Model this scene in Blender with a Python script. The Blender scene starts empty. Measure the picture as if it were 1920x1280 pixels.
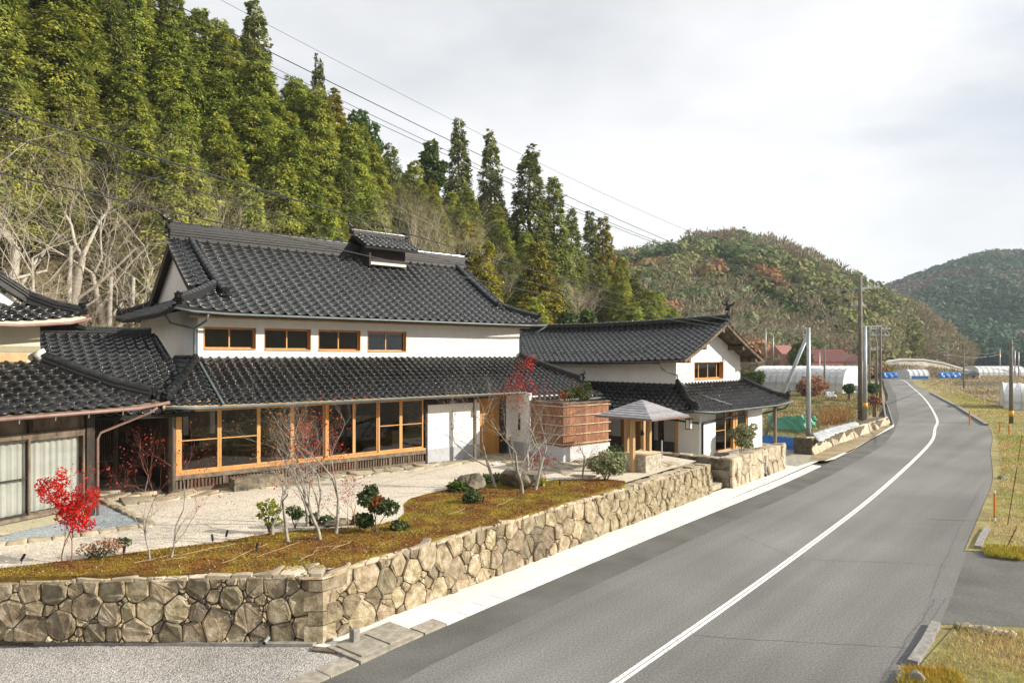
import bpy, bmesh, math, random
import numpy as np
from mathutils import Vector, Matrix, noise

R = math.radians
random.seed(7)
rng = np.random.default_rng(7)
scene = bpy.context.scene
C = scene.collection

# ------------------------------------------------------------------ camera
CH = 4.15
F, HZ = 1280.0, 667.0
cam_d = bpy.data.cameras.new('camera')
cam = bpy.data.objects.new('camera', cam_d)
C.objects.link(cam)
cam.location = (0, 0, CH)
cam.rotation_euler = (R(90), 0, 0)
cam_d.sensor_width = 36
cam_d.lens = 24
cam_d.shift_y = 27 / 1920
cam_d.clip_start = 0.1
cam_d.clip_end = 4000
scene.camera = cam

# ------------------------------------------------------------------ sky and sun
SUN_AZ, SUN_EL = 98.0, 27.0      # azimuth clockwise from +Y
world = bpy.data.worlds.new("World")
scene.world = world
world.use_nodes = True
nt = world.node_tree
nt.nodes.clear()
wo = nt.nodes.new('ShaderNodeOutputWorld')
bg = nt.nodes.new('ShaderNodeBackground')
sky = nt.nodes.new('ShaderNodeTexSky')
sky.sky_type = 'NISHITA'
sky.sun_disc = False
sky.sun_elevation = R(SUN_EL)
sky.sun_rotation = R(SUN_AZ)
bg.inputs['Strength'].default_value = 0.1
tc = nt.nodes.new('ShaderNodeTexCoord')
mp = nt.nodes.new('ShaderNodeMapping')
mp.inputs['Scale'].default_value = (1.0, 1.0, 2.6)
n1 = nt.nodes.new('ShaderNodeTexNoise')
n1.inputs['Scale'].default_value = 2.2
n1.inputs['Detail'].default_value = 7
n1.inputs['Roughness'].default_value = 0.55
cr = nt.nodes.new('ShaderNodeValToRGB')      # how much cloud covers the blue
cr.color_ramp.elements[0].position = 0.30
cr.color_ramp.elements[0].color = (0.72, 0.72, 0.72, 1)
cr.color_ramp.elements[1].position = 0.44
cr.color_ramp.elements[1].color = (1, 1, 1, 1)
n2 = nt.nodes.new('ShaderNodeTexNoise')
n2.inputs['Scale'].default_value = 1.3
n2.inputs['Detail'].default_value = 5
cc = nt.nodes.new('ShaderNodeValToRGB')      # cloud brightness
cc.color_ramp.elements[0].position = 0.36
cc.color_ramp.elements[0].color = (4.2, 4.35, 4.6, 1)
cc.color_ramp.elements[1].position = 0.62
cc.color_ramp.elements[1].color = (6.9, 6.95, 7.1, 1)
mx = nt.nodes.new('ShaderNodeMixRGB')
L_ = nt.links.new
L_(tc.outputs['Generated'], mp.inputs['Vector'])
L_(mp.outputs[0], n1.inputs['Vector'])
L_(mp.outputs[0], n2.inputs['Vector'])
L_(n1.outputs['Fac'], cr.inputs[0])
L_(n2.outputs['Fac'], cc.inputs[0])
L_(cr.outputs[0], mx.inputs[0])
L_(sky.outputs[0], mx.inputs[1])
L_(cc.outputs[0], mx.inputs[2])
L_(mx.outputs[0], bg.inputs['Color'])
L_(bg.outputs[0], wo.inputs['Surface'])

sd = bpy.data.lights.new('sun', 'SUN')
sd.energy = 4.8
sd.angle = R(0.5)
sd.color = (1.0, 0.91, 0.77)
sun = bpy.data.objects.new('sun', sd)
C.objects.link(sun)
sdir = Vector((math.sin(R(SUN_AZ)) * math.cos(R(SUN_EL)), math.cos(R(SUN_AZ)) * math.cos(R(SUN_EL)), math.sin(R(SUN_EL))))
sun.rotation_euler = sdir.to_track_quat('Z', 'Y').to_euler()
sun.location = (60, -10, 60)

vs = scene.view_settings
vs.view_transform = 'Standard'
vs.look = 'None'
vs.exposure = 0.62
vs.gamma = 1
vs.use_curve_mapping = False
scene.cycles.max_bounces = 5
scene.cycles.diffuse_bounces = 3
scene.cycles.glossy_bounces = 3
scene.cycles.transmission_bounces = 3
scene.cycles.transparent_max_bounces = 8

# ------------------------------------------------------------------ materials
def new_mat(name):
    m = bpy.data.materials.new(name)
    m.use_nodes = True
    n = m.node_tree
    b = n.nodes['Principled BSDF']
    return m, n, b

def mat(name, c1, c2=None, scale=8, rough=0.7, bump=0.0, bscale=None, detail=6, spec=0.4, stretch=None,
        rnd=0.0, lo=0.35, hi=0.65, metal=0.0, coat=0.0, c3=None, voro=None, big=None):
    """procedural colour: two-tone noise, optional second noise, per-object variation, bump"""
    m, n, b = new_mat(name)
    N, K = n.nodes, n.links.new
    b.inputs['Roughness'].default_value = rough
    b.inputs['Specular IOR Level'].default_value = spec
    b.inputs['Metallic'].default_value = metal
    if coat:
        b.inputs['Coat Weight'].default_value = coat
        b.inputs['Coat Roughness'].default_value = 0.12
    t = N.new('ShaderNodeTexCoord')
    vec = t.outputs['Object']
    if stretch:
        mpp = N.new('ShaderNodeMapping')
        mpp.inputs['Scale'].default_value = stretch
        K(vec, mpp.inputs['Vector'])
        vec = mpp.outputs[0]
    c2 = c2 or c1
    if voro:
        tx = N.new('ShaderNodeTexVoronoi')
        tx.inputs['Scale'].default_value = voro
        K(vec, tx.inputs['Vector'])
        sep = N.new('ShaderNodeSeparateColor')
        K(tx.outputs['Color'], sep.inputs[0])
        fac = sep.outputs[0]
        hgt = tx.outputs['Distance']
    else:
        tx = N.new('ShaderNodeTexNoise')
        tx.inputs['Scale'].default_value = scale
        tx.inputs['Detail'].default_value = detail
        tx.inputs['Roughness'].default_value = 0.6
        K(vec, tx.inputs['Vector'])
        fac = tx.outputs['Fac']
        hgt = fac
    rp = N.new('ShaderNodeValToRGB')
    rp.color_ramp.elements[0].position = lo if not voro else 0.0
    rp.color_ramp.elements[1].position = hi if not voro else 1.0
    rp.color_ramp.elements[0].color = (*c1, 1)
    rp.color_ramp.elements[1].color = (*c2, 1)
    if c3:
        e = rp.color_ramp.elements.new(0.5)
        e.color = (*c3, 1)
    K(fac, rp.inputs[0])
    col = rp.outputs[0]
    if big:     # large soft blotches: (scale, darkening)
        t2 = N.new('ShaderNodeTexNoise')
        t2.inputs['Scale'].default_value = big[0]
        t2.inputs['Detail'].default_value = 4
        K(t.outputs['Object'], t2.inputs['Vector'])
        mr = N.new('ShaderNodeMapRange')
        mr.inputs[1].default_value = 0.35
        mr.inputs[2].default_value = 0.65
        mr.inputs[3].default_value = 1 - big[1]
        mr.inputs[4].default_value = 1 + big[1] * 0.4
        K(t2.outputs['Fac'], mr.inputs[0])
        hs = N.new('ShaderNodeHueSaturation')
        K(mr.outputs[0], hs.inputs['Value'])
        K(col, hs.inputs['Color'])
        col = hs.outputs[0]
    if rnd:
        oi = N.new('ShaderNodeObjectInfo')
        mr = N.new('ShaderNodeMapRange')
        mr.inputs[3].default_value = 1 - rnd
        mr.inputs[4].default_value = 1 + rnd
        K(oi.outputs['Random'], mr.inputs[0])
        hs = N.new('ShaderNodeHueSaturation')
        K(mr.outputs[0], hs.inputs['Value'])
        mh = N.new('ShaderNodeMath'); mh.operation = 'MULTIPLY'; mh.inputs[1].default_value = 7.13
        mf = N.new('ShaderNodeMath'); mf.operation = 'FRACT'
        K(oi.outputs['Random'], mh.inputs[0]); K(mh.outputs[0], mf.inputs[0])
        m3 = N.new('ShaderNodeMapRange')
        m3.inputs[3].default_value = 0.5 - rnd * 0.022
        m3.inputs[4].default_value = 0.5 + rnd * 0.022
        K(mf.outputs[0], m3.inputs[0])
        K(m3.outputs[0], hs.inputs['Hue'])
        K(col, hs.inputs['Color'])
        col = hs.outputs[0]
    K(col, b.inputs['Base Color'])
    if bump:
        bp = N.new('ShaderNodeBump')
        bp.inputs['Strength'].default_value = 1.0
        bp.inputs['Distance'].default_value = bump
        if bscale:
            tb = N.new('ShaderNodeTexNoise')
            tb.inputs['Scale'].default_value = bscale
            tb.inputs['Detail'].default_value = 8
            tb.inputs['Roughness'].default_value = 0.65
            K(vec, tb.inputs['Vector'])
            hgt = tb.outputs['Fac']
        K(hgt, bp.inputs['Height'])
        K(bp.outputs[0], b.inputs['Normal'])
    return m

def leaf_mat(name, c1, c2, rnd=0.25, transl=0.3, attr=False, scale=0.7, hue=0.04):
    m = bpy.data.materials.new(name)
    m.use_nodes = True
    n = m.node_tree
    N, K = n.nodes, n.links.new
    N.clear()
    out = N.new('ShaderNodeOutputMaterial')
    df = N.new('ShaderNodeBsdfPrincipled')
    df.inputs['Roughness'].default_value = 0.75
    df.inputs['Specular IOR Level'].default_value = 0.15
    tr = N.new('ShaderNodeBsdfTranslucent')
    mxs = N.new('ShaderNodeMixShader')
    mxs.inputs[0].default_value = transl
    if attr:
        at = N.new('ShaderNodeAttribute')
        at.attribute_name = 'col'
        col = at.outputs['Color']
    else:
        t = N.new('ShaderNodeTexCoord')
        tx = N.new('ShaderNodeTexNoise')
        tx.inputs['Scale'].default_value = scale
        tx.inputs['Detail'].default_value = 8
        tx.inputs['Roughness'].default_value = 0.75
        K(t.outputs['Object'], tx.inputs['Vector'])
        rp = N.new('ShaderNodeValToRGB')
        rp.color_ramp.elements[0].position = 0.4
        rp.color_ramp.elements[1].position = 0.62
        rp.color_ramp.elements[0].color = (*c1, 1)
        rp.color_ramp.elements[1].color = (*c2, 1)
        K(tx.outputs['Fac'], rp.inputs[0])
        oi = N.new('ShaderNodeObjectInfo')
        mr = N.new('ShaderNodeMapRange')
        mr.inputs[3].default_value = 1 - rnd
        mr.inputs[4].default_value = 1 + rnd
        K(oi.outputs['Random'], mr.inputs[0])
        mh = N.new('ShaderNodeMath'); mh.operation = 'MULTIPLY'; mh.inputs[1].default_value = 5.7
        mf = N.new('ShaderNodeMath'); mf.operation = 'FRACT'
        K(oi.outputs['Random'], mh.inputs[0]); K(mh.outputs[0], mf.inputs[0])
        m3 = N.new('ShaderNodeMapRange')
        m3.inputs[3].default_value = 0.5 - hue
        m3.inputs[4].default_value = 0.5 + hue * 0.4
        K(mf.outputs[0], m3.inputs[0])
        hs = N.new('ShaderNodeHueSaturation')
        K(mr.outputs[0], hs.inputs['Value'])
        K(m3.outputs[0], hs.inputs['Hue'])
        K(rp.outputs[0], hs.inputs['Color'])
        col = hs.outputs[0]
    K(col, df.inputs['Base Color'])
    K(col, tr.inputs['Color'])
    K(df.outputs[0], mxs.inputs[1])
    K(tr.outputs[0], mxs.inputs[2])
    K(mxs.outputs[0], out.inputs['Surface'])
    return m

def glass_mat():
    m = bpy.data.materials.new('window_glass')
    m.use_nodes = True
    n = m.node_tree
    N, K = n.nodes, n.links.new
    N.clear()
    out = N.new('ShaderNodeOutputMaterial')
    gl = N.new('ShaderNodeBsdfGlossy')
    gl.inputs['Roughness'].default_value = 0.02
    tp = N.new('ShaderNodeBsdfTransparent')
    tp.inputs['Color'].default_value = (0.86, 0.87, 0.86, 1)
    fr = N.new('ShaderNodeFresnel')
    fr.inputs['IOR'].default_value = 1.5
    mxs = N.new('ShaderNodeMixShader')
    K(fr.outputs[0], mxs.inputs[0])
    K(tp.outputs[0], mxs.inputs[1])
    K(gl.outputs[0], mxs.inputs[2])
    K(mxs.outputs[0], out.inputs['Surface'])
    return m

M = {}
M['plaster'] = mat('white_plaster', (0.80, 0.79, 0.76), (0.84, 0.83, 0.81), 3, 0.85, 0.004, 40, big=(0.5, 0.06))
M['plinth'] = mat('grey_plinth', (0.40, 0.42, 0.45), (0.48, 0.50, 0.53), 5, 0.85, 0.003, 60, big=(1.0, 0.1))
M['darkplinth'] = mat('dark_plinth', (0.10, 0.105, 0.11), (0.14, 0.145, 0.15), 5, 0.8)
M['cream'] = mat('cream_wall', (0.50, 0.46, 0.36), (0.56, 0.52, 0.42), 4, 0.85, 0.002, 60)
M['pebblewall'] = mat('pebbledash', (0.22, 0.20, 0.13), (0.42, 0.39, 0.28), 60, 0.9, 0.01, 120)
M['tile'] = mat('black_roof_tile', (0.004, 0.004, 0.005), (0.012, 0.013, 0.014), 6, 0.14, 0.002, 25, spec=0.55, rnd=0.35)
M['tile_grey'] = mat('grey_roof_tile', (0.012, 0.013, 0.015), (0.032, 0.035, 0.039), 5, 0.22, 0.002, 25, spec=0.8, rnd=0.35)
pn = M['plaster'].node_tree          # faint rain streaks and grime
pb = pn.nodes['Principled BSDF']
ps = pb.inputs['Base Color'].links[0].from_socket
pg = pn.nodes.new('ShaderNodeNewGeometry'); pm = pn.nodes.new('ShaderNodeMapping'); pm.inputs['Scale'].default_value = (1.1, 1.1, .35)
pz = pn.nodes.new('ShaderNodeTexNoise'); pz.inputs['Scale'].default_value = 2.0; pz.inputs['Detail'].default_value = 7; pz.inputs['Roughness'].default_value = .65
pr_ = pn.nodes.new('ShaderNodeMapRange'); pr_.inputs[1].default_value = .36; pr_.inputs[2].default_value = .60; pr_.inputs[3].default_value = .95; pr_.inputs[4].default_value = 1.0
ph = pn.nodes.new('ShaderNodeHueSaturation')
pn.links.new(pg.outputs['Position'], pm.inputs['Vector']); pn.links.new(pm.outputs[0], pz.inputs['Vector']); pn.links.new(pz.outputs['Fac'], pr_.inputs[0])
pn.links.new(pr_.outputs[0], ph.inputs['Value']); pn.links.new(ps, ph.inputs['Color']); pn.links.new(ph.outputs[0], pb.inputs['Base Color'])
for k_, lo_r, hi_r in (('tile', .10, .38), ('tile_grey', .18, .50)):
    n_ = M[k_].node_tree
    b_ = n_.nodes['Principled BSDF']
    ge = n_.nodes.new('ShaderNodeNewGeometry')
    tz = n_.nodes.new('ShaderNodeTexNoise'); tz.inputs['Scale'].default_value = 1.6; tz.inputs['Detail'].default_value = 7; tz.inputs['Roughness'].default_value = .7
    m1 = n_.nodes.new('ShaderNodeMapRange'); m1.inputs[1].default_value = .35; m1.inputs[2].default_value = .65; m1.inputs[3].default_value = lo_r; m1.inputs[4].default_value = hi_r
    n_.links.new(ge.outputs['Position'], tz.inputs['Vector']); n_.links.new(tz.outputs['Fac'], m1.inputs[0]); n_.links.new(m1.outputs[0], b_.inputs['Roughness'])
    src = b_.inputs['Base Color'].links[0].from_socket
    mxx = n_.nodes.new('ShaderNodeMixRGB')          # dust and lichen
    m2 = n_.nodes.new('ShaderNodeMapRange'); m2.inputs[1].default_value = .50; m2.inputs[2].default_value = .72; m2.inputs[3].default_value = 0; m2.inputs[4].default_value = .55
    tz2 = n_.nodes.new('ShaderNodeTexNoise'); tz2.inputs['Scale'].default_value = 5; tz2.inputs['Detail'].default_value = 8; tz2.inputs['Roughness'].default_value = .75
    n_.links.new(ge.outputs['Position'], tz2.inputs['Vector']); n_.links.new(tz2.outputs['Fac'], m2.inputs[0]); n_.links.new(m2.outputs[0], mxx.inputs[0])
    n_.links.new(src, mxx.inputs[1]); mxx.inputs[2].default_value = (.075, .072, .062, 1); n_.links.new(mxx.outputs[0], b_.inputs['Base Color'])
M['deck'] = mat('roof_underlay', (0.012, 0.011, 0.010), (0.02, 0.02, 0.02), 5, 0.9)
M['ridge'] = mat('ridge_stack', (0.008, 0.008, 0.009), (0.024, 0.025, 0.027), 9, 0.5, 0.01, 14, spec=0.6, stretch=(1, 1, 6))
M['wood'] = mat('orange_timber', (0.50, 0.25, 0.08), (0.62, 0.34, 0.13), 6, 0.55, 0.002, 30, stretch=(1, 1, 0.15), rnd=0.08)
M['postwood'] = mat('post_timber', (0.36, 0.22, 0.09), (0.50, 0.34, 0.17), 6, 0.6, 0.002, 30, stretch=(1, 1, 0.15))
M['door'] = mat('cedar_door', (0.42, 0.19, 0.045), (0.55, 0.28, 0.08), 9, 0.5, 0.002, 30, stretch=(3, 3, 0.2), rnd=0.12)
M['rafter'] = mat('soffit_wood', (0.40, 0.28, 0.14), (0.50, 0.36, 0.20), 6, 0.75)
M['oldwood'] = mat('weathered_timber', (0.07, 0.05, 0.035), (0.20, 0.155, 0.11), 5, 0.85, 0.006, 20, stretch=(1, 1, 0.3))
M['sillwood'] = mat('weathered_beam', (0.09, 0.07, 0.05), (0.24, 0.19, 0.14), 5, 0.85, 0.006, 20)
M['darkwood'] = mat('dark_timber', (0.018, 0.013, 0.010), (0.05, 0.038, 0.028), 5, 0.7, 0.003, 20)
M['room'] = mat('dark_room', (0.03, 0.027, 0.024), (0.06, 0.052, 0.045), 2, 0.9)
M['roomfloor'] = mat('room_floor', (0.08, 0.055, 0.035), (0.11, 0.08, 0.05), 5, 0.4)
M['glass'] = glass_mat()
M['bark'] = mat('cedar_bark_panel', (0.16, 0.062, 0.028), (0.36, 0.18, 0.105), 7, 0.8, 0.012, 18, stretch=(5, 5, 0.5), rnd=0.22)
M['bamboo'] = mat('bamboo_pole', (0.42, 0.30, 0.18), (0.60, 0.48, 0.33), 5, 0.5, rnd=0.1)
M['stone'] = mat('field_stone', (0.14, 0.11, 0.065), (0.44, 0.395, 0.31), 5.5, 0.85, 0.06, 8, detail=10, rnd=0.42, c3=(0.30, 0.24, 0.15), lo=0.3, hi=0.7)
M['capstone'] = mat('cap_stone', (0.30, 0.24, 0.155), (0.54, 0.475, 0.36), 3.0, 0.85, 0.02, 10, detail=9, rnd=0.25)
M['joint'] = mat('stone_joint', (0.07, 0.055, 0.035), (0.17, 0.14, 0.10), 6, 0.95, 0.02, 20)
M['rock'] = mat('garden_rock', (0.06, 0.05, 0.035), (0.27, 0.235, 0.17), 2.4, 0.85, 0.05, 6, detail=10)
M['flag'] = mat('flagstone', (0.30, 0.255, 0.175), (0.47, 0.42, 0.31), 3, 0.85, 0.01, 14, rnd=0.2)
M['gravel'] = mat('pale_gravel', (0.44, 0.38, 0.29), (0.78, 0.71, 0.60), voro=34, rough=0.9, bump=0.012, big=(0.6, 0.06))
M['bluegravel'] = mat('blue_gravel', (0.20, 0.23, 0.25), (0.46, 0.51, 0.54), voro=36, rough=0.9, bump=0.012)
M['lot'] = mat('grey_gravel', (0.20, 0.195, 0.19), (0.60, 0.57, 0.53), voro=44, rough=0.9, bump=0.02, big=(0.5, 0.22))
M['moss'] = mat('moss_ground', (0.11, 0.055, 0.010), (0.26, 0.19, 0.018), 1.6, 0.95, 0.05, 9, detail=10, lo=0.42, hi=0.62)
M['soil'] = mat('soil', (0.055, 0.045, 0.02), (0.15, 0.115, 0.055), 0.35, 0.95, 0.2, 2, detail=10)
M['asphalt'] = mat('asphalt', (0.125, 0.125, 0.118), (0.25, 0.25, 0.238), 26, 0.85, 0.008, 60, detail=6, big=(0.16, 0.2), lo=0.36, hi=0.64)
M['oldasphalt'] = mat('old_asphalt', (0.08, 0.08, 0.074), (0.16, 0.16, 0.148), 30, 0.9, 0.01, 60, detail=4, big=(0.7, 0.25))
am = M['asphalt'].node_tree
_b = am.nodes['Principled BSDF']
_src = _b.inputs['Base Color'].links[0].from_socket
_tc = am.nodes.new('ShaderNodeTexCoord'); _mp = am.nodes.new('ShaderNodeMapping')
_mp.vector_type = 'TEXTURE'; _mp.inputs['Rotation'].default_value = (0, 0, R(49)); _mp.inputs['Scale'].default_value = (22, 1.1, 1)
_nz = am.nodes.new('ShaderNodeTexNoise'); _nz.inputs['Scale'].default_value = 1.0; _nz.inputs['Detail'].default_value = 5
_mr = am.nodes.new('ShaderNodeMapRange'); _mr.inputs[1].default_value = .33; _mr.inputs[2].default_value = .67; _mr.inputs[3].default_value = .80; _mr.inputs[4].default_value = 1.14
_hs = am.nodes.new('ShaderNodeHueSaturation')
am.links.new(_tc.outputs['Object'], _mp.inputs['Vector']); am.links.new(_mp.outputs[0], _nz.inputs['Vector'])
am.links.new(_nz.outputs['Fac'], _mr.inputs[0]); am.links.new(_mr.outputs[0], _hs.inputs['Value'])
am.links.new(_src, _hs.inputs['Color']); am.links.new(_hs.outputs[0], _b.inputs['Base Color'])
M['paint'] = mat('road_paint', (0.26, 0.26, 0.25), (0.82, 0.82, 0.80), 22, 0.7, detail=8, lo=0.36, hi=0.48)
M['concrete'] = mat('pale_concrete', (0.70, 0.685, 0.64), (0.80, 0.785, 0.745), 4, 0.85, 0.003, 50, big=(0.35, 0.1))
M['slab'] = mat('kerb_slab', (0.66, 0.645, 0.61), (0.78, 0.765, 0.73), 5, 0.85, 0.003, 60, rnd=0.1)
M['oldslab'] = mat('old_concrete', (0.24, 0.215, 0.17), (0.40, 0.37, 0.31), 6, 0.9, 0.006, 40, rnd=0.1)
M['greyconc'] = mat('grey_concrete', (0.18, 0.175, 0.16), (0.31, 0.30, 0.28), 6, 0.9, 0.006, 30)
M['steel'] = mat('galvanised_steel', (0.36, 0.39, 0.41), (0.46, 0.49, 0.51), 3, 0.45, metal=0.5)
M['pole'] = mat('utility_pole', (0.14, 0.125, 0.105), (0.22, 0.20, 0.175), 2, 0.8)
M['gutter_grey'] = mat('grey_gutter', (0.10, 0.125, 0.125), (0.15, 0.18, 0.18), 3, 0.4)
M['gutter_brown'] = mat('brown_gutter', (0.20, 0.12, 0.10), (0.28, 0.18, 0.15), 3, 0.4)
M['gutter_black'] = mat('black_gutter', (0.02, 0.02, 0.022), (0.035, 0.035, 0.04), 3, 0.4)
M['copper'] = mat('grey_shingle', (0.22, 0.22, 0.235), (0.34, 0.335, 0.35), 5, 0.6, stretch=(1, 1, 4), rnd=0.18)
M['curtain'] = mat('white_curtain', (0.62, 0.62, 0.60), (0.70, 0.70, 0.68), 3, 0.9)
M['black'] = mat('black_metal', (0.012, 0.012, 0.013), (0.02, 0.02, 0.02), 3, 0.5)
M['cable'] = mat('cable', (0.03, 0.03, 0.032), (0.05, 0.05, 0.05), 3, 0.5)
M['frostlamp'] = mat('frosted_glass', (0.55, 0.55, 0.53), (0.62, 0.62, 0.6), 3, 0.4)
M['paper'] = mat('paper_lantern', (0.62, 0.58, 0.45), (0.68, 0.64, 0.5), 3, 0.8)
M['film'] = mat('greenhouse_film', (0.60, 0.61, 0.62), (0.76, 0.77, 0.78), 1.2, 0.45, 0.03, 2)
M['rib'] = mat('greenhouse_rib', (0.42, 0.43, 0.44), (0.5, 0.5, 0.5), 3, 0.5)
M['bluetarp'] = mat('blue_tarp', (0.02, 0.12, 0.42), (0.06, 0.25, 0.62), 2.5, 0.4, 0.06, 3)
M['greennet'] = mat('green_net', (0.05, 0.30, 0.18), (0.20, 0.50, 0.36), 9, 0.7, 0.05, 5)
M['redroof'] = mat('red_tile_roof', (0.26, 0.10, 0.085), (0.40, 0.19, 0.17), 4, 0.6, 0.03, 8, stretch=(1, 1, 1))
M['shedwall'] = mat('shed_wall', (0.45, 0.45, 0.40), (0.55, 0.54, 0.48), 2, 0.8)
M['orange'] = mat('orange_marker', (0.75, 0.20, 0.02), (0.85, 0.26, 0.03), 3, 0.5)
M['whitepl'] = mat('white_plastic', (0.7, 0.7, 0.7), (0.8, 0.8, 0.8), 3, 0.5)
M['rust'] = mat('rusty_iron', (0.10, 0.035, 0.02), (0.20, 0.07, 0.04), 20, 0.8)
M['yellow'] = mat('yellow_band', (0.75, 0.38, 0.02), (0.8, 0.42, 0.03), 3, 0.5)
M['bark_pale'] = mat('pale_bark', (0.20, 0.18, 0.15), (0.44, 0.41, 0.36), 5, 0.85, 0.01, 20, rnd=0.12)
M['bark_white'] = mat('whitish_bark', (0.29, 0.26, 0.215), (0.55, 0.51, 0.44), 5, 0.85, 0.01, 20, rnd=0.12)
M['bark_brown'] = mat('brown_bark', (0.12, 0.08, 0.055), (0.28, 0.21, 0.15), 5, 0.9, rnd=0.15)
M['bark_red'] = mat('maple_bark', (0.22, 0.075, 0.055), (0.36, 0.16, 0.11), 5, 0.8)
M['twig'] = mat('fine_twig', (0.42, 0.35, 0.24), (0.64, 0.56, 0.42), 1.0, 0.9, rnd=0.15)
M['twig_dark'] = mat('brown_twig', (0.11, 0.08, 0.05), (0.25, 0.18, 0.11), 2, 0.9, rnd=0.2)
M['cypress'] = leaf_mat('cypress_foliage', (0.095, 0.155, 0.028), (0.47, 0.49, 0.085), 0.2, 0.3, scale=1.3, hue=.015)
M['cedar'] = leaf_mat('cedar_foliage', (0.065, 0.11, 0.028), (0.35, 0.37, 0.10), 0.2, 0.25, scale=1.3, hue=.015)
M['golden'] = leaf_mat('golden_foliage', (0.10, 0.12, 0.018), (0.46, 0.39, 0.05), 0.15, 0.15, scale=1.3, hue=.01)
M['green_bush'] = leaf_mat('green_foliage', (0.035, 0.075, 0.018), (0.13, 0.19, 0.05), 0.25, 0.3, scale=2)
M['dark_bush'] = leaf_mat('dark_green_foliage', (0.03, 0.065, 0.025), (0.12, 0.18, 0.07), 0.2, 0.25, scale=4)
M['cream_leaf'] = leaf_mat('variegated_foliage', (0.10, 0.14, 0.05), (0.46, 0.44, 0.27), 0.2, 0.3, scale=5)
M['red_leaf'] = leaf_mat('red_maple_leaf', (0.42, 0.008, 0.010), (0.74, 0.020, 0.022), 0.1, 0.25, scale=3, hue=0.01)
M['dull_red'] = leaf_mat('dull_red_leaf', (0.22, 0.022, 0.016), (0.46, 0.07, 0.04), 0.1, 0.2, scale=3, hue=0.01)
M['rust_leaf'] = leaf_mat('rust_leaf', (0.20, 0.06, 0.02), (0.42, 0.16, 0.05), 0.15, 0.3, scale=3)
M['lime_leaf'] = leaf_mat('lime_leaf', (0.16, 0.22, 0.02), (0.36, 0.42, 0.06), 0.1, 0.35, scale=5)
M['dry_leaf'] = leaf_mat('dry_leaf', (0.22, 0.13, 0.055), (0.42, 0.29, 0.15), 0.15, 0.3, scale=2)
M['stuffleaf'] = leaf_mat('mixed_foliage', (0, 0, 0), (0, 0, 0), transl=0.2, attr=True)

# ------------------------------------------------------------------ helpers
class Fr:
    """a building's own frame: u along its front, v into its depth"""
    def __init__(s, ox, oy, deg):
        a = R(deg)
        s.o = (ox, oy)
        s.u = (math.sin(a), math.cos(a))
        s.v = (-math.cos(a), math.sin(a))
    def __call__(s, u, v, z=0.0):
        return Vector((s.o[0] + u * s.u[0] + v * s.v[0], s.o[1] + u * s.u[1] + v * s.v[1], z))
    def uv(s, X, Y):
        x, y = X - s.o[0], Y - s.o[1]
        return x * s.u[0] + y * s.u[1], x * s.v[0] + y * s.v[1]
W = Fr(0, 0, 90)          # world frame: u = X, v = Y
A = Fr(-10.25, 20.51, 50.2)
B = Fr(8.26, 30.0, 45.7)
L = Fr(-10.9, 17.8, 24.5)

def at(px, py, z=0.0):    # ground point seen at a pixel of the 1920-wide photograph
    t = (CH - z) / ((py - HZ) / F)
    return Vector(((px - 960) / F * t, t, z))
def along(px, Y, z=0.0):
    return Vector(((px - 960) / F * Y, Y, z))
def zat(py, Y):
    return CH + (HZ - py) / F * Y

def tag(o, label=None, cat=None, group=None, kind=None):
    if label: o['label'] = label
    if cat: o['category'] = cat
    if group: o['group'] = group
    if kind: o['kind'] = kind
    return o

def empty(name, loc, label=None, cat=None, group=None, kind=None):
    o = bpy.data.objects.new(name, None)
    o.empty_display_size = 0.2
    o.location = loc
    C.objects.link(o)
    return tag(o, label, cat, group, kind)

def wloc(o):
    p = Vector((0, 0, 0))
    while o:
        p += o.location
        o = o.parent
    return p

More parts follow.
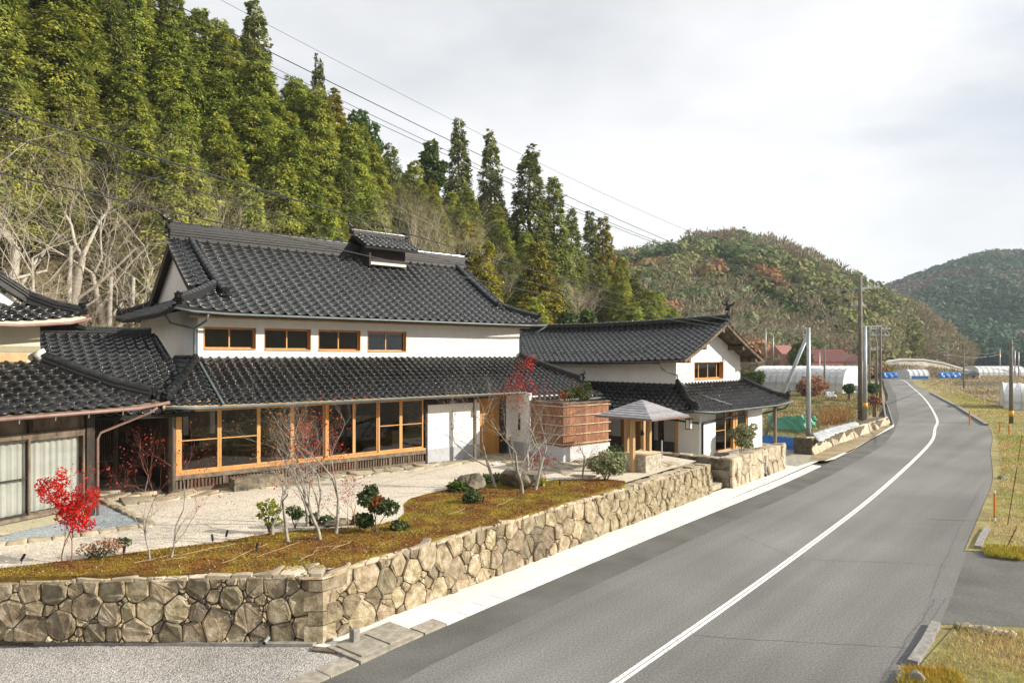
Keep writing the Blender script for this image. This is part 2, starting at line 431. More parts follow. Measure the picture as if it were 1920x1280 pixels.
class MB:
    def __init__(s):
        s.v, s.f = [], []
    def add(s, vs_, fs_):
        b = len(s.v)
        s.v += [tuple(q) for q in vs_]
        s.f += [tuple(i + b for i in f) for f in fs_]
        return s
    def hexa(s, p):      # 8 points: bottom 4 (ccw), top 4
        return s.add(p, [(3, 2, 1, 0), (4, 5, 6, 7), (0, 1, 5, 4), (1, 2, 6, 5), (2, 3, 7, 6), (3, 0, 4, 7)])
    def box(s, fr, u0, u1, v0, v1, z0, z1):
        return s.hexa([fr(u0, v0, z0), fr(u1, v0, z0), fr(u1, v1, z0), fr(u0, v1, z0),
                       fr(u0, v0, z1), fr(u1, v0, z1), fr(u1, v1, z1), fr(u0, v1, z1)])
    def quad(s, a, b, c, d):
        return s.add([a, b, c, d], [(0, 1, 2, 3)])
    def beam(s, a, b, w, h, up=Vector((0, 0, 1))):
        a, b = Vector(a), Vector(b)
        d = (b - a).normalized()
        x = d.cross(up)
        if x.length < 1e-4:
            x = Vector((1, 0, 0))
        x.normalize()
        y = x.cross(d).normalized()
        x, y = x * w / 2, y * h / 2
        return s.hexa([a - x - y, a + x - y, b + x - y, b - x - y, a - x + y, a + x + y, b + x + y, b - x + y])
    def tube(s, pts, rad, n=8, cap=True):
        pts = [Vector(p) for p in pts]
        if not hasattr(rad, '__len__'):
            rad = [rad] * len(pts)
        base = len(s.v)
        prev = None
        for i, p in enumerate(pts):
            d = (pts[min(i + 1, len(pts) - 1)] - pts[max(i - 1, 0)])
            if d.length < 1e-6: d = Vector((0, 0, 1))
            d.normalize()
            if prev is None:
                x = d.orthogonal().normalized()
            else:
                x = prev - d * prev.dot(d)
                if x.length < 1e-5: x = d.orthogonal()
                x.normalize()
            prev = x
            y = d.cross(x)
            for k in range(n):
                a = 2 * math.pi * k / n
                s.v.append(tuple(p + (x * math.cos(a) + y * math.sin(a)) * rad[i]))
        for i in range(len(pts) - 1):
            for k in range(n):
                k2 = (k + 1) % n
                s.f.append((base + i * n + k, base + i * n + k2, base + (i + 1) * n + k2, base + (i + 1) * n + k))
        if cap:
            s.f.append(tuple(base + k for k in range(n))[::-1])
            s.f.append(tuple(base + (len(pts) - 1) * n + k for k in range(n)))
        return s
    def prism(s, poly, z0, z1):      # poly of (x, y) world points, convex or simple
        n = len(poly)
        b = [(p[0], p[1], z0) for p in poly] + [(p[0], p[1], z1) for p in poly]
        fs_ = [tuple(range(n))[::-1], tuple(range(n, 2 * n))]
        fs_ += [(i, (i + 1) % n, n + (i + 1) % n, n + i) for i in range(n)]
        return s.add(b, fs_)
    def extrude(s, poly, off):       # planar 3-D polygon pushed along off
        n = len(poly)
        off = Vector(off)
        b = [Vector(p) for p in poly] + [Vector(p) + off for p in poly]
        fs_ = [tuple(range(n))[::-1], tuple(range(n, 2 * n))]
        fs_ += [(i, (i + 1) % n, n + (i + 1) % n, n + i) for i in range(n)]
        return s.add(b, fs_)
    def build(s, name, m, parent=None, smooth=False, label=None):
        me = bpy.data.meshes.new(name)
        base = wloc(parent) if parent else Vector((0, 0, 0))
        me.from_pydata([(x - base.x, y - base.y, z - base.z) for x, y, z in s.v], [], s.f)
        me.materials.append(m)
        if smooth:
            me.polygons.foreach_set('use_smooth', [True] * len(me.polygons))
        me.update()
        o = bpy.data.objects.new(name, me)
        C.objects.link(o)
        if parent: o.parent = parent
        if label: o['label'] = label
        return o

def np_mesh(name, verts, faces, m, smooth=False, col=None):
    """verts (n,3); faces (k,4) or (k,3)"""
    me = bpy.data.meshes.new(name)
    k = faces.shape[1]
    me.vertices.add(len(verts))
    me.vertices.foreach_set('co', np.ascontiguousarray(verts, dtype=np.float32).ravel())
    me.loops.add(faces.size)
    me.loops.foreach_set('vertex_index', np.ascontiguousarray(faces, dtype=np.int32).ravel())
    me.polygons.add(len(faces))
    me.polygons.foreach_set('loop_start', np.arange(0, faces.size, k, dtype=np.int32))
    if smooth:
        me.polygons.foreach_set('use_smooth', np.ones(len(faces), dtype=bool))
    if col is not None:
        a = me.attributes.new('col', 'FLOAT_COLOR', 'POINT')
        c4 = np.ones((len(verts), 4), dtype=np.float32)
        c4[:, :3] = col
        a.data.foreach_set('color', c4.ravel())
    me.materials.append(m)
    me.update(calc_edges=True)
    me.validate()
    return me

def obj(name, me, parent=None, loc=None, mat4=None):
    o = bpy.data.objects.new(name, me)
    C.objects.link(o)
    if parent: o.parent = parent
    if loc is not None: o.location = loc
    if mat4 is not None: o.matrix_local = mat4
    return o

def patch(name, pts, z, m, parent=None, kind='structure', sub=0):
    """flat ground piece from an outline"""
    bm = bmesh.new()
    vs_ = [bm.verts.new((p[0], p[1], z)) for p in pts]
    f = bm.faces.new(vs_)
    bmesh.ops.triangulate(bm, faces=[f])
    bmesh.ops.recalc_face_normals(bm, faces=bm.faces)
    me = bpy.data.meshes.new(name)
    bm.to_mesh(me)
    bm.free()
    if me.polygons[0].normal.z < 0:
        me.flip_normals()
    me.materials.append(m)
    o = obj(name, me, parent)
    if kind: o['kind'] = kind
    return o

def inside(x, y, poly):
    c = False
    n = len(poly)
    j = n - 1
    for i in range(n):
        xi, yi, xj, yj = poly[i][0], poly[i][1], poly[j][0], poly[j][1]
        if (yi > y) != (yj > y) and x < (xj - xi) * (y - yi) / (yj - yi) + xi:
            c = not c
        j = i
    return c

def smooth_line(pts, k=6):
    pts = [Vector(p) for p in pts]
    out = []
    for i in range(len(pts) - 1):
        p0 = pts[max(i - 1, 0)]; p1 = pts[i]; p2 = pts[i + 1]; p3 = pts[min(i + 2, len(pts) - 1)]
        for j in range(k):
            t = j / k
            out.append(0.5 * ((2 * p1) + (p2 - p0) * t + (2 * p0 - 5 * p1 + 4 * p2 - p3) * t * t + (3 * p1 - p0 - 3 * p2 + p3) * t ** 3))
    out.append(pts[-1])
    return out

# ------------------------------------------------------------------ terrain
def sstep(t):
    t = np.clip(t, 0, 1)
    return t * t * (3 - 2 * t)
BASE = -1.42
HU = (math.sin(R(46.3)), math.cos(R(46.3)))
def h_near(X, Y):
    u = HU[0] * X + HU[1] * Y
    v = -HU[1] * X + HU[0] * Y
    Rr = np.clip(24 - 0.29 * (u - 24), 0, 33)
    h = Rr * sstep((v - 38) / 27.0) - np.clip(v - 68, 0, 60) * 0.12 * (Rr > 0)
    return BASE + np.maximum(h, 0)
def h_mid(X, Y):
    Ys = np.maximum(Y, 1.0)
    px = 960 + F * X / Ys
    tops = np.interp(px, [600, 1000, 1170, 1240, 1310, 1380, 1450, 1510, 1560, 1650, 1700, 1760, 1800, 1850],
                     [560, 500, 474, 462, 446, 440, 456, 480, 505, 548, 575, 616, 655, 700])
    Yr = np.interp(px, [1100, 1380, 1650, 1850], [330, 320, 260, 270])
    Y0 = np.interp(px, [1100, 1400, 1650, 1750, 1850], [125, 140, 185, 215, 250])
    zr = CH + (HZ - tops) / F * Yr - 6.5
    t = (Y - Y0) / (Yr - Y0)
    h = (zr - BASE) * sstep(t * 0.93 + 0.0) * np.where(t > 1, np.clip(1 - (t - 1) * 0.4, 0, 1), 1)
    return np.where((Y > 60) & (px > 900) & (px < 1900) & (zr > BASE), BASE + np.maximum(h, 0), BASE)
def h_far(X, Y):
    Ys = np.maximum(Y, 1.0)
    px = 960 + F * X / Ys
    tops = np.interp(px, [1450, 1560, 1650, 1700, 1760, 1810, 1850, 1920, 2100, 2600],
                     [600, 565, 541, 522, 500, 484, 472, 470, 455, 470])
    zr = CH + (HZ - tops) / F * 700 - 10
    t = (Y - 340) / 360.0
    h = (zr - BASE) * sstep(t * 0.95) * np.where(t > 1, np.clip(1 - (t - 1) * 0.5, 0, 1), 1)
    return np.where(Y > 300, BASE + np.maximum(h, 0), BASE)
def h_back(X, Y):
    d = -(Y + 70) - np.clip(X, 0, 400) * .25
    return BASE + 95 * sstep(d / 240.0) * (1 + .15 * np.sin(X * .013))
def hgt(X, Y):
    X = np.asarray(X, dtype=float); Y = np.asarray(Y, dtype=float)
    return np.maximum(np.maximum(np.maximum(h_near(X, Y), h_mid(X, Y)), h_far(X, Y)), h_back(X, Y))

def build_ground():
    ys = np.concatenate([np.arange(-480, 20, 10), np.arange(20, 130, 1.6), np.arange(130, 400, 4.5), np.arange(400, 1500, 14)])
    # columns fan out with distance so that near and far slopes are equally fine
    ts = np.concatenate([np.arange(-2.4, -0.85, 0.12), np.arange(-0.85, 0.95, 0.012), np.arange(0.95, 2.4, 0.12)])
    Yg, Tg = np.meshgrid(ys, ts, indexing='ij')
    Xg = Tg * (np.abs(Yg) * 1.0 + 18) 
    Z = hgt(Xg, Yg)
    n1_ = np.sin(Xg * 0.31 + np.sin(Yg * 0.23) * 2) * np.cos(Yg * 0.27 + 1.3)
    Z = Z + n1_ * np.clip((Z - BASE) * 0.06, 0, 0.8)
    nr, nc = Yg.shape
    V = np.stack([Xg.ravel(), Yg.ravel(), Z.ravel()], 1)
    i = np.arange(nr - 1)[:, None] * nc + np.arange(nc - 1)[None, :]
    Fc = np.stack([i, i + 1, i + nc + 1, i + nc], -1).reshape(-1, 4)
    me = np_mesh('ground', V, Fc, M['soil'], smooth=True)
    o = obj('ground', me)
    o['kind'] = 'structure'
build_ground()

# ------------------------------------------------------------------ road, pavement, verge
ZR = -1.27
left_pts = [(-10.7, 2), (-3.2, 11.3), (-1.65, 13.3), (4.3, 20.5), (11.8, 29.3), (19.6, 39.2), (24.0, 45.5), (28.8, 53.2), (34.0, 62.0), (41.4, 75.5), (52.0, 94.5), (66.0, 121), (83.5, 154), (96, 182), (101, 205)]
right_pts = [(-1.7, 2), (6.3, 11.3), (8.8, 14.0), (12.6, 18.9), (16.5, 23.9), (21.2, 30.0), (27.0, 38.4), (32.3, 45.8), (37.2, 53.5), (46.5, 70.8), (61.0, 99), (74, 125), (90, 154), (105, 186), (111, 212)]
cen_pts = [(-6.3, 2), (1.7, 11.3), (8.0, 18.9), (15.3, 28.1), (25.9, 42.3), (31.6, 51.0), (37.3, 60.0), (52.0, 86), (70.0, 119.6), (88.5, 155), (103, 190), (107, 209)]
lp = smooth_line([(x, y, 0) for x, y in left_pts], 5)
rp_ = smooth_line([(x, y, 0) for x, y in right_pts], 5)
cp = smooth_line([(x, y, 0) for x, y in cen_pts], 6)
def offset_line(pl, d):
    out = []
    for i, p in enumerate(pl):
        t = (pl[min(i + 1, len(pl) - 1)] - pl[max(i - 1, 0)]).normalized()
        out.append(p + Vector((t.y, -t.x, 0)) * d)
    return out
def ribbon(name, a, b, z, m, kind='structure', parent=None):
    n = min(len(a), len(b))
    V = np.array([(p.x, p.y, z) for p in a[:n]] + [(p.x, p.y, z) for p in b[:n]])
    Fc = np.array([(i, n + i, n + i + 1, i + 1) for i in range(n - 1)])
    me = np_mesh(name, V, Fc, m)
    o = obj(name, me, parent)
    if kind: o['kind'] = kind
    return o
ribbon('road', lp, rp_, ZR, M['asphalt'])
# the centre line is two close stripes worn in the middle
ribbon('road_marking', offset_line(cp, -0.085), offset_line(cp, -0.008), ZR + 0.005, M['paint'])
ribbon('road_marking', offset_line(cp, 0.012), offset_line(cp, 0.085), ZR + 0.005, M['paint'])
# darker patched strip along the left edge
ribbon('road_patch', offset_line(lp, 0.0), offset_line(lp, 1.0), ZR + 0.004, M['oldasphalt'])

crk = MB()
rc = random.Random(6)
def crack(p0, p1, w=.006, wig=.03, n=26):
    p0, p1 = Vector(p0), Vector(p1)
    d_ = (p1 - p0).normalized(); n_ = Vector((-d_.y, d_.x, 0))
    o_ = 0
    L1, L2 = [], []
    for i in range(n + 1):
        o_ += rc.uniform(-1, 1) * wig
        ww = w * rc.uniform(.4, 1.5)
        q = p0.lerp(p1, i / n) + n_ * o_
        L1.append(q + n_ * ww); L2.append(q - n_ * ww)
    for i in range(n): crk.quad(L1[i], L1[i + 1], L2[i + 1], L2[i])
ZC = ZR + .0045
def ap_(px, py): return at(px, py, ZC)
crack(ap_(1300, 1190), ap_(1700, 1215)); crack(ap_(1480, 1046), ap_(1800, 1060)); crack(ap_(1660, 920), ap_(1850, 925)); crack(ap_(1380, 1000), ap_(1480, 1046))
crack(ap_(1650, 1278), ap_(1745, 1120), .010, .02); crack(ap_(1690, 1278), ap_(1770, 1120), .006, .02); crack(ap_(1745, 1120), ap_(1850, 900), .006, .02, 50)
for k in range(30):
    a_ = ap_(1650, 1278).lerp(ap_(1745, 1120), k / 30)
    crack(a_, a_ + Vector((.28, .05, 0)), .004, .01, 4)
crack(ap_(900, 1200), ap_(1500, 930), .006, .02, 60)
ok_ = crk.build('road_cracks', M['darkplinth']); ok_['kind'] = 'structure'
# grey gravel lot in the foreground
lot = [(-20, 3), (-11.0, 2.5), (-3.75, 11.3), (-2.9, 12.3), (-3.62, 12.95), (-12, 13.1), (-20, 13.3)]
patch('gravel_lot', lot, ZR - 0.012, M['lot'])
# pavement between wall and kerb slabs
wall_foot = [Vector((-3.6, 12.98, 0)), Vector((2.3, 19.93, 0)), Vector((7.75, 26.9, 0)), Vector((13.25, 32.9, 0))]
pav = [(-3.7, 12.72), (-2.65, 12.55), (-2.1, 13.45), (3.85, 20.6), (11.1, 29.3), (17.5, 37.3), (14.7, 37.0), (13.25, 32.9), (7.75, 26.9), (-3.6, 12.98)]
patch('pavement', pav, ZR + 0.008, M['concrete'])
apron = [(14.0, 33.5), (17.6, 37.4), (19.3, 39.6), (18.6, 40.5), (13, 38.5), (11.5, 36)]
patch('pavement', apron, ZR + 0.012, M['oldslab'])
# kerb slabs laid end to end over the roadside drain
kerb = empty('kerb', (-2, 13.4, ZR), kind='structure')
def slab(name, c, d, ln, w, z0, z1, m, parent, g=0.012):
    n = Vector((d.y, -d.x, 0))
    a = c + d * g
    b = c + d * (ln - g)
    MB().prism([a, b, b - n * w, a - n * w], z0, z1).build(name, m, parent)
def lerp_path(pl, s):
    acc = 0
    for i in range(len(pl) - 1):
        l = (pl[i + 1] - pl[i]).length
        if acc + l >= s:
            t = (pl[i + 1] - pl[i]).normalized()
            return pl[i] + t * (s - acc), t
        acc += l
    t = (pl[-1] - pl[-2]).normalized()
    return pl[-1], t
kp = offset_line(lp, -0.03)
s0 = 0.0
acc = 0
while lerp_path(kp, acc)[0].y < 13.28: acc += .04      # arc length where the white slabs begin
s = acc
k = 0
while k < 44:
    p, t = lerp_path(kp, s)
    slab('kerb_slab', p, t, 0.6, 0.42, ZR - 0.1, ZR + 0.03, M['slab'] if k > 0 else M['oldslab'], kerb)
    s += 0.6
    k += 1
# older slabs in front, and the hatch over the drain
s = acc - 1.62
for k in range(12):
    p, t = lerp_path(kp, s - 0.62 * (k + 1))
    slab('kerb_slab', p, t, 0.62, 0.42, ZR - 0.1, ZR + 0.02, M['oldslab'], kerb)
hatch = empty('drain_hatch', (-2.7, 12.2, ZR), 'pair of weathered concrete drain covers in a raised frame at the wall corner', 'drain cover')
p, t = lerp_path(kp, acc - 1.6)
n_ = Vector((-t.y, t.x, 0))
slab('hatch_frame', p, t, 1.55, .98, ZR - 0.1, ZR + 0.045, M['oldslab'], hatch)
slab('cover', p + t * 0.12 + n_ * 0.12, t, 0.64, 0.72, ZR + 0.045, ZR + 0.07, M['oldslab'], hatch)
slab('cover', p + t * 0.79 + n_ * 0.12, t, 0.64, 0.72, ZR + 0.045, ZR + 0.07, M['oldslab'], hatch)
MB().prism([(-11, 13.02), (-11, 12.86), (-3.72, 12.74), (-3.66, 12.9)], ZR - 0.1, ZR + 0.05).build('kerb', M['greyconc'])['kind'] = 'structure'
MB().prism([(-3.7, 12.70), (-3.68, 12.54), (-2.72, 12.34), (-2.66, 12.5)], ZR - 0.1, ZR + 0.03).build('kerb', M['oldwood'])['kind'] = 'structure'
# right edge: concrete kerb pieces
def kerb_piece(pts, w, z0, z1, m):
    a = [Vector((x, y, 0)) for x, y in pts]
    b = offset_line(a, w)
    mb = MB()
    for i in range(len(a) - 1):
        mb.prism([a[i], a[i + 1], b[i + 1], b[i]], z0, z1)
    o = mb.build('kerb', m)
    o['kind'] = 'structure'
kerb_piece([(6.95, 12.0), (7.7, 12.85), (8.45, 13.75)], 0.16, ZR - 0.1, ZR + 0.1, M['greyconc'])
kerb_piece([(6.35, 11.3), (6.6, 11.6)], 0.16, ZR - 0.1, ZR + 0.08, M['greyconc'])
kerb_piece([(13.0, 19.2), (13.8, 20.2), (14.75, 21.3)], 0.16, ZR - 0.1, ZR + 0.1, M['greyconc'])
kerb_piece([(36.8, 53.2), (46.2, 70.8), (60.6, 99)], 0.3, ZR - 0.1, ZR + 0.16, M['greyconc'])
# driveway joining from the right
patch('side_lane', [(7.9, 13.9), (11.6, 18.6), (13.2, 19.0), (16.5, 17.0), (24, 15.0), (24, 12.5), (14.0, 13.3), (9.4, 13.75)], ZR - 0.003, M['oldasphalt'])
# ground platforms of the two plots
garden = [(-30, 13.2), (-9.87, 13.0), (-3.55, 13.3), (2.1, 20.3), (7.3, 27.0), (5.6, 29.6), (2.2, 36), (-3, 44), (-40, 50), (-40, 13.2)]
patch('garden_gravel', garden, 0.0, M['gravel'])
patch('entrance_yard', [(6.6, 26.6), (8.2, 28.2), (12.7, 33.2), (13.7, 34.5), (8.5, 42), (6, 52), (-6, 45), (1.8, 36), (5.4, 29.4)], -0.36, M['flag'])

# ------------------------------------------------------------------ fitted stone work
def clip_half(poly, nx, ny, c):       # keep nx*x + ny*y <= c
    out = []
    n = len(poly)
    for i in range(n):
        p, q = poly[i], poly[(i + 1) % n]
        dp = nx * p[0] + ny * p[1] - c
        dq = nx * q[0] + ny * q[1] - c
        if dp <= 0: out.append(p)
        if dp * dq < 0:
            t = dp / (dp - dq)
            out.append((p[0] + (q[0] - p[0]) * t, p[1] + (q[1] - p[1]) * t))
    return out

def cells(Ls, Hs, rmin, rmax, seed, power=2.0, n_try=6000):
    """stones of very different sizes fitted together: a power diagram of packed discs"""
    r_ = random.Random(seed)
    sites = []
    for k in range(n_try):
        f = k / n_try
        rr = rmax * (1 - f) ** power + rmin if f < 0.85 else rmin
        rr = max(rmin, rr * r_.uniform(0.75, 1.1))
        x, y = r_.uniform(-0.02, Ls + 0.02), r_.uniform(0, Hs)
        if rr > rmin * 1.3:
            y = min(max(y, rr * 0.6), Hs - rr * 0.6) if Hs > rr * 1.2 else Hs / 2
        if all((x - a) ** 2 + (y - b) ** 2 > ((rr + c) * 0.76) ** 2 for a, b, c in sites):
            sites.append((x, y, rr))
    out = []
    for i, (x, y, a) in enumerate(sites):
        poly = [(0, 0), (Ls, 0), (Ls, Hs), (0, Hs)]
        for j, (x2, y2, b) in enumerate(sites):
            if i == j or abs(x - x2) > 2.4 * rmax + 0.5: continue
            nx, ny = 2 * (x2 - x), 2 * (y2 - y)
            c = x2 * x2 + y2 * y2 - x * x - y * y - b * b + a * a
            poly = clip_half(poly, nx, ny, c)
            if len(poly) < 3: break
        if len(poly) >= 3:
            ar = abs(sum(poly[k][0] * poly[(k + 1) % len(poly)][1] - poly[(k + 1) % len(poly)][0] * poly[k][1] for k in range(len(poly)))) / 2
            if ar > 0.003: out.append(poly)
    return out

def stone_geo(poly, Mf, r_, gap, dmin, dmax, rough=0.02):
    """one stone from its outline in (s, t); Mf(s, t, d) gives the point d proud of the surface"""
    n = len(poly)
    cx = sum(p[0] for p in poly) / n
    cy = sum(p[1] for p in poly) / n
    ring = []
    for i in range(n):
        p, q = poly[i], poly[(i + 1) % n]
        l = math.hypot(p[0] - q[0], p[1] - q[1])
        if l < 0.03:
            ring.append(((p[0] + q[0]) / 2, (p[1] + q[1]) / 2)); continue
        c = min(0.2, 0.022 / l)
        ring.append((p[0] * (1 - c) + q[0] * c, p[1] * (1 - c) + q[1] * c))
        ring.append((p[0] * c + q[0] * (1 - c), p[1] * c + q[1] * (1 - c)))
    ring = [(x + r_.uniform(-1, 1) * 0.008, y + r_.uniform(-1, 1) * 0.008) for x, y in ring]
    size = math.sqrt(sum(math.hypot(x - cx, y - cy) ** 2 for x, y in ring) / len(ring))
    D = r_.uniform(dmin, dmax)
    tx, ty = r_.uniform(-.13, .13), r_.uniform(-.13, .13)
    def sh(p, g):
        l = math.hypot(p[0] - cx, p[1] - cy)
        k = max(0.15, 1 - g / max(l, 1e-4))
        return cx + (p[0] - cx) * k, cy + (p[1] - cy) * k
    V, Fs = [], []
    m = len(ring)
    def dep(x, y): return D + tx * (x - cx) + ty * (y - cy)
    for p in ring:
        x, y = sh(p, gap); V.append(Mf(x, y, -0.03))
    for p in ring:
        x, y = sh(p, gap + 0.004); V.append(Mf(x, y, dep(x, y) * 0.82))
    for p in ring:
        x, y = sh(p, gap + 0.014 + 0.10 * size * r_.uniform(.4, 1.6)); V.append(Mf(x, y, dep(x, y) + r_.uniform(-1, 1) * rough))
    for i in range(m):
        j = (i + 1) % m
        Fs += [(i, j, m + j, m + i), (m + i, m + j, 2 * m + j, 2 * m + i)]
    a_ = r_.randrange(m)       # one broken facet across the face
    b_ = (a_ + max(2, m // 2)) % m
    lo_, hi_ = min(a_, b_), max(a_, b_)
    f1 = tuple(2 * m + k for k in range(lo_, hi_ + 1))
    f2 = tuple(2 * m + k % m for k in range(hi_, lo_ + m + 1))
    Fs += [f for f in (f1, f2) if len(f) > 2]
    return V, Fs, Mf(cx, cy, 0)

def place_pieces(parent, name, items, m, limit=300, smooth=True):
    """items: (verts, faces, centre). the nearest become parts, the rest one joined part"""
    items.sort(key=lambda it: (Vector(it[2]) - cam.location).length)
    for V, Fs, c in items[:limit]:
        MB().add(V, Fs).build(name, m, parent, smooth)
    if len(items) > limit:
        mb = MB()
        for V, Fs, c in items[limit:]: mb.add(V, Fs)
        o = mb.build(name, m, parent, smooth)
        o['kind'] = 'stuff'

def face_map(p0, p1, zb0, zb1, zt0, zt1, batter=0.06):
    """vertical wall face from p0 to p1; outward normal to the right of travel"""
    p0, p1 = Vector((*p0, 0)), Vector((*p1, 0))
    Lh = (p1 - p0).length
    d = (p1 - p0) / Lh
    n = Vector((d.y, -d.x, 0))
    def f(s, t, dd):          # t in metres above the foot, 0..H (H = 1 unit scaled)
        k = s / Lh
        zb = zb0 + (zb1 - zb0) * k
        zt = zt0 + (zt1 - zt0) * k
        q = p0 + d * s + n * (batter * (1 - t) + dd)
        return Vector((q.x, q.y, zb + (zt - zb) * t))
    return f, Lh

sw = empty('stone_wall', (-3.6, 13.2, ZR), 'long retaining wall of fitted tan field stones between moss garden and pavement', 'stone wall')
C0 = (-3.62, 12.99)
C1 = (7.78, 26.92)
W0 = (-12.5, 12.72)
items, capitems = [], []
rs = random.Random(3)
def wall_face(p0, p1, zb0, zb1, zt0, zt1, rmin, rmax, seed, items, dmin=0.03, dmax=0.09, gap=0.008, batter=0.06):
    f, Lh = face_map(p0, p1, zb0, zb1, zt0, zt1, batter)
    H = ((zt0 - zb0) + (zt1 - zb1)) / 2
    g = lambda s, t, d: f(s, t / H, d)
    for poly in cells(Lh, H, rmin, rmax, seed):
        items.append(stone_geo(poly, g, rs, gap, dmin, dmax))
wall_face(W0, C0, -1.12, ZR, -0.13, -0.01, 0.05, 0.25, 11, items)
wall_face(C0, C1, ZR, ZR, -0.01, -0.13, 0.065, 0.26, 12, items)
# end face at the passage
e1 = Vector((*C1, 0)); dW = (e1 - Vector((*C0, 0))).normalized(); nW = Vector((dW.y, -dW.x, 0))
end_in = e1 - nW * 0.55
wall_face((e1.x, e1.y), (end_in.x, end_in.y), ZR, ZR, -0.13, -0.13, 0.1, 0.2, 13, items, batter=0.0)
qz = ZR
qi = 0
while qz < -.05:
    hq = min([.34, .26, .38, .22, .3][qi % 5], -.02 - qz)
    wl, wr = ((.44, .30), (.27, .50))[qi % 2]; wl *= rs.uniform(.8, 1.2); wr *= rs.uniform(.8, 1.2)
    c_ = Vector((C0[0], C0[1], 0)); dl = Vector((-1, -.02, 0)); dr2 = dW
    j = [rs.uniform(-.02, .02) for _ in range(6)]
    po = c_ + Vector((.06, -.13 + j[0], 0))
    base4 = [po + dl * wl, po, po + dr2 * wr + Vector((j[1], 0, 0)), c_ + dr2 * wr + Vector((-.2, .1, 0)), c_ + dl * wl + Vector((0, .15, 0))]
    top4 = [q + Vector((-.012 * (qz + 1.3), .012, 0)) for q in base4]
    V = [Vector((q.x, q.y, qz + .012)) for q in base4] + [Vector((q.x + rs.uniform(-.01, .01), q.y + rs.uniform(-.01, .01), qz + hq - .012)) for q in top4]
    n5 = 5
    MB().add(V, [tuple(range(5))[::-1], tuple(range(5, 10))] + [(i, (i + 1) % 5, 5 + (i + 1) % 5, 5 + i) for i in range(5)]).build('corner_stone', M['stone'], sw)
    qz += hq; qi += 1
# core behind the stones (dark mortar)
mb = MB()
a0, a1 = Vector((*W0, 0)), Vector((*C0, 0))
dL = (a1 - a0).normalized(); nL = Vector((dL.y, -dL.x, 0))
cin = a1 + Vector((-0.05, 0.60, 0))
mb.hexa([Vector((W0[0], W0[1], -1.4)), Vector((C0[0], C0[1], -1.4)), Vector((cin.x, cin.y, -1.4)), Vector((W0[0], W0[1] + .4, -1.4)),
         Vector((W0[0], W0[1], -.15)), Vector((C0[0], C0[1], -.03)), Vector((cin.x, cin.y, -.03)), Vector((W0[0], W0[1] + .4, -.15))])
ein = e1 - nW * 0.45
mb.hexa([Vector((C0[0], C0[1], -1.4)), Vector((e1.x, e1.y, -1.4)), Vector((ein.x, ein.y, -1.4)), Vector((cin.x, cin.y, -1.4)),
         Vector((C0[0], C0[1], -.03)), Vector((e1.x, e1.y, -.15)), Vector((ein.x, ein.y, -.15)), Vector((cin.x, cin.y, -.03))])
mb.build('wall_core', M['joint'], sw)
place_pieces(sw, 'stone', items, M['stone'], 300, False)
def cap_map(p0, p1, q0, q1, z0, z1):
    """horizontal strip: s along p0-p1, t across towards q0-q1"""
    p0, p1, q0, q1 = [Vector((*p, 0)) for p in (p0, p1, q0, q1)]
    Lh = (p1 - p0).length
    def f(s, t, dd):
        k = s / Lh
        a = p0.lerp(p1, k); b = q0.lerp(q1, k)
        q = a.lerp(b, t)
        return Vector((q.x, q.y, z0 + (z1 - z0) * k + dd))
    return f, Lh
def cap_strip(p0, p1, q0, q1, z0, z1, wd, rmin, rmax, seed, out, dmin=0.015, dmax=0.05, gap=0.007):
    f, Lh = cap_map(p0, p1, q0, q1, z0, z1)
    g = lambda s, t, d: f(s, t / wd, d)
    for poly in cells(Lh, wd, rmin, rmax, seed):
        out.append(stone_geo(poly, g, rs, gap, dmin, dmax, 0.006))
fo = 0.05
cap_strip((W0[0], W0[1] - fo), (C0[0] + .03, C0[1] - fo), (W0[0], W0[1] + .46), (cin.x, cin.y), -0.14, -0.02, 0.5, 0.08, 0.26, 21, capitems)
eo = e1 + nW * fo
cap_strip((C0[0] + .03, C0[1] - fo), (eo.x, eo.y), (cin.x, cin.y), (ein.x, ein.y), -0.02, -0.14, 0.55, 0.08, 0.26, 22, capitems)
place_pieces(sw, 'cap_stone', capitems, M['capstone'], 300, False)

# second wall in front of the gable house, with its return and the steps of the passage
sw2 = empty('stone_wall', (10, 29.5, ZR), 'shorter stone wall of tan field stones in front of the gabled white house, beside the road', 'stone wall')
items, capitems = [], []
D0, D1 = (8.92, 27.98), (13.2, 33.0)
D2 = (6.3, 30.3)
wall_face(D0, D1, ZR, ZR, -0.10, -0.10, 0.10, 0.34, 31, items)
d1v = Vector((*D1, 0)); dd = (d1v - Vector((*D0, 0))).normalized(); nn = Vector((dd.y, -dd.x, 0))
d1i = d1v - nn * 0.5
wall_face(D1, (d1i.x, d1i.y), ZR, ZR, -0.10, -0.10, 0.1, 0.2, 33, items)
place_pieces(sw2, 'stone', items, M['capstone'], 300, False)
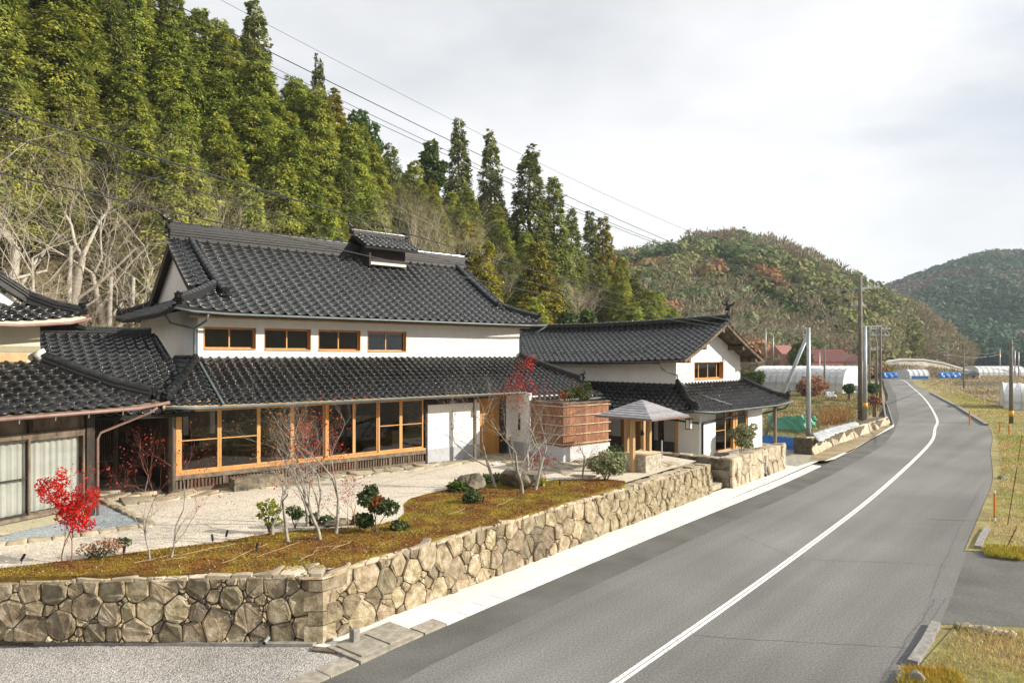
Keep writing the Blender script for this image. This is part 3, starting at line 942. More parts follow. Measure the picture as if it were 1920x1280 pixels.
# return wall: big squared blocks in three courses
zc = [ZR, -0.92, -0.55, -0.10]
p0, p1 = Vector((*D2, 0)), Vector((*D0, 0))
dr = (p1 - p0).normalized(); nr_ = Vector((dr.y, -dr.x, 0)); lr = (p1 - p0).length
for i in range(3):
    s_ = 0
    while s_ < lr - 0.05:
        w_ = min(rs.uniform(0.45, 0.85), lr - s_)
        if lr - s_ - w_ < 0.25: w_ = lr - s_
        g = lambda s, t, d: Vector((p0.x + dr.x * s + nr_.x * d, p0.y + dr.y * s + nr_.y * d, t))
        V, Fs, c = stone_geo([(s_, zc[i]), (s_ + w_, zc[i]), (s_ + w_, zc[i + 1]), (s_, zc[i + 1])], g, rs, 0.012, 0.03, 0.06, 0.015)
        MB().add(V, Fs).build('stone_block', M['rock'], sw2, True)
        s_ += w_
core = MB()
core.prism([D0, D1, (d1i.x, d1i.y), (D0[0] - nn.x * .5, D0[1] - nn.y * .5)], -1.4, -0.12)
core.prism([D2, D0, (D0[0] - nr_.x * .45, D0[1] - nr_.y * .45), (D2[0] - nr_.x * .45, D2[1] - nr_.y * .45)], -1.4, -0.125)
core.build('wall_core', M['joint'], sw2)
cap_strip((D0[0] + nn.x * .05, D0[1] + nn.y * .05), (D1[0] + nn.x * .05, D1[1] + nn.y * .05), (D0[0] - nn.x * .5, D0[1] - nn.y * .5), (d1i.x, d1i.y), -0.11, -0.11, 0.55, 0.09, 0.24, 34, capitems)
cap_strip((D2[0] + nr_.x * .05, D2[1] + nr_.y * .05), (D0[0] + nr_.x * .05, D0[1] + nr_.y * .05), (D2[0] - nr_.x * .45, D2[1] - nr_.y * .45), (D0[0] - nr_.x * .45, D0[1] - nr_.y * .45), -0.115, -0.115, 0.5, 0.12, 0.24, 35, capitems)
place_pieces(sw2, 'cap_stone', capitems, M['capstone'], 300, False)
st = empty('stone_steps', (8.1, 27.6, ZR), 'rough stone steps climbing through the gap between the two stone walls', 'steps')
sv = Vector((-nW.x, -nW.y, 0))
for k in range(4):
    c = Vector((*C1, 0)) + sv * (0.05 + 0.42 * k) + dW * 0.02
    MB().prism([c, c + dW * 1.45, c + dW * 1.45 + sv * 0.46, c + sv * 0.46], ZR - 0.05, ZR + 0.22 * (k + 1)).build('step', M['flag'], st)

# ------------------------------------------------------------------ garden floor
moss_px = [(-60, 1074), (0, 1064), (120, 1050), (190, 1043), (293, 1028), (415, 1015), (470, 1004), (545, 994), (600, 990), (660, 987), (714, 981), (745, 973), (759, 960), (757, 944), (770, 933), (800, 925), (840, 916), (925, 904), (1017, 903), (1037, 899), (1085, 897), (1137, 897), (1172, 901)]
inner_px = [(1172, 902), (1107, 920), (1007, 951), (875, 987), (750, 1023), (640, 1054), (560, 1063), (400, 1066), (175, 1071), (0, 1075), (-60, 1077)]
moss_poly = [at(x, y, 0.02) for x, y in moss_px] + [at(x, y + 6, 0.02) for x, y in inner_px]
mossg = patch('moss_bed', moss_poly, 0.012, M['moss'])
n_m = len(moss_poly)
o = MB().add([(p.x, p.y, .011) for p in moss_poly] + [(p.x, p.y, -.25) for p in moss_poly], [(i, (i + 1) % n_m, n_m + (i + 1) % n_m, n_m + i) for i in range(n_m)]).build('moss_edge', M['moss'])
o['kind'] = 'structure'
# blue gravel apron of the left house, edged with stones
e_px = [(-40, 1024), (285, 983)]
blue = [at(-60, 1024), at(170, 998), at(270, 984), at(262, 978), at(190, 937), at(175, 935), at(-60, 985)]
patch('blue_gravel', blue, 0.008, M['bluegravel'])
path = empty('stone_path', (-3, 24, 0), kind='structure')
edge_items = []
def edging(pa, pb, wd, step, items, h=0.05):
    pa, pb = Vector(pa), Vector(pb)
    d = (pb - pa); ln = d.length; d.normalize(); n = Vector((d.y, -d.x, 0))
    s = 0
    while s < ln:
        w_ = rs.uniform(0.7, 1.3) * step
        w_ = min(w_, ln - s)
        if w_ < 0.08: break
        g = lambda a, b, dd: Vector((pa.x + d.x * a + n.x * b, pa.y + d.y * a + n.y * b, dd))
        items.append(stone_geo([(s, -wd / 2), (s + w_, -wd / 2), (s + w_, wd / 2), (s, wd / 2)], g, rs, 0.01, h, h + 0.03, 0.008))
        s += w_
edging(at(-40, 1026), at(150, 1004), 0.3, 0.38, edge_items)
edging(at(150, 1004), at(285, 984), 0.3, 0.38, edge_items)
edging(at(285, 984), at(188, 937), 0.22, 0.45, edge_items)
# long flags under the eave of the main house, then the entrance flags
f_items = []
def flags(fr, u0, u1, v0, v1, z, rmin, rmax, seed, poly=None, h=(0.02, 0.04)):
    for pl in cells(u1 - u0, v1 - v0, rmin, rmax, seed, 1.4, 3000):
        cx = sum(p[0] for p in pl) / len(pl) + u0
        cy = sum(p[1] for p in pl) / len(pl) + v0
        q = fr(cx, cy)
        if poly and not inside(q.x, q.y, poly): continue
        g = lambda s, t, dd: fr(u0 + s, v0 + t, z + dd)
        f_items.append(stone_geo(pl, g, rs, 0.012, h[0], h[1], 0.004))
flags(A, -1.4, 11.6, -1.0, -0.03, 0.0, 0.12, 0.36, 41)
fa = [at(925, 868), at(1000, 881), at(1130, 899), at(1178, 906), at(1215, 893), at(1300, 872), at(1240, 866), at(1160, 850), at(1120, 852), at(1056, 868), at(997, 862), at(960, 848), at(900, 852)]
flags(A, 9.5, 22.0, -6.5, 1.2, 0.0, 0.15, 0.34, 42, fa)
flags(A, -4.2, -0.2, 0.2, 3.5, 0.02, 0.2, 0.4, 43)
place_pieces(path, 'flagstone', edge_items + f_items, M['flag'], 300)

# ------------------------------------------------------------------ tiled roofs
def tile_mesh(name, w, l, m, depth=0.035, amp=0.032):
    xs = [0, .11, .22, .34, .46, .58, .68, .76, .84, .92, 1.0]
    zs = []
    for t in xs:
        if t <= .62: zs.append(-0.55 * amp * math.sin(math.pi * t / .62))
        else: zs.append(1.15 * amp * math.sin(math.pi * (t - .62) / .38))
    L1 = l * 1.13
    n = len(xs)
    V = [(x * w, 0, z + depth) for x, z in zip(xs, zs)]
    V += [(x * w, L1, z) for x, z in zip(xs, zs)]
    V += [(x * w, 0.0, z * 1.0 - 0.002) for x, z in zip(xs, zs)]
    V += [(x * w, 0.02, z + depth + 0.005) for x, z in zip(xs, zs)]
    Fs = []
    for i in range(n - 1):
        Fs.append((3 * n + i, 3 * n + i + 1, n + i + 1, n + i))
        Fs.append((i, i + 1, 3 * n + i + 1, 3 * n + i))
        Fs.append((2 * n + i, 2 * n + i + 1, i + 1, i))
    me = bpy.data.meshes.new(name)
    me.from_pydata(V, [], Fs)
    me.materials.append(m)
    me.polygons.foreach_set('use_smooth', [True] * len(Fs))
    me.update()
    return me
_tm = {}
def get_tile(w, l, mk, depth, amp):
    k = (round(w, 3), round(l, 3), mk, depth, amp)
    if k not in _tm: _tm[k] = tile_mesh('roof_tile', w, l, M[mk], depth, amp)
    return _tm[k]

def slope(roof, tiles, fr, E, a, b, D, s0, s1, zf, w=0.3, l=0.3, mk='tile', depth=0.042, amp=0.042, lift=None, thick=0.10, deck=True, soff=None):
    """one roof slope. E=(u,v) eave origin; a eave direction, b up-slope direction (both in (u,v));
    s0(d)/s1(d) limits along the eave at run d; zf(d) height; lift(s,d) extra height near corners"""
    lift = lift or (lambda s, d: 0)
    def P(s, d, dz=0):
        q = fr(E[0] + a[0] * s + b[0] * d, E[1] + a[1] * s + b[1] * d)
        q.z = zf(d) + lift(s, d) + dz
        return q
    ax = (P(1, 0) - P(0, 0)); ax.z = 0; ax.normalize()
    me = get_tile(w, l, mk, depth, amp)
    d = 0.0
    flip = None
    while d < D:
        sl = (zf(d + .05) - zf(d)) / .05
        c = 1 / math.sqrt(1 + sl * sl)
        lo_, hi_ = s0(d + l * c * .5), s1(d + l * c * .5)
        k = math.ceil((lo_ - w * .35) / w)
        while k * w + w * .5 < hi_ + w * .15:
            s = k * w
            p = P(s, d)
            X = (P(s + w, d) - p) / w
            Y = (P(s, d + .1) - p).normalized()
            X.normalize()
            Z = X.cross(Y)
            if Z.z < 0:      # mirrored frame: lay the tile from its other side
                p = P(s + w, d)
                X = -X
                Z = X.cross(Y)
            j = rs.uniform(-1, 1)
            p = p + Z * (0.004 * j)
            mt = Matrix(((X.x, Y.x, Z.x, p.x), (X.y, Y.y, Z.y, p.y), (X.z, Y.z, Z.z, p.z), (0, 0, 0, 1)))
            tiles.append((mt, me))
            k += 1
        d += l * c
    if deck:
        mb = MB()
        n = max(2, int(D / 0.8) + 1)
        top, bot = [], []
        for i in range(n + 1):
            dd = D * i / n
            lo_, hi_ = s0(dd), s1(dd)
            m_ = 6
            top.append([P(lo_ + (hi_ - lo_) * j / m_, dd, -0.045) for j in range(m_ + 1)])
            bot.append([P(lo_ + (hi_ - lo_) * j / m_, dd, -0.045 - thick) for j in range(m_ + 1)])
        nu = 7
        V = [p for r_ in top for p in r_] + [p for r_ in bot for p in r_]
        o = (n + 1) * nu
        Fs = []
        for i in range(n):
            for j in range(nu - 1):
                q = i * nu + j
                Fs.append((q, q + 1, q + nu + 1, q + nu))
                Fs.append((o + q, o + q + nu, o + q + nu + 1, o + q + 1))
        for j in range(nu - 1):
            Fs.append((j, o + j, o + j + 1, j + 1))
            q = n * nu + j
            Fs.append((q, q + 1, o + q + 1, o + q))
        for i in range(n):
            Fs.append((i * nu, (i + 1) * nu, o + (i + 1) * nu, o + i * nu))
            q = i * nu + nu - 1
            Fs.append((q, o + q, o + q + nu, q + nu))
        mb.add(V, Fs)
        mb.build('roof_deck', M[soff or 'deck'], roof)
    return P

def place_tiles(root, tiles, limit=300):
    base = wloc(root)
    tiles.sort(key=lambda t: (t[0].translation - cam.location).length)
    for mt, me in tiles[:limit]:
        m2 = mt.copy()
        m2.translation = mt.translation - base
        obj('roof_tile', me, root, mat4=m2)
    rest = tiles[limit:]
    if rest:
        groups = {}
        for mt, me in rest: groups.setdefault(me.name, (me, []))[1].append(mt)
        AV, AF, off = [], [], 0
        mm = None
        for me, ms in groups.values():
            mm = me.materials[0]
            nv = len(me.vertices)
            co = np.zeros(nv * 3); me.vertices.foreach_get('co', co); co = co.reshape(-1, 3)
            fc = np.array([list(p.vertices) for p in me.polygons])
            for mt in ms:
                a = np.array(mt)
                AV.append(co @ a[:3, :3].T + a[:3, 3] - np.array(base))
                AF.append(fc + off); off += nv
            m_ = np_mesh('roof_tile', np.concatenate(AV), np.concatenate(AF), mm, True)
            o = obj('roof_tile', m_, root)
            o['kind'] = 'stuff'
            AV, AF, off = [], [], 0

_rt = {}
def ridge_cap_mesh(r, ln, mk):
    k = (round(r, 3), round(ln, 3), mk)
    if k in _rt: return _rt[k]
    V, Fs = [], []
    n = 8
    prof = [(0, r * 1.0), (ln * 0.86, r * 0.95), (ln * 0.87, r * 1.14), (ln * 1.0, r * 1.14)]
    for y, rr in prof:
        for i in range(n + 1):
            t = math.pi * i / n
            V.append((rr * math.cos(t), y, rr * math.sin(t) * 0.9))
    for q in range(len(prof) - 1):
        for i in range(n):
            a_ = q * (n + 1) + i
            Fs.append((a_, a_ + n + 1, a_ + n + 2, a_ + 1))
    V.append((0, 0, 0)); V.append((0, ln, 0))
    for i in range(n):
        Fs.append((i, i + 1, len(V) - 2))
        q = 3 * (n + 1) + i
        Fs.append((q + 1, q, len(V) - 1))
    me = bpy.data.meshes.new('ridge_tile')
    me.from_pydata(V, [], Fs)
    me.materials.append(M[mk])
    me.update()
    _rt[k] = me
    return me

def ridge(root, pts, w=0.24, h=0.22, r=0.09, seg=0.33, mk='tile', courses=2, drop=0.1):
    """stacked ridge: body, thin projecting courses, and a row of round cap tiles"""
    pts = [Vector(p) for p in pts]
    mb, mc = MB(), MB()
    for i in range(len(pts) - 1):
        a_, b_ = pts[i], pts[i + 1]
        up = Vector((0, 0, 1))
        mb.beam(a_ + up * (h - drop) / 2, b_ + up * (h - drop) / 2, w, h + drop)
        for c in range(courses):
            z = h * (c + 1) / (courses + 0.001) - 0.02
            mc.beam(a_ + up * z, b_ + up * z, w + 0.07 - c * 0.015, 0.03)
    mb.build('ridge_stack', M['ridge'], root)
    mc.build('ridge_course', M['ridge'], root)
    me = ridge_cap_mesh(r, seg, mk)
    base = wloc(root)
    carry = 0.0
    for i in range(len(pts) - 1):
        a_, b_ = pts[i] + Vector((0, 0, h)), pts[i + 1] + Vector((0, 0, h))
        Y = (b_ - a_).normalized()
        X = Y.cross(Vector((0, 0, 1))).normalized()
        Z = X.cross(Y)
        ln = (b_ - a_).length
        n = max(1, round(ln / seg))
        for k in range(n):
            p = a_ + Y * (ln * k / n) - base
            sc = ln / n / seg
            obj('ridge_tile', me, root, mat4=Matrix(((X.x, Y.x * sc, Z.x, p.x), (X.y, Y.y * sc, Z.y, p.y), (X.z, Y.z * sc, Z.z, p.z), (0, 0, 0, 1))))

def ornament(root, p, d, s=0.4, horn=True, curl=True):
    """ridge-end demon tile: shield with shoulders and curled feet, plus an upturned round horn"""
    d = Vector((d[0], d[1], 0)).normalized()
    x = Vector((d.y, -d.x, 0))
    sh = [(-.55, -.35), (-.30, -.28), (.30, -.28), (.55, -.35), (.62, -.12), (.42, .05), (.40, .35), (.52, .60), (.22, .62), (.12, .82), (-.12, .82), (-.22, .62), (-.52, .60), (-.40, .35), (-.42, .05), (-.62, -.12)]
    p = Vector(p)
    poly = [p + x * (a_ * s) + Vector((0, 0, b_ * s)) - d * .03 for a_, b_ in sh]
    mb = MB().extrude(poly, d * 0.09)
    mb.tube([p + d * .06 + Vector((0, 0, .15 * s)), p + d * (.12) + Vector((0, 0, .15 * s))], [s * .26, s * .2], 8)
    for sg in (-1, 1):
        mb.tube([p + x * sg * s * .35 + Vector((0, 0, -.2 * s)), p + x * sg * s * .6 + d * .05 + Vector((0, 0, -.32 * s)), p + x * sg * s * .72 + d * .05 + Vector((0, 0, -.12 * s))], [s * .1, s * .1, s * .05], 6)
    mb.build('ridge_end_ornament', M['tile'], root)
    if horn:
        q = p + Vector((0, 0, .75 * s)) - d * s * .4
        pts = [q, q + d * s * .5 + Vector((0, 0, s * .08)), q + d * s * .85 + Vector((0, 0, s * .30)), q + d * s * 1.0 + Vector((0, 0, s * .55))]
        mb = MB().tube(pts, [s * .2, s * .2, s * .18, s * .19], 8)
        if curl:
            e = pts[2] + Vector((0, 0, .1 * s))
            mb.tube([e, e + Vector((0, 0, s * .3)) - d * s * .1, e + Vector((0, 0, s * .5)) - d * s * .45], [s * .09, s * .07, s * .03], 6)
        mb.build('ridge_horn', M['tile'], root, True)

def gutter(root, pts, r=0.045, mk='gutter_grey'):
    return MB().tube(pts, r, 8).build('gutter', M[mk], root, True)
def downpipe(root, pts, r=0.04, mk='gutter_grey'):
    return MB().tube(pts, r, 8).build('downpipe', M[mk], root, True)

def wall_panel(root, name, fr, u0, u1, v, th, z0, z1, opens, m, ax='u'):
    """wall slab with rectangular openings [(a0,a1,z0,z1)]; ax='u' runs along u at depth v..v+th, ax='v' runs along v"""
    us = sorted({u0, u1, *[o[0] for o in opens], *[o[1] for o in opens]})
    zs = sorted({z0, z1, *[o[2] for o in opens], *[o[3] for o in opens]})
    mb = MB()
    for i in range(len(us) - 1):
        for j in range(len(zs) - 1):
            cu, cz = (us[i] + us[i + 1]) / 2, (zs[j] + zs[j + 1]) / 2
            if any(o[0] < cu < o[1] and o[2] < cz < o[3] for o in opens): continue
            if ax == 'u': mb.box(fr, us[i], us[i + 1], v, v + th, zs[j], zs[j + 1])
            else: mb.box(fr, v, v + th, us[i], us[i + 1], zs[j], zs[j + 1])
    return mb.build(name, m, root)

def window(root, fr, u0, u1, v, z0, z1, mull=(), rails=(), fw=0.05, fd=0.06, wood='wood', reveal=0, name='window', sill=0.0, pane=True):
    """timber window; the frame is the part, panes are its sub-parts. v is the front face of the frame"""
    mb = MB()
    mb.box(fr, u0, u0 + fw, v, v + fd, z0, z1)
    mb.box(fr, u1 - fw, u1, v, v + fd, z0, z1)
    mb.box(fr, u0 + fw, u1 - fw, v, v + fd, z0, z0 + fw)
    mb.box(fr, u0 + fw, u1 - fw, v, v + fd, z1 - fw, z1)
    for m_ in mull: mb.box(fr, m_ - fw * .45, m_ + fw * .45, v + .006, v + fd - .006, z0 + fw, z1 - fw)
    for r_ in rails: mb.box(fr, u0 + fw, u1 - fw, v + .008, v + fd - .012, r_ - .016, r_ + .016)
    if reveal:
        t = 0.02
        mb.box(fr, u0 - t, u0, v - reveal, v + fd, z0 - t, z1 + t)
        mb.box(fr, u1, u1 + t, v - reveal, v + fd, z0 - t, z1 + t)
        mb.box(fr, u0, u1, v - reveal - .02, v + fd, z0 - t * 2, z0)
        mb.box(fr, u0, u1, v - reveal, v + fd, z1, z1 + t)
    o = mb.build(name, M[wood], root)
    if pane:
        xs = [u0 + fw, *mull, u1 - fw]
        zz = [z0 + fw, *rails, z1 - fw]
        for i in range(len(xs) - 1):
            for j in range(len(zz) - 1):
                MB().box(fr, xs[i], xs[i + 1], v + fd * .5, v + fd * .5 + .006, zz[j], zz[j + 1]).build('pane', M['glass'], o)
    return o

# ------------------------------------------------------------------ main house
ha = empty('main_house', A(0, 0, 0), 'large two-storey white house with black hip-and-gable roof, roof vent and orange window band', 'house')
tiles = []
# ground-floor pent roof
zp = lambda d: 2.68 + 0.54 * d
lf = lambda s, d: 0.06 * max(0, 1 - abs(s + .4) / 1.5) ** 2 * max(0, 1 - d / 1.5)
slope(ha, tiles, A, (0, -.8), (1, 0), (0, 1), 2.6, lambda d: -.4 + 1.65 * d / 2.6, lambda d: 17.3 - 2.0 * max(0, d - .6) / 2.0, zp, 0.283, 0.27, lift=lf, soff='rafter')
slope(ha, tiles, A, (0, -1.4), (1, 0), (0, 1), 0.6, lambda d: 13.45, lambda d: 17.45 - d * .3, lambda d: 2.68 - .54 * (.6 - d), 0.283, 0.27)
zl = lambda d: 2.68 + d * 1.4 / 1.65
slope(ha, tiles, A, (-.4, -.8), (0, 1), (1, 0), 1.65, lambda d: 2.6 * d / 1.65, lambda d: 5.6, zl, 0.283, 0.27)
slope(ha, tiles, A, (17.5, -1.4), (0, 1), (-1, 0), 2.2, lambda d: 3.2 * d / 2.2, lambda d: 8, lambda d: 2.36 + d * .8, 0.283, 0.27)
# connecting roof to the left house
slope(ha, tiles, A, (0, -.6), (1, 0), (0, 1), 4.7, lambda d: -3.3, lambda d: .55 - .05 * d, lambda d: 2.5 + .505 * d, 0.30, 0.28)
# upper hip-and-gable roof
zu = lambda d: 5.6 + .52 * d + .021 * d * d
def lift_f(s, d):
    c = min(abs(s - .4), abs(s - 16.1))
    return 0.20 * max(0, 1 - c / 2.6) ** 2 * max(0, 1 - d / 2.2)
def lift_s(s, d):
    c = min(abs(s), abs(s - 9.8))
    return 0.20 * max(0, 1 - c / 2.6) ** 2 * max(0, 1 - d / 2.2)
PF = slope(ha, tiles, A, (0, 1.1), (1, 0), (0, 1), 4.85, lambda d: .4 + d if d < 1.6 else 1.32, lambda d: 16.1 - d if d < 1.6 else 15.15, zu, 0.40, 0.33, 'tile_grey', lift=lift_f, deck=False, amp=0.055, depth=0.05)
slope(ha, tiles, A, (.4, 1.1), (0, 1), (1, 0), 1.6, lambda d: d, lambda d: 9.8 - d, zu, 0.34, 0.30, 'tile_grey', lift=lift_s)
slope(ha, tiles, A, (16.1, 1.1), (0, 1), (-1, 0), 1.6, lambda d: d, lambda d: 9.8 - d, zu, 0.40, 0.33, 'tile_grey', lift=lift_s)
dk = []
slope(ha, dk, A, (0, 1.1), (1, 0), (0, 1), 1.58, lambda d: .4 + d, lambda d: 16.1 - d, zu, 9, 9, lift=lift_f)
slope(ha, dk, A, (0, 2.68), (1, 0), (0, 1), 3.3, lambda d: 1.35, lambda d: 15.13, lambda d: zu(d + 1.58), 9, 9)
slope(ha, dk, A, (0, 10.9), (1, 0), (0, -1), 1.58, lambda d: .4 + d, lambda d: 16.1 - d, zu, 9, 9, lift=lift_f)
slope(ha, dk, A, (0, 9.32), (1, 0), (0, -1), 3.3, lambda d: 1.35, lambda d: 15.13, lambda d: zu(d + 1.58), 9, 9)
place_tiles(ha, tiles)
rv = lambda u, v, dz=0: A(u, v, zu(min(v - 1.1, 10.9 - v)) + dz)
ridge(ha, [A(1.35, 6, 8.68), A(15.15, 6, 8.68)], 0.30, 0.50, 0.11, 0.40, 'tile', 5)
ornament(ha, A(1.32, 6, 9.0), A(0, 6) - A(1, 6), 0.42)
ornament(ha, A(15.2, 6, 9.0), A(1, 6) - A(0, 6), 0.42)
def desc(u, vs_, e=0):
    return [rv(u + e * i, v, .03) for i, v in enumerate(vs_)]
ridge(ha, desc(2.05, [5.7, 4.8, 3.9, 3.0, 2.3], .05), 0.18, 0.17, 0.10, 0.30, 'tile_grey', 2)
ornament(ha, rv(2.25, 2.12, .16), A(0, 0) - A(0, 1), 0.27, False)
ridge(ha, desc(1.62, [5.8, 4.8, 3.9, 3.0, 2.75]), 0.10, 0.04, 0.07, 0.30, 'tile', 1)
ridge(ha, desc(14.5, [5.7, 4.8, 3.9, 3.0, 2.5]), 0.18, 0.20, 0.10, 0.33, 'tile_grey', 2)
ornament(ha, rv(14.5, 2.3, .18), A(0, 0) - A(0, 1), 0.27, False)
def hipline(sg):
    out = []
    for i in range(6):
        d = 1.62 - i * .3
        u = .4 + d if sg < 0 else 16.1 - d
        q = A(u, 1.1 + d)
        q.z = zu(d) + lift_f(u, d) + .02
        out.append(q)
    return out
ridge(ha, hipline(-1), 0.19, 0.20, 0.105, 0.26, 'tile_grey', 3)
ornament(ha, hipline(-1)[-1] + Vector((0, 0, .14)), A(-1, -1) - A(0, 0), 0.27, False)
ridge(ha, hipline(1), 0.17, 0.16, 0.09, 0.30, 'tile_grey', 2)
ornament(ha, hipline(1)[-1] + Vector((0, 0, .1)), A(1, -1) - A(0, 0), 0.22, False)
q = []
for i in range(6):
    d = 1.62 - i * .3
    p_ = A(.4 + d, 10.9 - d); p_.z = zu(d) + lift_f(.4 + d, d) + .02
    q.append(p_)
ridge(ha, q, 0.17, 0.16, 0.09, 0.35)
ornament(ha, q[-1] + Vector((0, 0, .1)), A(-1, 1) - A(0, 0), 0.24)
# gable end: plaster triangle, dark barge boards and soffit
gz_ = lambda v: zu(min(v - 1.1, 10.9 - v))
MB().extrude([A(1.62, 2.5, 6.32), A(1.62, 9.5, 6.32), A(1.62, 6, 8.45)], A(.12, 0) - A(0, 0)).build('gable_wall', M['plaster'], ha)
MB().extrude([A(14.45, 2.7, 6.50), A(14.45, 9.3, 6.50), A(14.45, 6, 8.45)], A(-.12, 0) - A(0, 0)).build('gable_wall', M['plaster'], ha)
for u in (1.36, 15.1):
    for sg in (1, -1):
        mb = MB()
        pv = [6 - sg * k for k in (0, 1.1, 2.2, 3.3, 3.75)]
        for i in range(4):
            mb.beam(A(u, pv[i], gz_(pv[i]) - .26), A(u, pv[i + 1], gz_(pv[i + 1]) - .26), 0.06, 0.30)
        mb.build('barge_board', M['darkwood'], ha)
        # thick dark inner eave between barge board and plaster
        mb = MB()
        e = .14 if u < 5 else -.3
        for i in range(4):
            mb.beam(A(u + e, pv[i], gz_(pv[i]) - .2), A(u + e, pv[i + 1], gz_(pv[i + 1]) - .2), 0.22 if u < 5 else 0.5, 0.10)
        mb.build('gable_soffit', M['darkwood'], ha)
for v, z in ((3.6, 6.95), (6, 8.2), (8.4, 6.95)):
    MB().box(A, 1.42, 1.62, v - .09, v + .09, z - .12, z + .1).build('purlin', M['darkwood'], ha)
# walls
ops = [(1.43, 3.17, 4.37, 5.13), (3.46, 5.18, 4.35, 5.13), (5.47, 7.19, 4.33, 5.13), (7.49, 9.24, 4.31, 5.13)]
wall_panel(ha, 'upper_wall', A, 1.25, 15.3, 1.8, .2, 3.85, 5.66, ops, M['plaster'])
MB().box(A, 1.25, 1.45, 2.0, 10.2, 2.5, 5.75).build('side_wall', M['plaster'], ha)
MB().box(A, 15.1, 15.3, 2.0, 10.2, 2.5, 5.75).build('side_wall', M['plaster'], ha)
MB().box(A, 1.25, 15.3, 10.2, 10.4, 0, 5.75).build('back_wall', M['plaster'], ha)
MB().box(A, 1.24, 15.31, 1.775, 1.8, 3.99, 4.08).build('wall_flashing', M['gutter_black'], ha)
MB().box(A, .9, 15.7, 1.5, 1.8, 5.42, 5.47).build('eave_board', M['rafter'], ha)
for o in ops:
    um = (o[0] + o[1]) / 2
    window(ha, A, o[0] + .02, o[1] - .02, 1.93, o[2] + .03, o[3] - .02, (um,), reveal=0.14)
# dark upper room
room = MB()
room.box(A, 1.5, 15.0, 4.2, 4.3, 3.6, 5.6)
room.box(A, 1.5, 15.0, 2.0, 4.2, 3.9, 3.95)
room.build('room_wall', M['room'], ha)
# ground floor window band
bays = [(.25, 1.41), (1.41, 2.64), (2.64, 3.77), (3.77, 4.92), (5.00, 6.03), (6.03, 6.99), (6.99, 7.94), (7.94, 8.93)]
for i, (a_, b_) in enumerate(bays):
    r_ = (1.57,) if i in (0, 1, 6, 7) else ()
    window(ha, A, a_ + .003, b_ - .003, 0.02 + (.03 if i in (2, 3, 5) else 0), .62, 2.5, rails=r_, fw=.058)
mb = MB()
mb.box(A, .12, 8.98, -.06, .02, .54, .62)
mb.build('window_sill', M['wood'], ha)
MB().box(A, .12, 9.0, -.03, .10, 2.5, 2.60).build('window_head', M['wood'], ha)
MB().box(A, .14, .25, -.02, .10, .62, 2.5).build('window_post', M['wood'], ha)
MB().box(A, 4.92, 5.0, -.02, .10, .62, 2.5).build('window_post', M['wood'], ha)
MB().box(A, 0.0, 9.0, -.05, .12, .40, .54).build('sill_beam', M['sillwood'], ha)
MB().box(A, 0.0, 9.0, -.04, .05, .0, .12).build('base_board', M['sillwood'], ha)
MB().box(A, 0.0, 9.0, .05, .10, .12, .40).build('vent_backing', M['darkwood'], ha)
mb = MB()
k = 0
while .04 + k * .105 < 8.95:
    u = .04 + k * .105
    mb.box(A, u, u + .055, .0, .045, .12, .40); k += 1
o = mb.build('vent_slats', M['oldwood'], ha); o['kind'] = 'stuff'
for u in (-.02, 1.5, 3.0, 4.5, 6.0, 7.4, 8.2):
    MB().box(A, u, u + .10, -.03, .05, .12, .40).build('vent_post', M['oldwood'], ha)
MB().box(A, -.06, .12, -.06, .12, .0, 2.66).build('corner_post', M['oldwood'], ha)
MB().box(A, 8.98, 9.08, -.05, .12, 0, 2.64).build('post', M['darkwood'], ha)
# interior of the ground floor room
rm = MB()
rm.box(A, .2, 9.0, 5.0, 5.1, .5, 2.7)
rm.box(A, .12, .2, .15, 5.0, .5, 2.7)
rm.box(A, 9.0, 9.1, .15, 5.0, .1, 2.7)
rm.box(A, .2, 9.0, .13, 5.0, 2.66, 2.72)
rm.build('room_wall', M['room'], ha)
MB().box(A, .2, 9.0, .13, 5.0, .50, .58).build('room_floor', M['roomfloor'], ha)
for u in (.9, 1.75):
    MB().box(A, u, u + .16, 2.2, 2.3, 1.5, 2.6).build('wall_screen', M['plaster'], ha)
for v in (2.2, 3.6):
    for u in (2.6, 5.5):
        MB().box(A, u, u + .12, v, v + .12, .58, 2.66).build('room_post', M['oldwood'], ha)
# furniture seen through the glass
tb = empty('low_table', A(2.9, 1.6, .58), 'dark low table standing behind the ground-floor window of the main house', 'table')
MB().box(A, 2.2, 3.6, 1.2, 2.0, .95, 1.0).build('tabletop', M['oldwood'], tb)
for u in (2.25, 3.5):
    for v in (1.25, 1.9): MB().box(A, u, u + .06, v, v + .06, .58, .95).build('leg', M['oldwood'], tb)
cb = empty('side_cabinet', A(8.3, 1.3, .58), 'small pale cabinet standing behind the rightmost ground-floor window', 'cabinet')
MB().box(A, 8.15, 8.65, 1.1, 1.5, .62, 1.25).build('cabinet_body', M['oldwood'], cb)
MB().box(A, 8.18, 8.62, 1.08, 1.10, .66, 1.21).build('door', M['rafter'], cb)
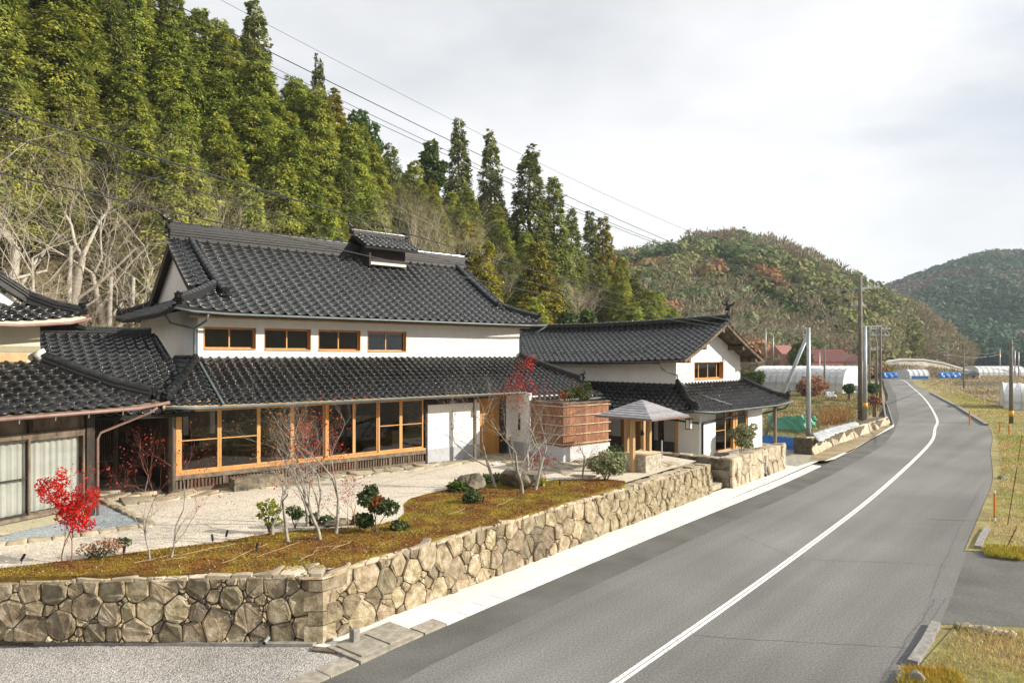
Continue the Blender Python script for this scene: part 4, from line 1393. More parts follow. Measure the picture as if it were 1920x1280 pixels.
# plaster wall to the right, entrance door, projecting block
wall_panel(ha, 'lower_wall', A, 9.08, 11.62, 0, .2, 0.55, 2.25, [], M['plaster'])
MB().box(A, 9.08, 11.62, -.015, .2, 0, .55).build('plinth', M['plinth'], ha)
MB().box(A, 9.08, 13.28, .25, .4, 2.2, 2.75).build('transom', M['darkwood'], ha)
MB().box(A, 9.08, 13.6, -.02, .12, 2.52, 2.64).build('eave_beam', M['rafter'], ha)
n = 5
for k in range(n):
    u = 11.66 + k * .232
    MB().box(A, u + .003, u + .229, .22, .27, .05, 2.1).build('door_board', M['door'], ha)
MB().box(A, 11.62, 12.84, .20, .30, 2.1, 2.4).build('door_lintel', M['door'], ha)
MB().box(A, 11.95, 12.1, .18, .22, 1.0, 1.03).build('door_handle', M['steel'], ha)
MB().box(A, 12.84, 13.02, .0, .3, 0, 2.6).build('post', M['darkwood'], ha)
MB().box(A, 11.62, 13.02, -.1, .5, .0, .05).build('door_step', M['flag'], ha)
lm = empty('wall_lamp', A(11.3, -.05, 1.85), 'small white box lamp on the plaster wall beside the orange door of the main house', 'lamp')
MB().box(A, 11.25, 11.37, -.10, -.0, 1.72, 2.0).build('lamp_shade', M['frostlamp'], lm)
MB().box(A, 11.235, 11.385, -.115, 0.0, 2.0, 2.02).build('lamp_frame', M['black'], lm)
MB().box(A, 13.28, 13.4, -1.2, .3, .56, 2.62).build('block_wall', M['plaster'], ha)
MB().box(A, 13.265, 13.41, -1.215, .3, 0, .56).build('plinth', M['plinth'], ha)
MB().box(A, 13.4, 16.0, -1.2, -1.05, .0, 2.5).build('block_wall', M['plaster'], ha)
MB().box(A, 15.88, 16.0, -1.05, 6, .0, 2.35).build('block_wall', M['plaster'], ha)
MB().box(A, 13.02, 13.3, .0, .15, .56, 2.62).build('block_wall', M['plaster'], ha)
MB().box(A, 13.25, 13.28, -.62, -.50, 1.05, 1.75).build('slot_window', M['black'], ha)
MB().box(A, 10.79, 10.89, -.76, -.66, 0.0, 2.66).build('eave_post', M['oldwood'], ha)
# left side: dark recess under the connecting roof
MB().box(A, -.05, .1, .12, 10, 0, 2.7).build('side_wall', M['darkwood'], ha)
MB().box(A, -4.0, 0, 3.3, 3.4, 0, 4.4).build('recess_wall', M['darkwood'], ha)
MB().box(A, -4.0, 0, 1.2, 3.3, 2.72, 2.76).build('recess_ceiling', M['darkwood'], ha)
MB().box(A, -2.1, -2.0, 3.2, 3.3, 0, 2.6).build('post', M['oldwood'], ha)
MB().box(A, -.98, -.85, 3.15, 3.3, 0, 2.6).build('post', M['oldwood'], ha)
mb = MB()
for k in range(17): mb.box(A, -1.95 + k * .055, -1.95 + k * .055 + .02, 3.22, 3.25, .75, 2.2)
mb.box(A, -2.0, -.98, 3.20, 3.24, .68, .75); mb.box(A, -2.0, -.98, 3.20, 3.24, 2.2, 2.28); mb.box(A, -2.0, -.98, 3.20, 3.24, .03, .15)
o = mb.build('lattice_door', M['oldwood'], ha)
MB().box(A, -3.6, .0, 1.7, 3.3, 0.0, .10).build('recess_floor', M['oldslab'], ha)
# ridges of the pent roof
def pl(u, v, dz=0): return A(u, v, 2.68 + .54 * (v + .8) + dz)
ridge(ha, [A(1.15, 1.65, 4.02), A(.6, .78, 3.53), A(.1, -.02, 3.10), A(-.28, -.62, 2.80)], 0.17, 0.13, 0.085, 0.28, 'tile', 2)
ornament(ha, A(-.36, -.74, 2.92), A(-1, -1.4) - A(0, 0), 0.24, False)
ridge(ha, [A(15.25, 1.75, 4.05), A(16.0, .95, 3.62), A(16.7, .25, 3.25), A(17.2, -.25, 3.02)], 0.17, 0.20, 0.085, 0.28, 'tile', 2)
ornament(ha, A(17.28, -.34, 3.12), A(1, -1) - A(0, 0), 0.24)
ridge(ha, [A(-3.3, 4.12, 4.88), A(.32, 4.12, 4.88)], 0.22, 0.16, 0.10, 0.33, 'tile', 2)
ridge(ha, [A(.40, 4.1, 4.86), A(.5, 2.35, 3.98)], 0.16, 0.03, 0.07, 0.3, 'tile', 1)
# raised ridge vent
MB().box(A, 9.35, 11.25, 5.25, 6.75, 8.2, 9.12).build('vent_wall', M['darkwood'], ha)
MB().box(A, 9.3, 11.15, 4.98, 5.10, 8.22, 8.34).build('vent_sill', M['frostlamp'], ha)
MB().box(A, 9.25, 9.33, 4.96, 6.6, 8.15, 8.9).build('vent_side', M['darkwood'], ha)
t2 = []
vz = lambda d: 9.02 + .52 * d
slope(ha, t2, A, (0, 4.75), (1, 0), (0, 1), 1.25, lambda d: 8.95, lambda d: 11.65, vz, 0.30, 0.30, 'tile_grey')
slope(ha, dk, A, (0, 7.25), (1, 0), (0, -1), 1.25, lambda d: 8.95, lambda d: 11.65, vz, 9, 9)
for mt, me in t2:
    mt = mt.copy(); mt.translation = mt.translation - wloc(ha)
    obj('vent_tile', me, ha, mat4=mt)
ridge(ha, [A(8.95, 6, 9.62), A(11.65, 6, 9.62)], 0.22, 0.22, 0.09, 0.33, 'tile', 3)
ornament(ha, A(8.92, 6, 9.78), A(-1, 0) - A(0, 0), 0.28)
ornament(ha, A(11.68, 6, 9.78), A(1, 0) - A(0, 0), 0.28)
# gutters and pipes
gutter(ha, [A(.35, 1.02, 5.66), A(.9, 1.0, 5.57), A(2, .98, 5.52), A(15, .98, 5.52), A(16.25, .98, 5.56)])
gutter(ha, [A(-.35, -.9, 2.66), A(.5, -.92, 2.60), A(13.4, -.92, 2.60), A(13.5, -1.48, 2.28), A(17.5, -1.48, 2.28)])
downpipe(ha, [A(1.35, 1.0, 5.5), A(1.33, 1.1, 5.30), A(1.12, 1.7, 5.05), A(1.12, 1.72, 3.95), A(1.2, 1.4, 3.93), A(1.25, -.55, 2.86), A(1.25, -.88, 2.7)])
downpipe(ha, [A(.42, 2.6, 5.55), A(.6, 2.6, 5.25), A(1.18, 1.75, 5.05)], 0.035)
downpipe(ha, [A(16.2, 1.0, 5.5), A(15.9, 1.4, 5.2), A(15.36, 1.75, 5.05), A(15.36, 1.75, 4.1)], 0.04)
downpipe(ha, [A(.4, -.85, 2.6), A(.1, -.3, 2.45), A(.02, -.12, 2.4), A(.02, -.12, .1)], 0.035)

# ------------------------------------------------------------------ bark fence with its plinth
fe = empty('bark_fence', A(14.5, -3.2, 0), 'tall screen fence of reddish cedar bark strips tied with bamboo rails on a pale plinth', 'fence')
PLN = mat('pale_plinth', (0.50, 0.51, 0.53), (0.58, 0.59, 0.60), 5, 0.85, 0.003, 60)
mb = MB()
mb.box(A, 13.28, 13.42, -3.2, -1.22, 0, .58)
mb.box(A, 13.42, 15.95, -3.2, -3.06, 0, .58)
mb.build('plinth', PLN, fe)
for k in range(11):
    v0 = -3.16 + k * .175
    MB().box(A, 13.30 + rs.uniform(0, .012), 13.36, v0 + .003, v0 + .172, .60, 2.26).build('bark_strip', M['bark'], fe)
for k in range(15):
    u0 = 13.30 + k * .173
    MB().box(A, u0 + .003, u0 + .170, -3.17 - rs.uniform(0, .012), -3.11, .60, 2.26).build('bark_strip', M['bark'], fe)
for z in (.68, 1.05, 1.42, 1.79, 2.16):
    MB().tube([A(13.27, -3.22, z), A(13.27, -1.25, z)], .022, 6).build('bamboo_rail', M['bamboo'], fe, True)
    MB().tube([A(13.24, -3.21, z + .005), A(15.98, -3.21, z + .005)], .022, 6).build('bamboo_rail', M['bamboo'], fe, True)
MB().box(A, 13.24, 15.95, -3.22, -3.06, 2.26, 2.32).build('cap_board', M['oldwood'], fe)
MB().box(A, 13.24, 13.42, -3.06, -1.22, 2.26, 2.32).build('cap_board', M['oldwood'], fe)

# ------------------------------------------------------------------ gabled white house
hb = empty('gabled_house', B(0, 0, -.36), 'smaller white house with black gable roof and one orange gable window, near the road', 'house')
tiles = []
zb = lambda d: 1.78 + .563 * d
lfb = lambda s, d: 0.14 * max(0, 1 - min(abs(s + 1.6), abs(s - 7.6)) / 1.8) ** 2 * max(0, 1 - d / 1.6)
slope(hb, tiles, B, (0, -.7), (1, 0), (0, 1), 1.9, lambda d: -1.6 + 1.6 * d / 1.9, lambda d: 7.6 - 1.6 * d / 1.9, zb, 0.28, 0.27, lift=lfb, soff='darkwood')
zs_ = lambda d: 1.78 + 1.07 * d / 1.6
lsb = lambda s, d: 0.14 * max(0, 1 - abs(s) / 1.8) ** 2 * max(0, 1 - d / 1.4)
slope(hb, tiles, B, (-1.6, -.7), (0, 1), (1, 0), 1.6, lambda d: 1.9 * d / 1.6, lambda d: 11.5, zs_, 0.30, 0.28, lift=lsb, soff='darkwood')
slope(hb, tiles, B, (7.6, -.7), (0, 1), (-1, 0), 1.6, lambda d: 1.9 * d / 1.6, lambda d: 9, zs_, 0.30, 0.28, lift=lsb, soff='darkwood')
zr = lambda d: 3.86 + .40 * d + .018 * d * d
sori = lambda s, d: 0.16 * (s / 7.0 - 1) ** 2 if s < 14 else 0
slope(hb, tiles, B, (-.7, .3), (0, 1), (1, 0), 3.68, lambda d: 0, lambda d: 13.7, zr, 0.36, 0.31, 'tile_grey', lift=sori, soff='oldwood', amp=0.05, depth=0.045)
slope(hb, tiles, B, (6.7, .3), (0, 1), (-1, 0), 3.68, lambda d: 0, lambda d: 13.7, zr, 0.36, 0.31, 'tile_grey', lift=sori, soff='oldwood', amp=0.05, depth=0.045)
place_tiles(hb, tiles)
rp2 = [B(3, .32, 5.72), B(3, 2.5, 5.66), B(3, 5, 5.60), B(3, 9, 5.58), B(3, 13.7, 5.66)]
ridge(hb, rp2, 0.26, 0.32, 0.10, 0.36, 'tile', 4)
ornament(hb, B(3, .26, 5.95), B(0, -1) - B(0, 0), 0.36, False)
mb = MB()      # curled finial
p = B(3, .3, 6.28)
fv = (B(0, -1) - B(0, 0)).normalized()
mb.tube([p, p + Vector((0, 0, .22)) + fv * .05, p + Vector((0, 0, .42)) - fv * .05, p + Vector((0, 0, .58)) + fv * .1], [.11, .10, .07, .03], 7)
mb.tube([p + Vector((0, 0, .2)), p + Vector((0, 0, .3)) + fv * .3, p + Vector((0, 0, .45)) + fv * .38], [.06, .05, .02], 6)
mb.tube([p + Vector((0, 0, .25)), p + Vector((0, 0, .33)) - fv * .22, p + Vector((0, 0, .5)) - fv * .3], [.05, .04, .02], 6)
mb.build('ridge_finial', M['tile'], hb, True)
# snow guard row low on the roof
for k in range(18):
    s = .5 + k * .72
    q = B(-.7 + .75, .3 + s); q.z = zr(.75) + sori(s, .75) + .09
    MB().tube([q, q + Vector((0, 0, .09))], [.05, .03], 6).build('snow_guard', M['tile'], hb)
# walls
wall_panel(hb, 'front_wall', B, 0, 5.94, 0, .2, -.36, 1.95, [(1.36, 4.46, -.26, 1.66)], M['plaster'])
MB().box(B, 0, .2, .2, 1.1, -.36, 1.95).build('side_wall', M['plaster'], hb)
MB().box(B, 5.74, 5.94, .2, 8, -.36, 1.95).build('side_wall', M['plaster'], hb)
MB().box(B, .0, .12, 1.1, 1.28, -.36, 2.0).build('post', M['wood'], hb)
MB().box(B, .9, 1.0, 1.1, 3.39, 0.12, 2.2).build('recess_wall', M['plaster'], hb)
MB().box(B, .9, 1.0, 4.98, 9, 0.12, 2.2).build('recess_wall', M['plaster'], hb)
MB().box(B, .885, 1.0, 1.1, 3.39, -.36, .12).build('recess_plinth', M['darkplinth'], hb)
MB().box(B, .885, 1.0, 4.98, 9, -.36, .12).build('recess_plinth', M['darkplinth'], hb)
MB().box(B, .12, .9, 1.1, 1.2, -.36, 2.0).build('recess_wall', M['plaster'], hb)
MB().box(B, -.02, .16, 1.95, 2.15, -.36, 2.0).build('post', M['darkwood'], hb)
for k in range(5):
    v = 3.42 + k * .31
    MB().box(B, .96, 1.02, v + .003, v + .307, -.3, 1.9).build('door_board', M['door'], hb)
MB().box(B, .9, 1.04, 3.39, 3.42, -.36, 2.0).build('door_frame', M['darkwood'], hb)
MB().box(B, .8, 1.0, 3.3, 5.1, -.36, -.3).build('door_step', M['flag'], hb)
wall_panel(hb, 'upper_wall', B, 0, 6.0, 1.2, .18, 2.6, 4.0, [(1.55, 4.28, 3.02, 3.86)], M['plaster'])
MB().extrude([B(0, 1.2, 4.0), B(6, 1.2, 4.0), B(6, 1.2, 4.12), B(3, 1.2, 5.42), B(0, 1.2, 4.12)], B(0, .18) - B(0, 0)).build('gable_wall', M['plaster'], hb)
MB().box(B, 0, .18, 1.38, 13.8, 2.6, 4.1).build('upper_side_wall', M['plaster'], hb)
MB().box(B, 5.82, 6.0, 1.38, 13.8, 0, 4.1).build('upper_side_wall', M['plaster'], hb)
MB().box(B, 0, 6.0, 13.8, 14.0, 0, 4.2).build('back_wall', M['plaster'], hb)
MB().box(B, -.02, 6.02, 1.17, 1.2, 2.80, 2.88).build('wall_flashing', M['gutter_black'], hb)
MB().box(B, -.025, 0, 1.2, 11, 2.80, 2.88).build('wall_flashing', M['gutter_black'], hb)
window(hb, B, 1.57, 4.26, 1.36, 3.05, 3.84, (2.2, 3.05, 3.9), reveal=0.17, fw=.06)
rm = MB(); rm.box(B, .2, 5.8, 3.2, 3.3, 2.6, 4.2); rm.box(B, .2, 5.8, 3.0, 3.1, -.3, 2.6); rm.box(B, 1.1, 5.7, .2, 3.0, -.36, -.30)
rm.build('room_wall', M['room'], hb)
window(hb, B, 1.38, 2.42, .08, -.24, 1.64, rails=(.72,), fw=.06)
window(hb, B, 2.42, 3.08, .13, -.24, 1.64, fw=.05)
window(hb, B, 3.44, 4.44, .05, -.24, 1.64, rails=(.72,), fw=.075)
MB().box(B, 3.08, 3.26, .05, .15, -.24, 1.64).build('window_post', M['wood'], hb)
MB().box(B, 3.28, 3.44, .03, .15, -.24, 1.64).build('window_post', M['wood'], hb)
MB().box(B, 1.2, 4.6, -.35, 0, -.36, -.26).build('door_step', M['greyconc'], hb)
MB().box(B, 6.55, 6.67, -.42, -.30, -.36, 1.85).build('eave_post', M['oldwood'], hb)
MB().box(B, -1.3, 7.3, -.42, -.32, 1.80, 1.92).build('eave_beam', M['oldwood'], hb)
# barge boards, purlins
for sg in (-1, 1):
    mb = MB()
    ds = [0, 1.2, 2.4, 3.66]
    for i in range(3):
        ua = (-.7 + ds[i]) if sg < 0 else (6.7 - ds[i])
        ub = (-.7 + ds[i + 1]) if sg < 0 else (6.7 - ds[i + 1])
        mb.beam(B(ua, .33, zr(ds[i]) + .16 - .12), B(ub, .33, zr(ds[i + 1]) + .16 - .12), .04, .13)
    mb.build('barge_board', M['oldwood'], hb)
for d in (.55, 1.9, 3.55):
    for sg in (-1, 1):
        if d > 3 and sg > 0: continue
        u = -.7 + d if sg < 0 else 6.7 - d
        z = zr(d) + .16 - .30
        MB().box(B, u - .09, u + .09, .40, 1.2, z - .11, z + .11).build('purlin', M['oldwood'], hb)
for k in range(4):
    v = .45 + k * .2
    mb = MB()
    mb.beam(B(6.6, v, zr(.1) - .02), B(3.1, v, zr(3.6) - .02), .05, .07)
    mb.build('rafter', M['oldwood'], hb)
# hip ridges of the pent roof
ridge(hb, [B(-.05, 1.1, 2.86), B(-.6, .45, 2.45), B(-1.1, -.12, 2.12), B(-1.5, -.6, 1.98)], 0.17, 0.20, 0.085, 0.27, 'tile', 2)
ornament(hb, B(-1.55, -.66, 2.06), B(-1, -1.2) - B(0, 0), 0.24, False)
ridge(hb, [B(6.05, 1.1, 2.86), B(6.6, .45, 2.45), B(7.1, -.12, 2.14), B(7.5, -.6, 2.02)], 0.15, 0.16, 0.08, 0.27, 'tile', 2)
ornament(hb, B(7.52, -.62, 2.12), B(1, -1.2) - B(0, 0), 0.22)
gutter(hb, [B(-1.75, -.78, 1.84), B(0, -.80, 1.72), B(6, -.80, 1.72), B(7.75, -.78, 1.84)], .042)
gutter(hb, [B(-1.68, -.75, 1.84), B(-1.70, 1.0, 1.72), B(-1.70, 10.5, 1.72)], .055, 'gutter_black')
gutter(hb, [B(-.78, 1.6, 3.84), B(-.78, 13.9, 3.84)], .05, 'gutter_black')
downpipe(hb, [B(-.75, 1.6, 3.8), B(-.6, 1.55, 3.55), B(-.15, 1.3, 3.35), B(-.08, 1.1, 3.3), B(-.06, 1.08, 2.95), B(.2, .95, 2.85), B(.3, .85, 2.7)], .035, 'gutter_grey')
downpipe(hb, [B(2.6, -.8, 1.68), B(2.6, -.7, 1.45), B(1.6, -.12, 1.28), B(.12, -.08, 1.18), B(.12, -.06, 1.1), B(.12, -.06, -.3)], .045, 'gutter_black')
downpipe(hb, [B(-1.68, 2.0, 1.68), B(-1.4, 1.6, 1.45), B(-.1, .0, 1.2)], .045, 'gutter_black')
downpipe(hb, [B(7.2, -.78, 1.68), B(7.2, -.6, 1.5), B(6.05, .05, 1.25)], .04, 'gutter_black')
downpipe(hb, [B(.3, .9, 2.62), B(.7, .2, 2.35), B(1.6, -.65, 1.95)], .025, 'gutter_grey')
ln = empty('hanging_lantern', B(-1.2, -.55, 1.3), 'small square lantern with pale panes hanging under the eave corner of the gabled house', 'lantern')
mb = MB()
c0 = along(1292, 29.4)
fl = Fr(c0.x, c0.y, 45.7)
mb.box(fl, -.10, .10, -.10, .10, 1.02, 1.40).build('lantern_pane', M['frostlamp'], ln)
mb = MB()
for a_ in (-.115, .095):
    for b_ in (-.115, .095): mb.box(fl, a_, a_ + .02, b_, b_ + .02, 1.0, 1.43)
mb.box(fl, -.12, .12, -.12, .12, 1.42, 1.45); mb.box(fl, -.12, .12, -.12, .12, .99, 1.01)
mb.tube([fl(0, 0, 1.45), fl(0, 0, 1.72)], .008, 4)
mb.build('lantern_frame', M['black'], ln)

# ------------------------------------------------------------------ left house
hl = empty('left_house', L(0, 0, 0), 'older cream-walled house at the left edge with brown gutter and white-curtained windows', 'house')
tiles = []
zl2 = lambda d: 2.84 + .555 * d
ll = lambda s, d: 0.10 * max(0, 1 - abs(s - 1.35) / 1.6) ** 2 * max(0, 1 - d / 1.6)
slope(hl, tiles, L, (0, -.75), (1, 0), (0, 1), 2.05, lambda d: -7, lambda d: 1.35 - 1.9 * d / 2.05, zl2, 0.335, 0.27, lift=ll, soff='oldwood', amp=.045, depth=.05)
slope(hl, tiles, L, (1.35, -.75), (0, 1), (-1, 0), 1.9, lambda d: 2.05 * d / 1.9, lambda d: 3.2, lambda d: 2.84 + .6 * d, 0.335, 0.27)
zt = lambda d: 4.98 + .42 * d
lt = lambda s, d: 0.26 * max(0, 1 - abs(s - .1) / 2.6) ** 2
slope(hl, tiles, L, (0, .55), (1, 0), (0, 1), .95, lambda d: -7, lambda d: .15 - .9 * d, zt, 0.335, 0.27, lift=lt, soff='cream', amp=.045, depth=.05)
slope(hl, tiles, L, (.15, .55), (0, 1), (-1, 0), .95, lambda d: d, lambda d: 6, zt, 0.335, 0.27)
place_tiles(hl, tiles)
slope(hl, [], L, (-.8, 1.5), (-1, 0), (0, 1), .1, lambda d: 0, lambda d: .1, lambda d: 5.4, 9, 9)
ridge(hl, [L(-.55, 1.25, 3.98), L(.05, .6, 3.58), L(.6, 0, 3.26), L(1.2, -.62, 3.02)], 0.20, 0.22, 0.11, 0.33, 'tile', 2)
ornament(hl, L(1.27, -.7, 3.12), L(1, -1) - L(0, 0), 0.26, False)
MB().tube([L(-.6, 1.25, 4.02), L(-.75, 1.15, 4.2), L(-.6, 1.05, 4.3)], [.06, .09, .06], 7).build('plaster_curl', M['plaster'], hl, True)
ridge(hl, [L(.08, .65, 5.25), L(-.35, 1.0, 5.36), L(-.85, 1.4, 5.62), L(-1.5, 1.42, 6.02), L(-2.4, 1.42, 6.6), L(-4, 1.42, 7.6)], 0.18, 0.16, 0.09, 0.33, 'tile', 2)
ornament(hl, L(.12, .62, 5.34), L(1, -1) - L(0, 0), 0.24)
MB().extrude([L(-7, 1.5, 5.36), L(-.75, 1.5, 5.36), L(-1.0, 1.5, 5.52), L(-4, 1.5, 7.3), L(-7, 1.5, 7.3)], L(0, .1) - L(0, 0)).build('gable_wall', M['plaster'], hl)
for k in range(4):
    p_ = L(-.95 - k * .52, 1.46, 5.58 + k * .31)
    MB().tube([p_, p_ + (L(0, -1) - L(0, 0)) * .06], .05, 8).build('eave_disc', M['tile'], hl)
MB().box(L, -7, -.57, 1.3, 1.5, 3.85, 5.05).build('upper_wall', M['cream'], hl)
MB().box(L, -.72, -.57, 1.5, 6, 3.0, 5.3).build('upper_side_wall', M['cream'], hl)
MB().box(L, -7, -.9, 1.27, 1.3, 4.0, 4.22).build('wall_band', M['rafter'], hl)
MB().box(L, -7, -.57, 1.28, 1.3, 4.24, 4.40).build('wall_band', M['pebblewall'], hl)
gutter(hl, [L(-7, -.85, 2.74), L(.6, -.85, 2.76), L(1.35, -.82, 2.83), L(1.6, -.8, 2.86)], .045, 'gutter_brown')
gutter(hl, [L(-7, .47, 4.86), L(-1.5, .47, 4.88), L(-.3, .47, 5.0), L(.25, .5, 5.14)], .042, 'gutter_brown')
for u in (-2.3, -1.5, -.7, .2, 1.0):
    MB().tube([L(u, -.85, 2.72), L(u, -.84, 2.62)], .012, 4).build('gutter_bracket', M['steel'], hl)
MB().box(L, -7, 0, .0, .15, .0, .26).build('base_wall', M['pebblewall'], hl)
MB().box(L, -7, 0, -.06, .12, .26, .34).build('window_track', M['sillwood'], hl)
MB().box(L, -7, 0, .0, .12, 2.16, 2.30).build('window_head', M['oldwood'], hl)
MB().box(L, -7, -.22, .05, .12, 2.30, 2.86).build('transom_panel', M['oldwood'], hl)
MB().box(L, -.22, -.02, -.05, .15, 0, 2.86).build('corner_post', M['darkwood'], hl)
MB().box(L, -.02, .1, .1, 5, 0, 2.86).build('side_wall', M['darkwood'], hl)
MB().box(L, -1.62, -1.52, -.02, .03, 2.30, 2.86).build('post', M['darkwood'], hl)
window(hl, L, -3.0, -1.56, .03, .34, 2.16, rails=(1.22,), fw=.05, wood='darkwood')
window(hl, L, -1.62, -.25, -.02, .34, 2.16, fw=.045, wood='oldwood')
window(hl, L, -5.9, -4.45, .03, .34, 2.16, fw=.05, wood='darkwood')
window(hl, L, -4.45, -3.0, .03, .34, 2.16, fw=.05, wood='darkwood')
def curtain(u0, u1, v, z0, z1, lab=None):
    n = int((u1 - u0) / .02)
    V, Fs = [], []
    ph = rs.uniform(0, 6)
    for i in range(n + 1):
        u = u0 + (u1 - u0) * i / n
        w_ = .028 * math.sin(u * 34 + ph + .8 * math.sin(u * 7)) + .012 * math.sin(u * 83)
        V += [L(u, v + w_, z0), L(u, v + w_, z1)]
        if i: Fs.append((2 * i - 2, 2 * i, 2 * i + 1, 2 * i - 1))
    return MB().add(V, Fs).build('curtain', M['curtain'], None, True)
for u0, u1, t_ in ((-2.95, -1.62, 'white pleated curtain behind the sliding window at the left edge'), (-1.55, -.3, 'white pleated curtain in the window nearest the corner post, behind the red maple')):
    c_ = curtain(u0, u1, .14, .38, 2.14)
    tag(c_, t_, 'curtain', 'curtains of the left house')
MB().box(L, -7, 0, .9, 1.0, 0, 2.8).build('room_wall', M['room'], hl)
downpipe(hl, [L(1.2, -.85, 2.75), L(1.1, -.7, 2.62), L(.1, -.12, 2.15), L(.02, -.12, 2.0), L(.02, -.12, .0)], .035, 'gutter_brown')

# ------------------------------------------------------------------ roofed well
we = empty('well', (4.75, 24.9, 0), 'stone well under a small four-sided grey shingle roof on timber posts', 'well')
Wf = Fr(4.75, 24.9, 45.7)
mb = MB()
mb.box(Wf, -.5, .5, -.5, -.36, 0, .60); mb.box(Wf, -.5, .5, .36, .5, 0, .60)
mb.box(Wf, -.5, -.36, -.36, .36, 0, .60); mb.box(Wf, .36, .5, -.36, .36, 0, .60)
mb.box(Wf, -.36, .36, -.36, .36, 0, .3)
mb.build('well_curb', mat('granite_block', (0.26, 0.23, 0.17), (0.56, 0.51, 0.42), 9, 0.9, 0.02, 22), we)
for k in range(8):
    v = -.42 + k * .12
    MB().tube([Wf(-.56, v, .63), Wf(.56, v, .63)], .025, 6).build('bamboo_rod', M['bamboo'], we, True)
for px_, Y_ in ((1186, 24.35), (1217, 25.3), (1175, 25.6), (1206, 26.3)):
    c = along(px_, Y_)
    MB().box(Fr(c.x, c.y, 45.7), -.07, .07, -.07, .07, 0, 1.93).build('post', M['postwood'], we)
ap = Wf(0, 0, 2.55)
cs = [Wf(-1.2, -1.2, 1.98), Wf(1.2, -1.2, 1.98), Wf(1.2, 1.2, 1.98), Wf(-1.2, 1.2, 1.98)]
nr = 8
for i in range(4):      # shingle courses, each one lapping the next
    p_, q_ = cs[i], cs[(i + 1) % 4]
    for k in range(nr):
        t0, t1 = k / nr, min(1, (k + 1.15) / nr)
        a_, b_ = p_.lerp(ap, t0), q_.lerp(ap, t0)
        c_, d_ = q_.lerp(ap, t1), p_.lerp(ap, t1)
        up = Vector((0, 0, .022))
        MB().add([a_, b_, c_, d_, a_ + up, b_ + up, c_ + up * .15, d_ + up * .15],
                 [(3, 2, 1, 0), (4, 5, 6, 7), (0, 1, 5, 4), (1, 2, 6, 5), (2, 3, 7, 6), (3, 0, 4, 7)]).build('shingle_course', M['copper'], we)
mb = MB()
for i in range(4): mb.beam(cs[i] - Vector((0, 0, .03)), cs[(i + 1) % 4] - Vector((0, 0, .03)), .05, .05)
mb.build('eave_rail', M['gutter_brown'], we)
MB().add([*[c - Vector((0, 0, .02)) for c in cs], ap - Vector((0, 0, .05))], [(0, 1, 2, 3), (0, 4, 1), (1, 4, 2), (2, 4, 3), (3, 4, 0)]).build('roof_underside', M['rafter'], we)
MB().tube([Wf(-.6, 0, 1.82), Wf(.6, 0, 1.82)], .035, 6).build('cross_bar', M['wood'], we, True)
MB().tube([Wf(0, 0, 1.4), Wf(0.02, 0, 1.82)], .01, 5).build('rope', M['black'], we)
MB().tube([Wf(0, 0, 1.25), Wf(0.0, 0, 1.32), Wf(0, 0, 1.45)], [.05, .08, .03], 8).build('pulley', M['black'], we)

# ------------------------------------------------------------------ vegetation makers
def rhombi(P, D, S, Wd, r_, Nn=None, nj=.5):
    """leaf-shaped quads: P base points, D directions, S lengths, Wd half widths"""
    n = len(P)
    Q = r_.normal(size=(n, 3))
    if Nn is not None: Q = Nn + Q * nj
    Bn = np.cross(D, Q)
    Bn /= np.linalg.norm(Bn, axis=1, keepdims=True) + 1e-9
    V = np.empty((n, 4, 3))
    V[:, 0] = P
    V[:, 1] = P + D * (S * .45)[:, None] + Bn * Wd[:, None]
    V[:, 2] = P + D * S[:, None]
    V[:, 3] = P + D * (S * .45)[:, None] - Bn * Wd[:, None]
    Fc = np.arange(n * 4).reshape(n, 4)
    return V.reshape(-1, 3), Fc
def unit(v):
    return v / (np.linalg.norm(v, axis=1, keepdims=True) + 1e-9)

def conifer_crown(seed, h, r, m, n, z0=0.08, pw=0.8, leaf=0.36, droop=0.5, ragged=0.3):
    """pointed crown of many drooping sprays; each spray a fan of leaf-shaped faces"""
    r_ = np.random.default_rng(seed)
    f = z0 + (1 - z0) * (1 - (1 - r_.random(m) * 0.994) ** .62)
    th = r_.random(m) * 6.283
    lob = 1 + ragged * (np.sin(th * 3 + f * 9 + seed) * .4 + r_.normal(size=m) * .4)
    Rf = r * np.clip((1 - f), 0, 1) ** pw * np.clip(lob, .5, 1.6) + 0.06
    rho = Rf * r_.uniform(.62, 1.0, m)
    C_ = np.stack([rho * np.cos(th), rho * np.sin(th), f * h], 1)
    out0 = np.stack([np.cos(th), np.sin(th), np.zeros(m)], 1)
    ax = unit(out0 + np.array([0, 0, -droop]) + r_.normal(size=(m, 3)) * .25)      # spray axis
    cr_ = (0.16 + 0.30 * (1 - f)) * r / 2.0 * r_.uniform(.7, 1.5, m)
    k = max(1, n // m)
    idx = np.repeat(np.arange(m), k)
    N_ = len(idx)
    up = unit(out0 * .7 + np.array([0, 0, 1.0]))
    side = unit(np.cross(ax, up))
    a_ = r_.uniform(-1, 1, N_); b_ = r_.random(N_) ** .8
    P = C_[idx] + ax[idx] * (b_ * cr_[idx] * 1.9 - cr_[idx] * .5)[:, None] + side[idx] * (a_ * (1 - .5 * b_) * cr_[idx] * 1.1)[:, None] + up[idx] * (r_.normal(size=N_) * cr_[idx] * .28 - a_ ** 2 * cr_[idx] * .3)[:, None]
    D = unit(ax[idx] + side[idx] * (a_ * .8)[:, None] + r_.normal(size=(N_, 3)) * .28)
    S = leaf * r_.uniform(.6, 1.3, N_)
    return rhombi(P, D, S, S * r_.uniform(.18, .34, N_), r_, up[idx], .35)

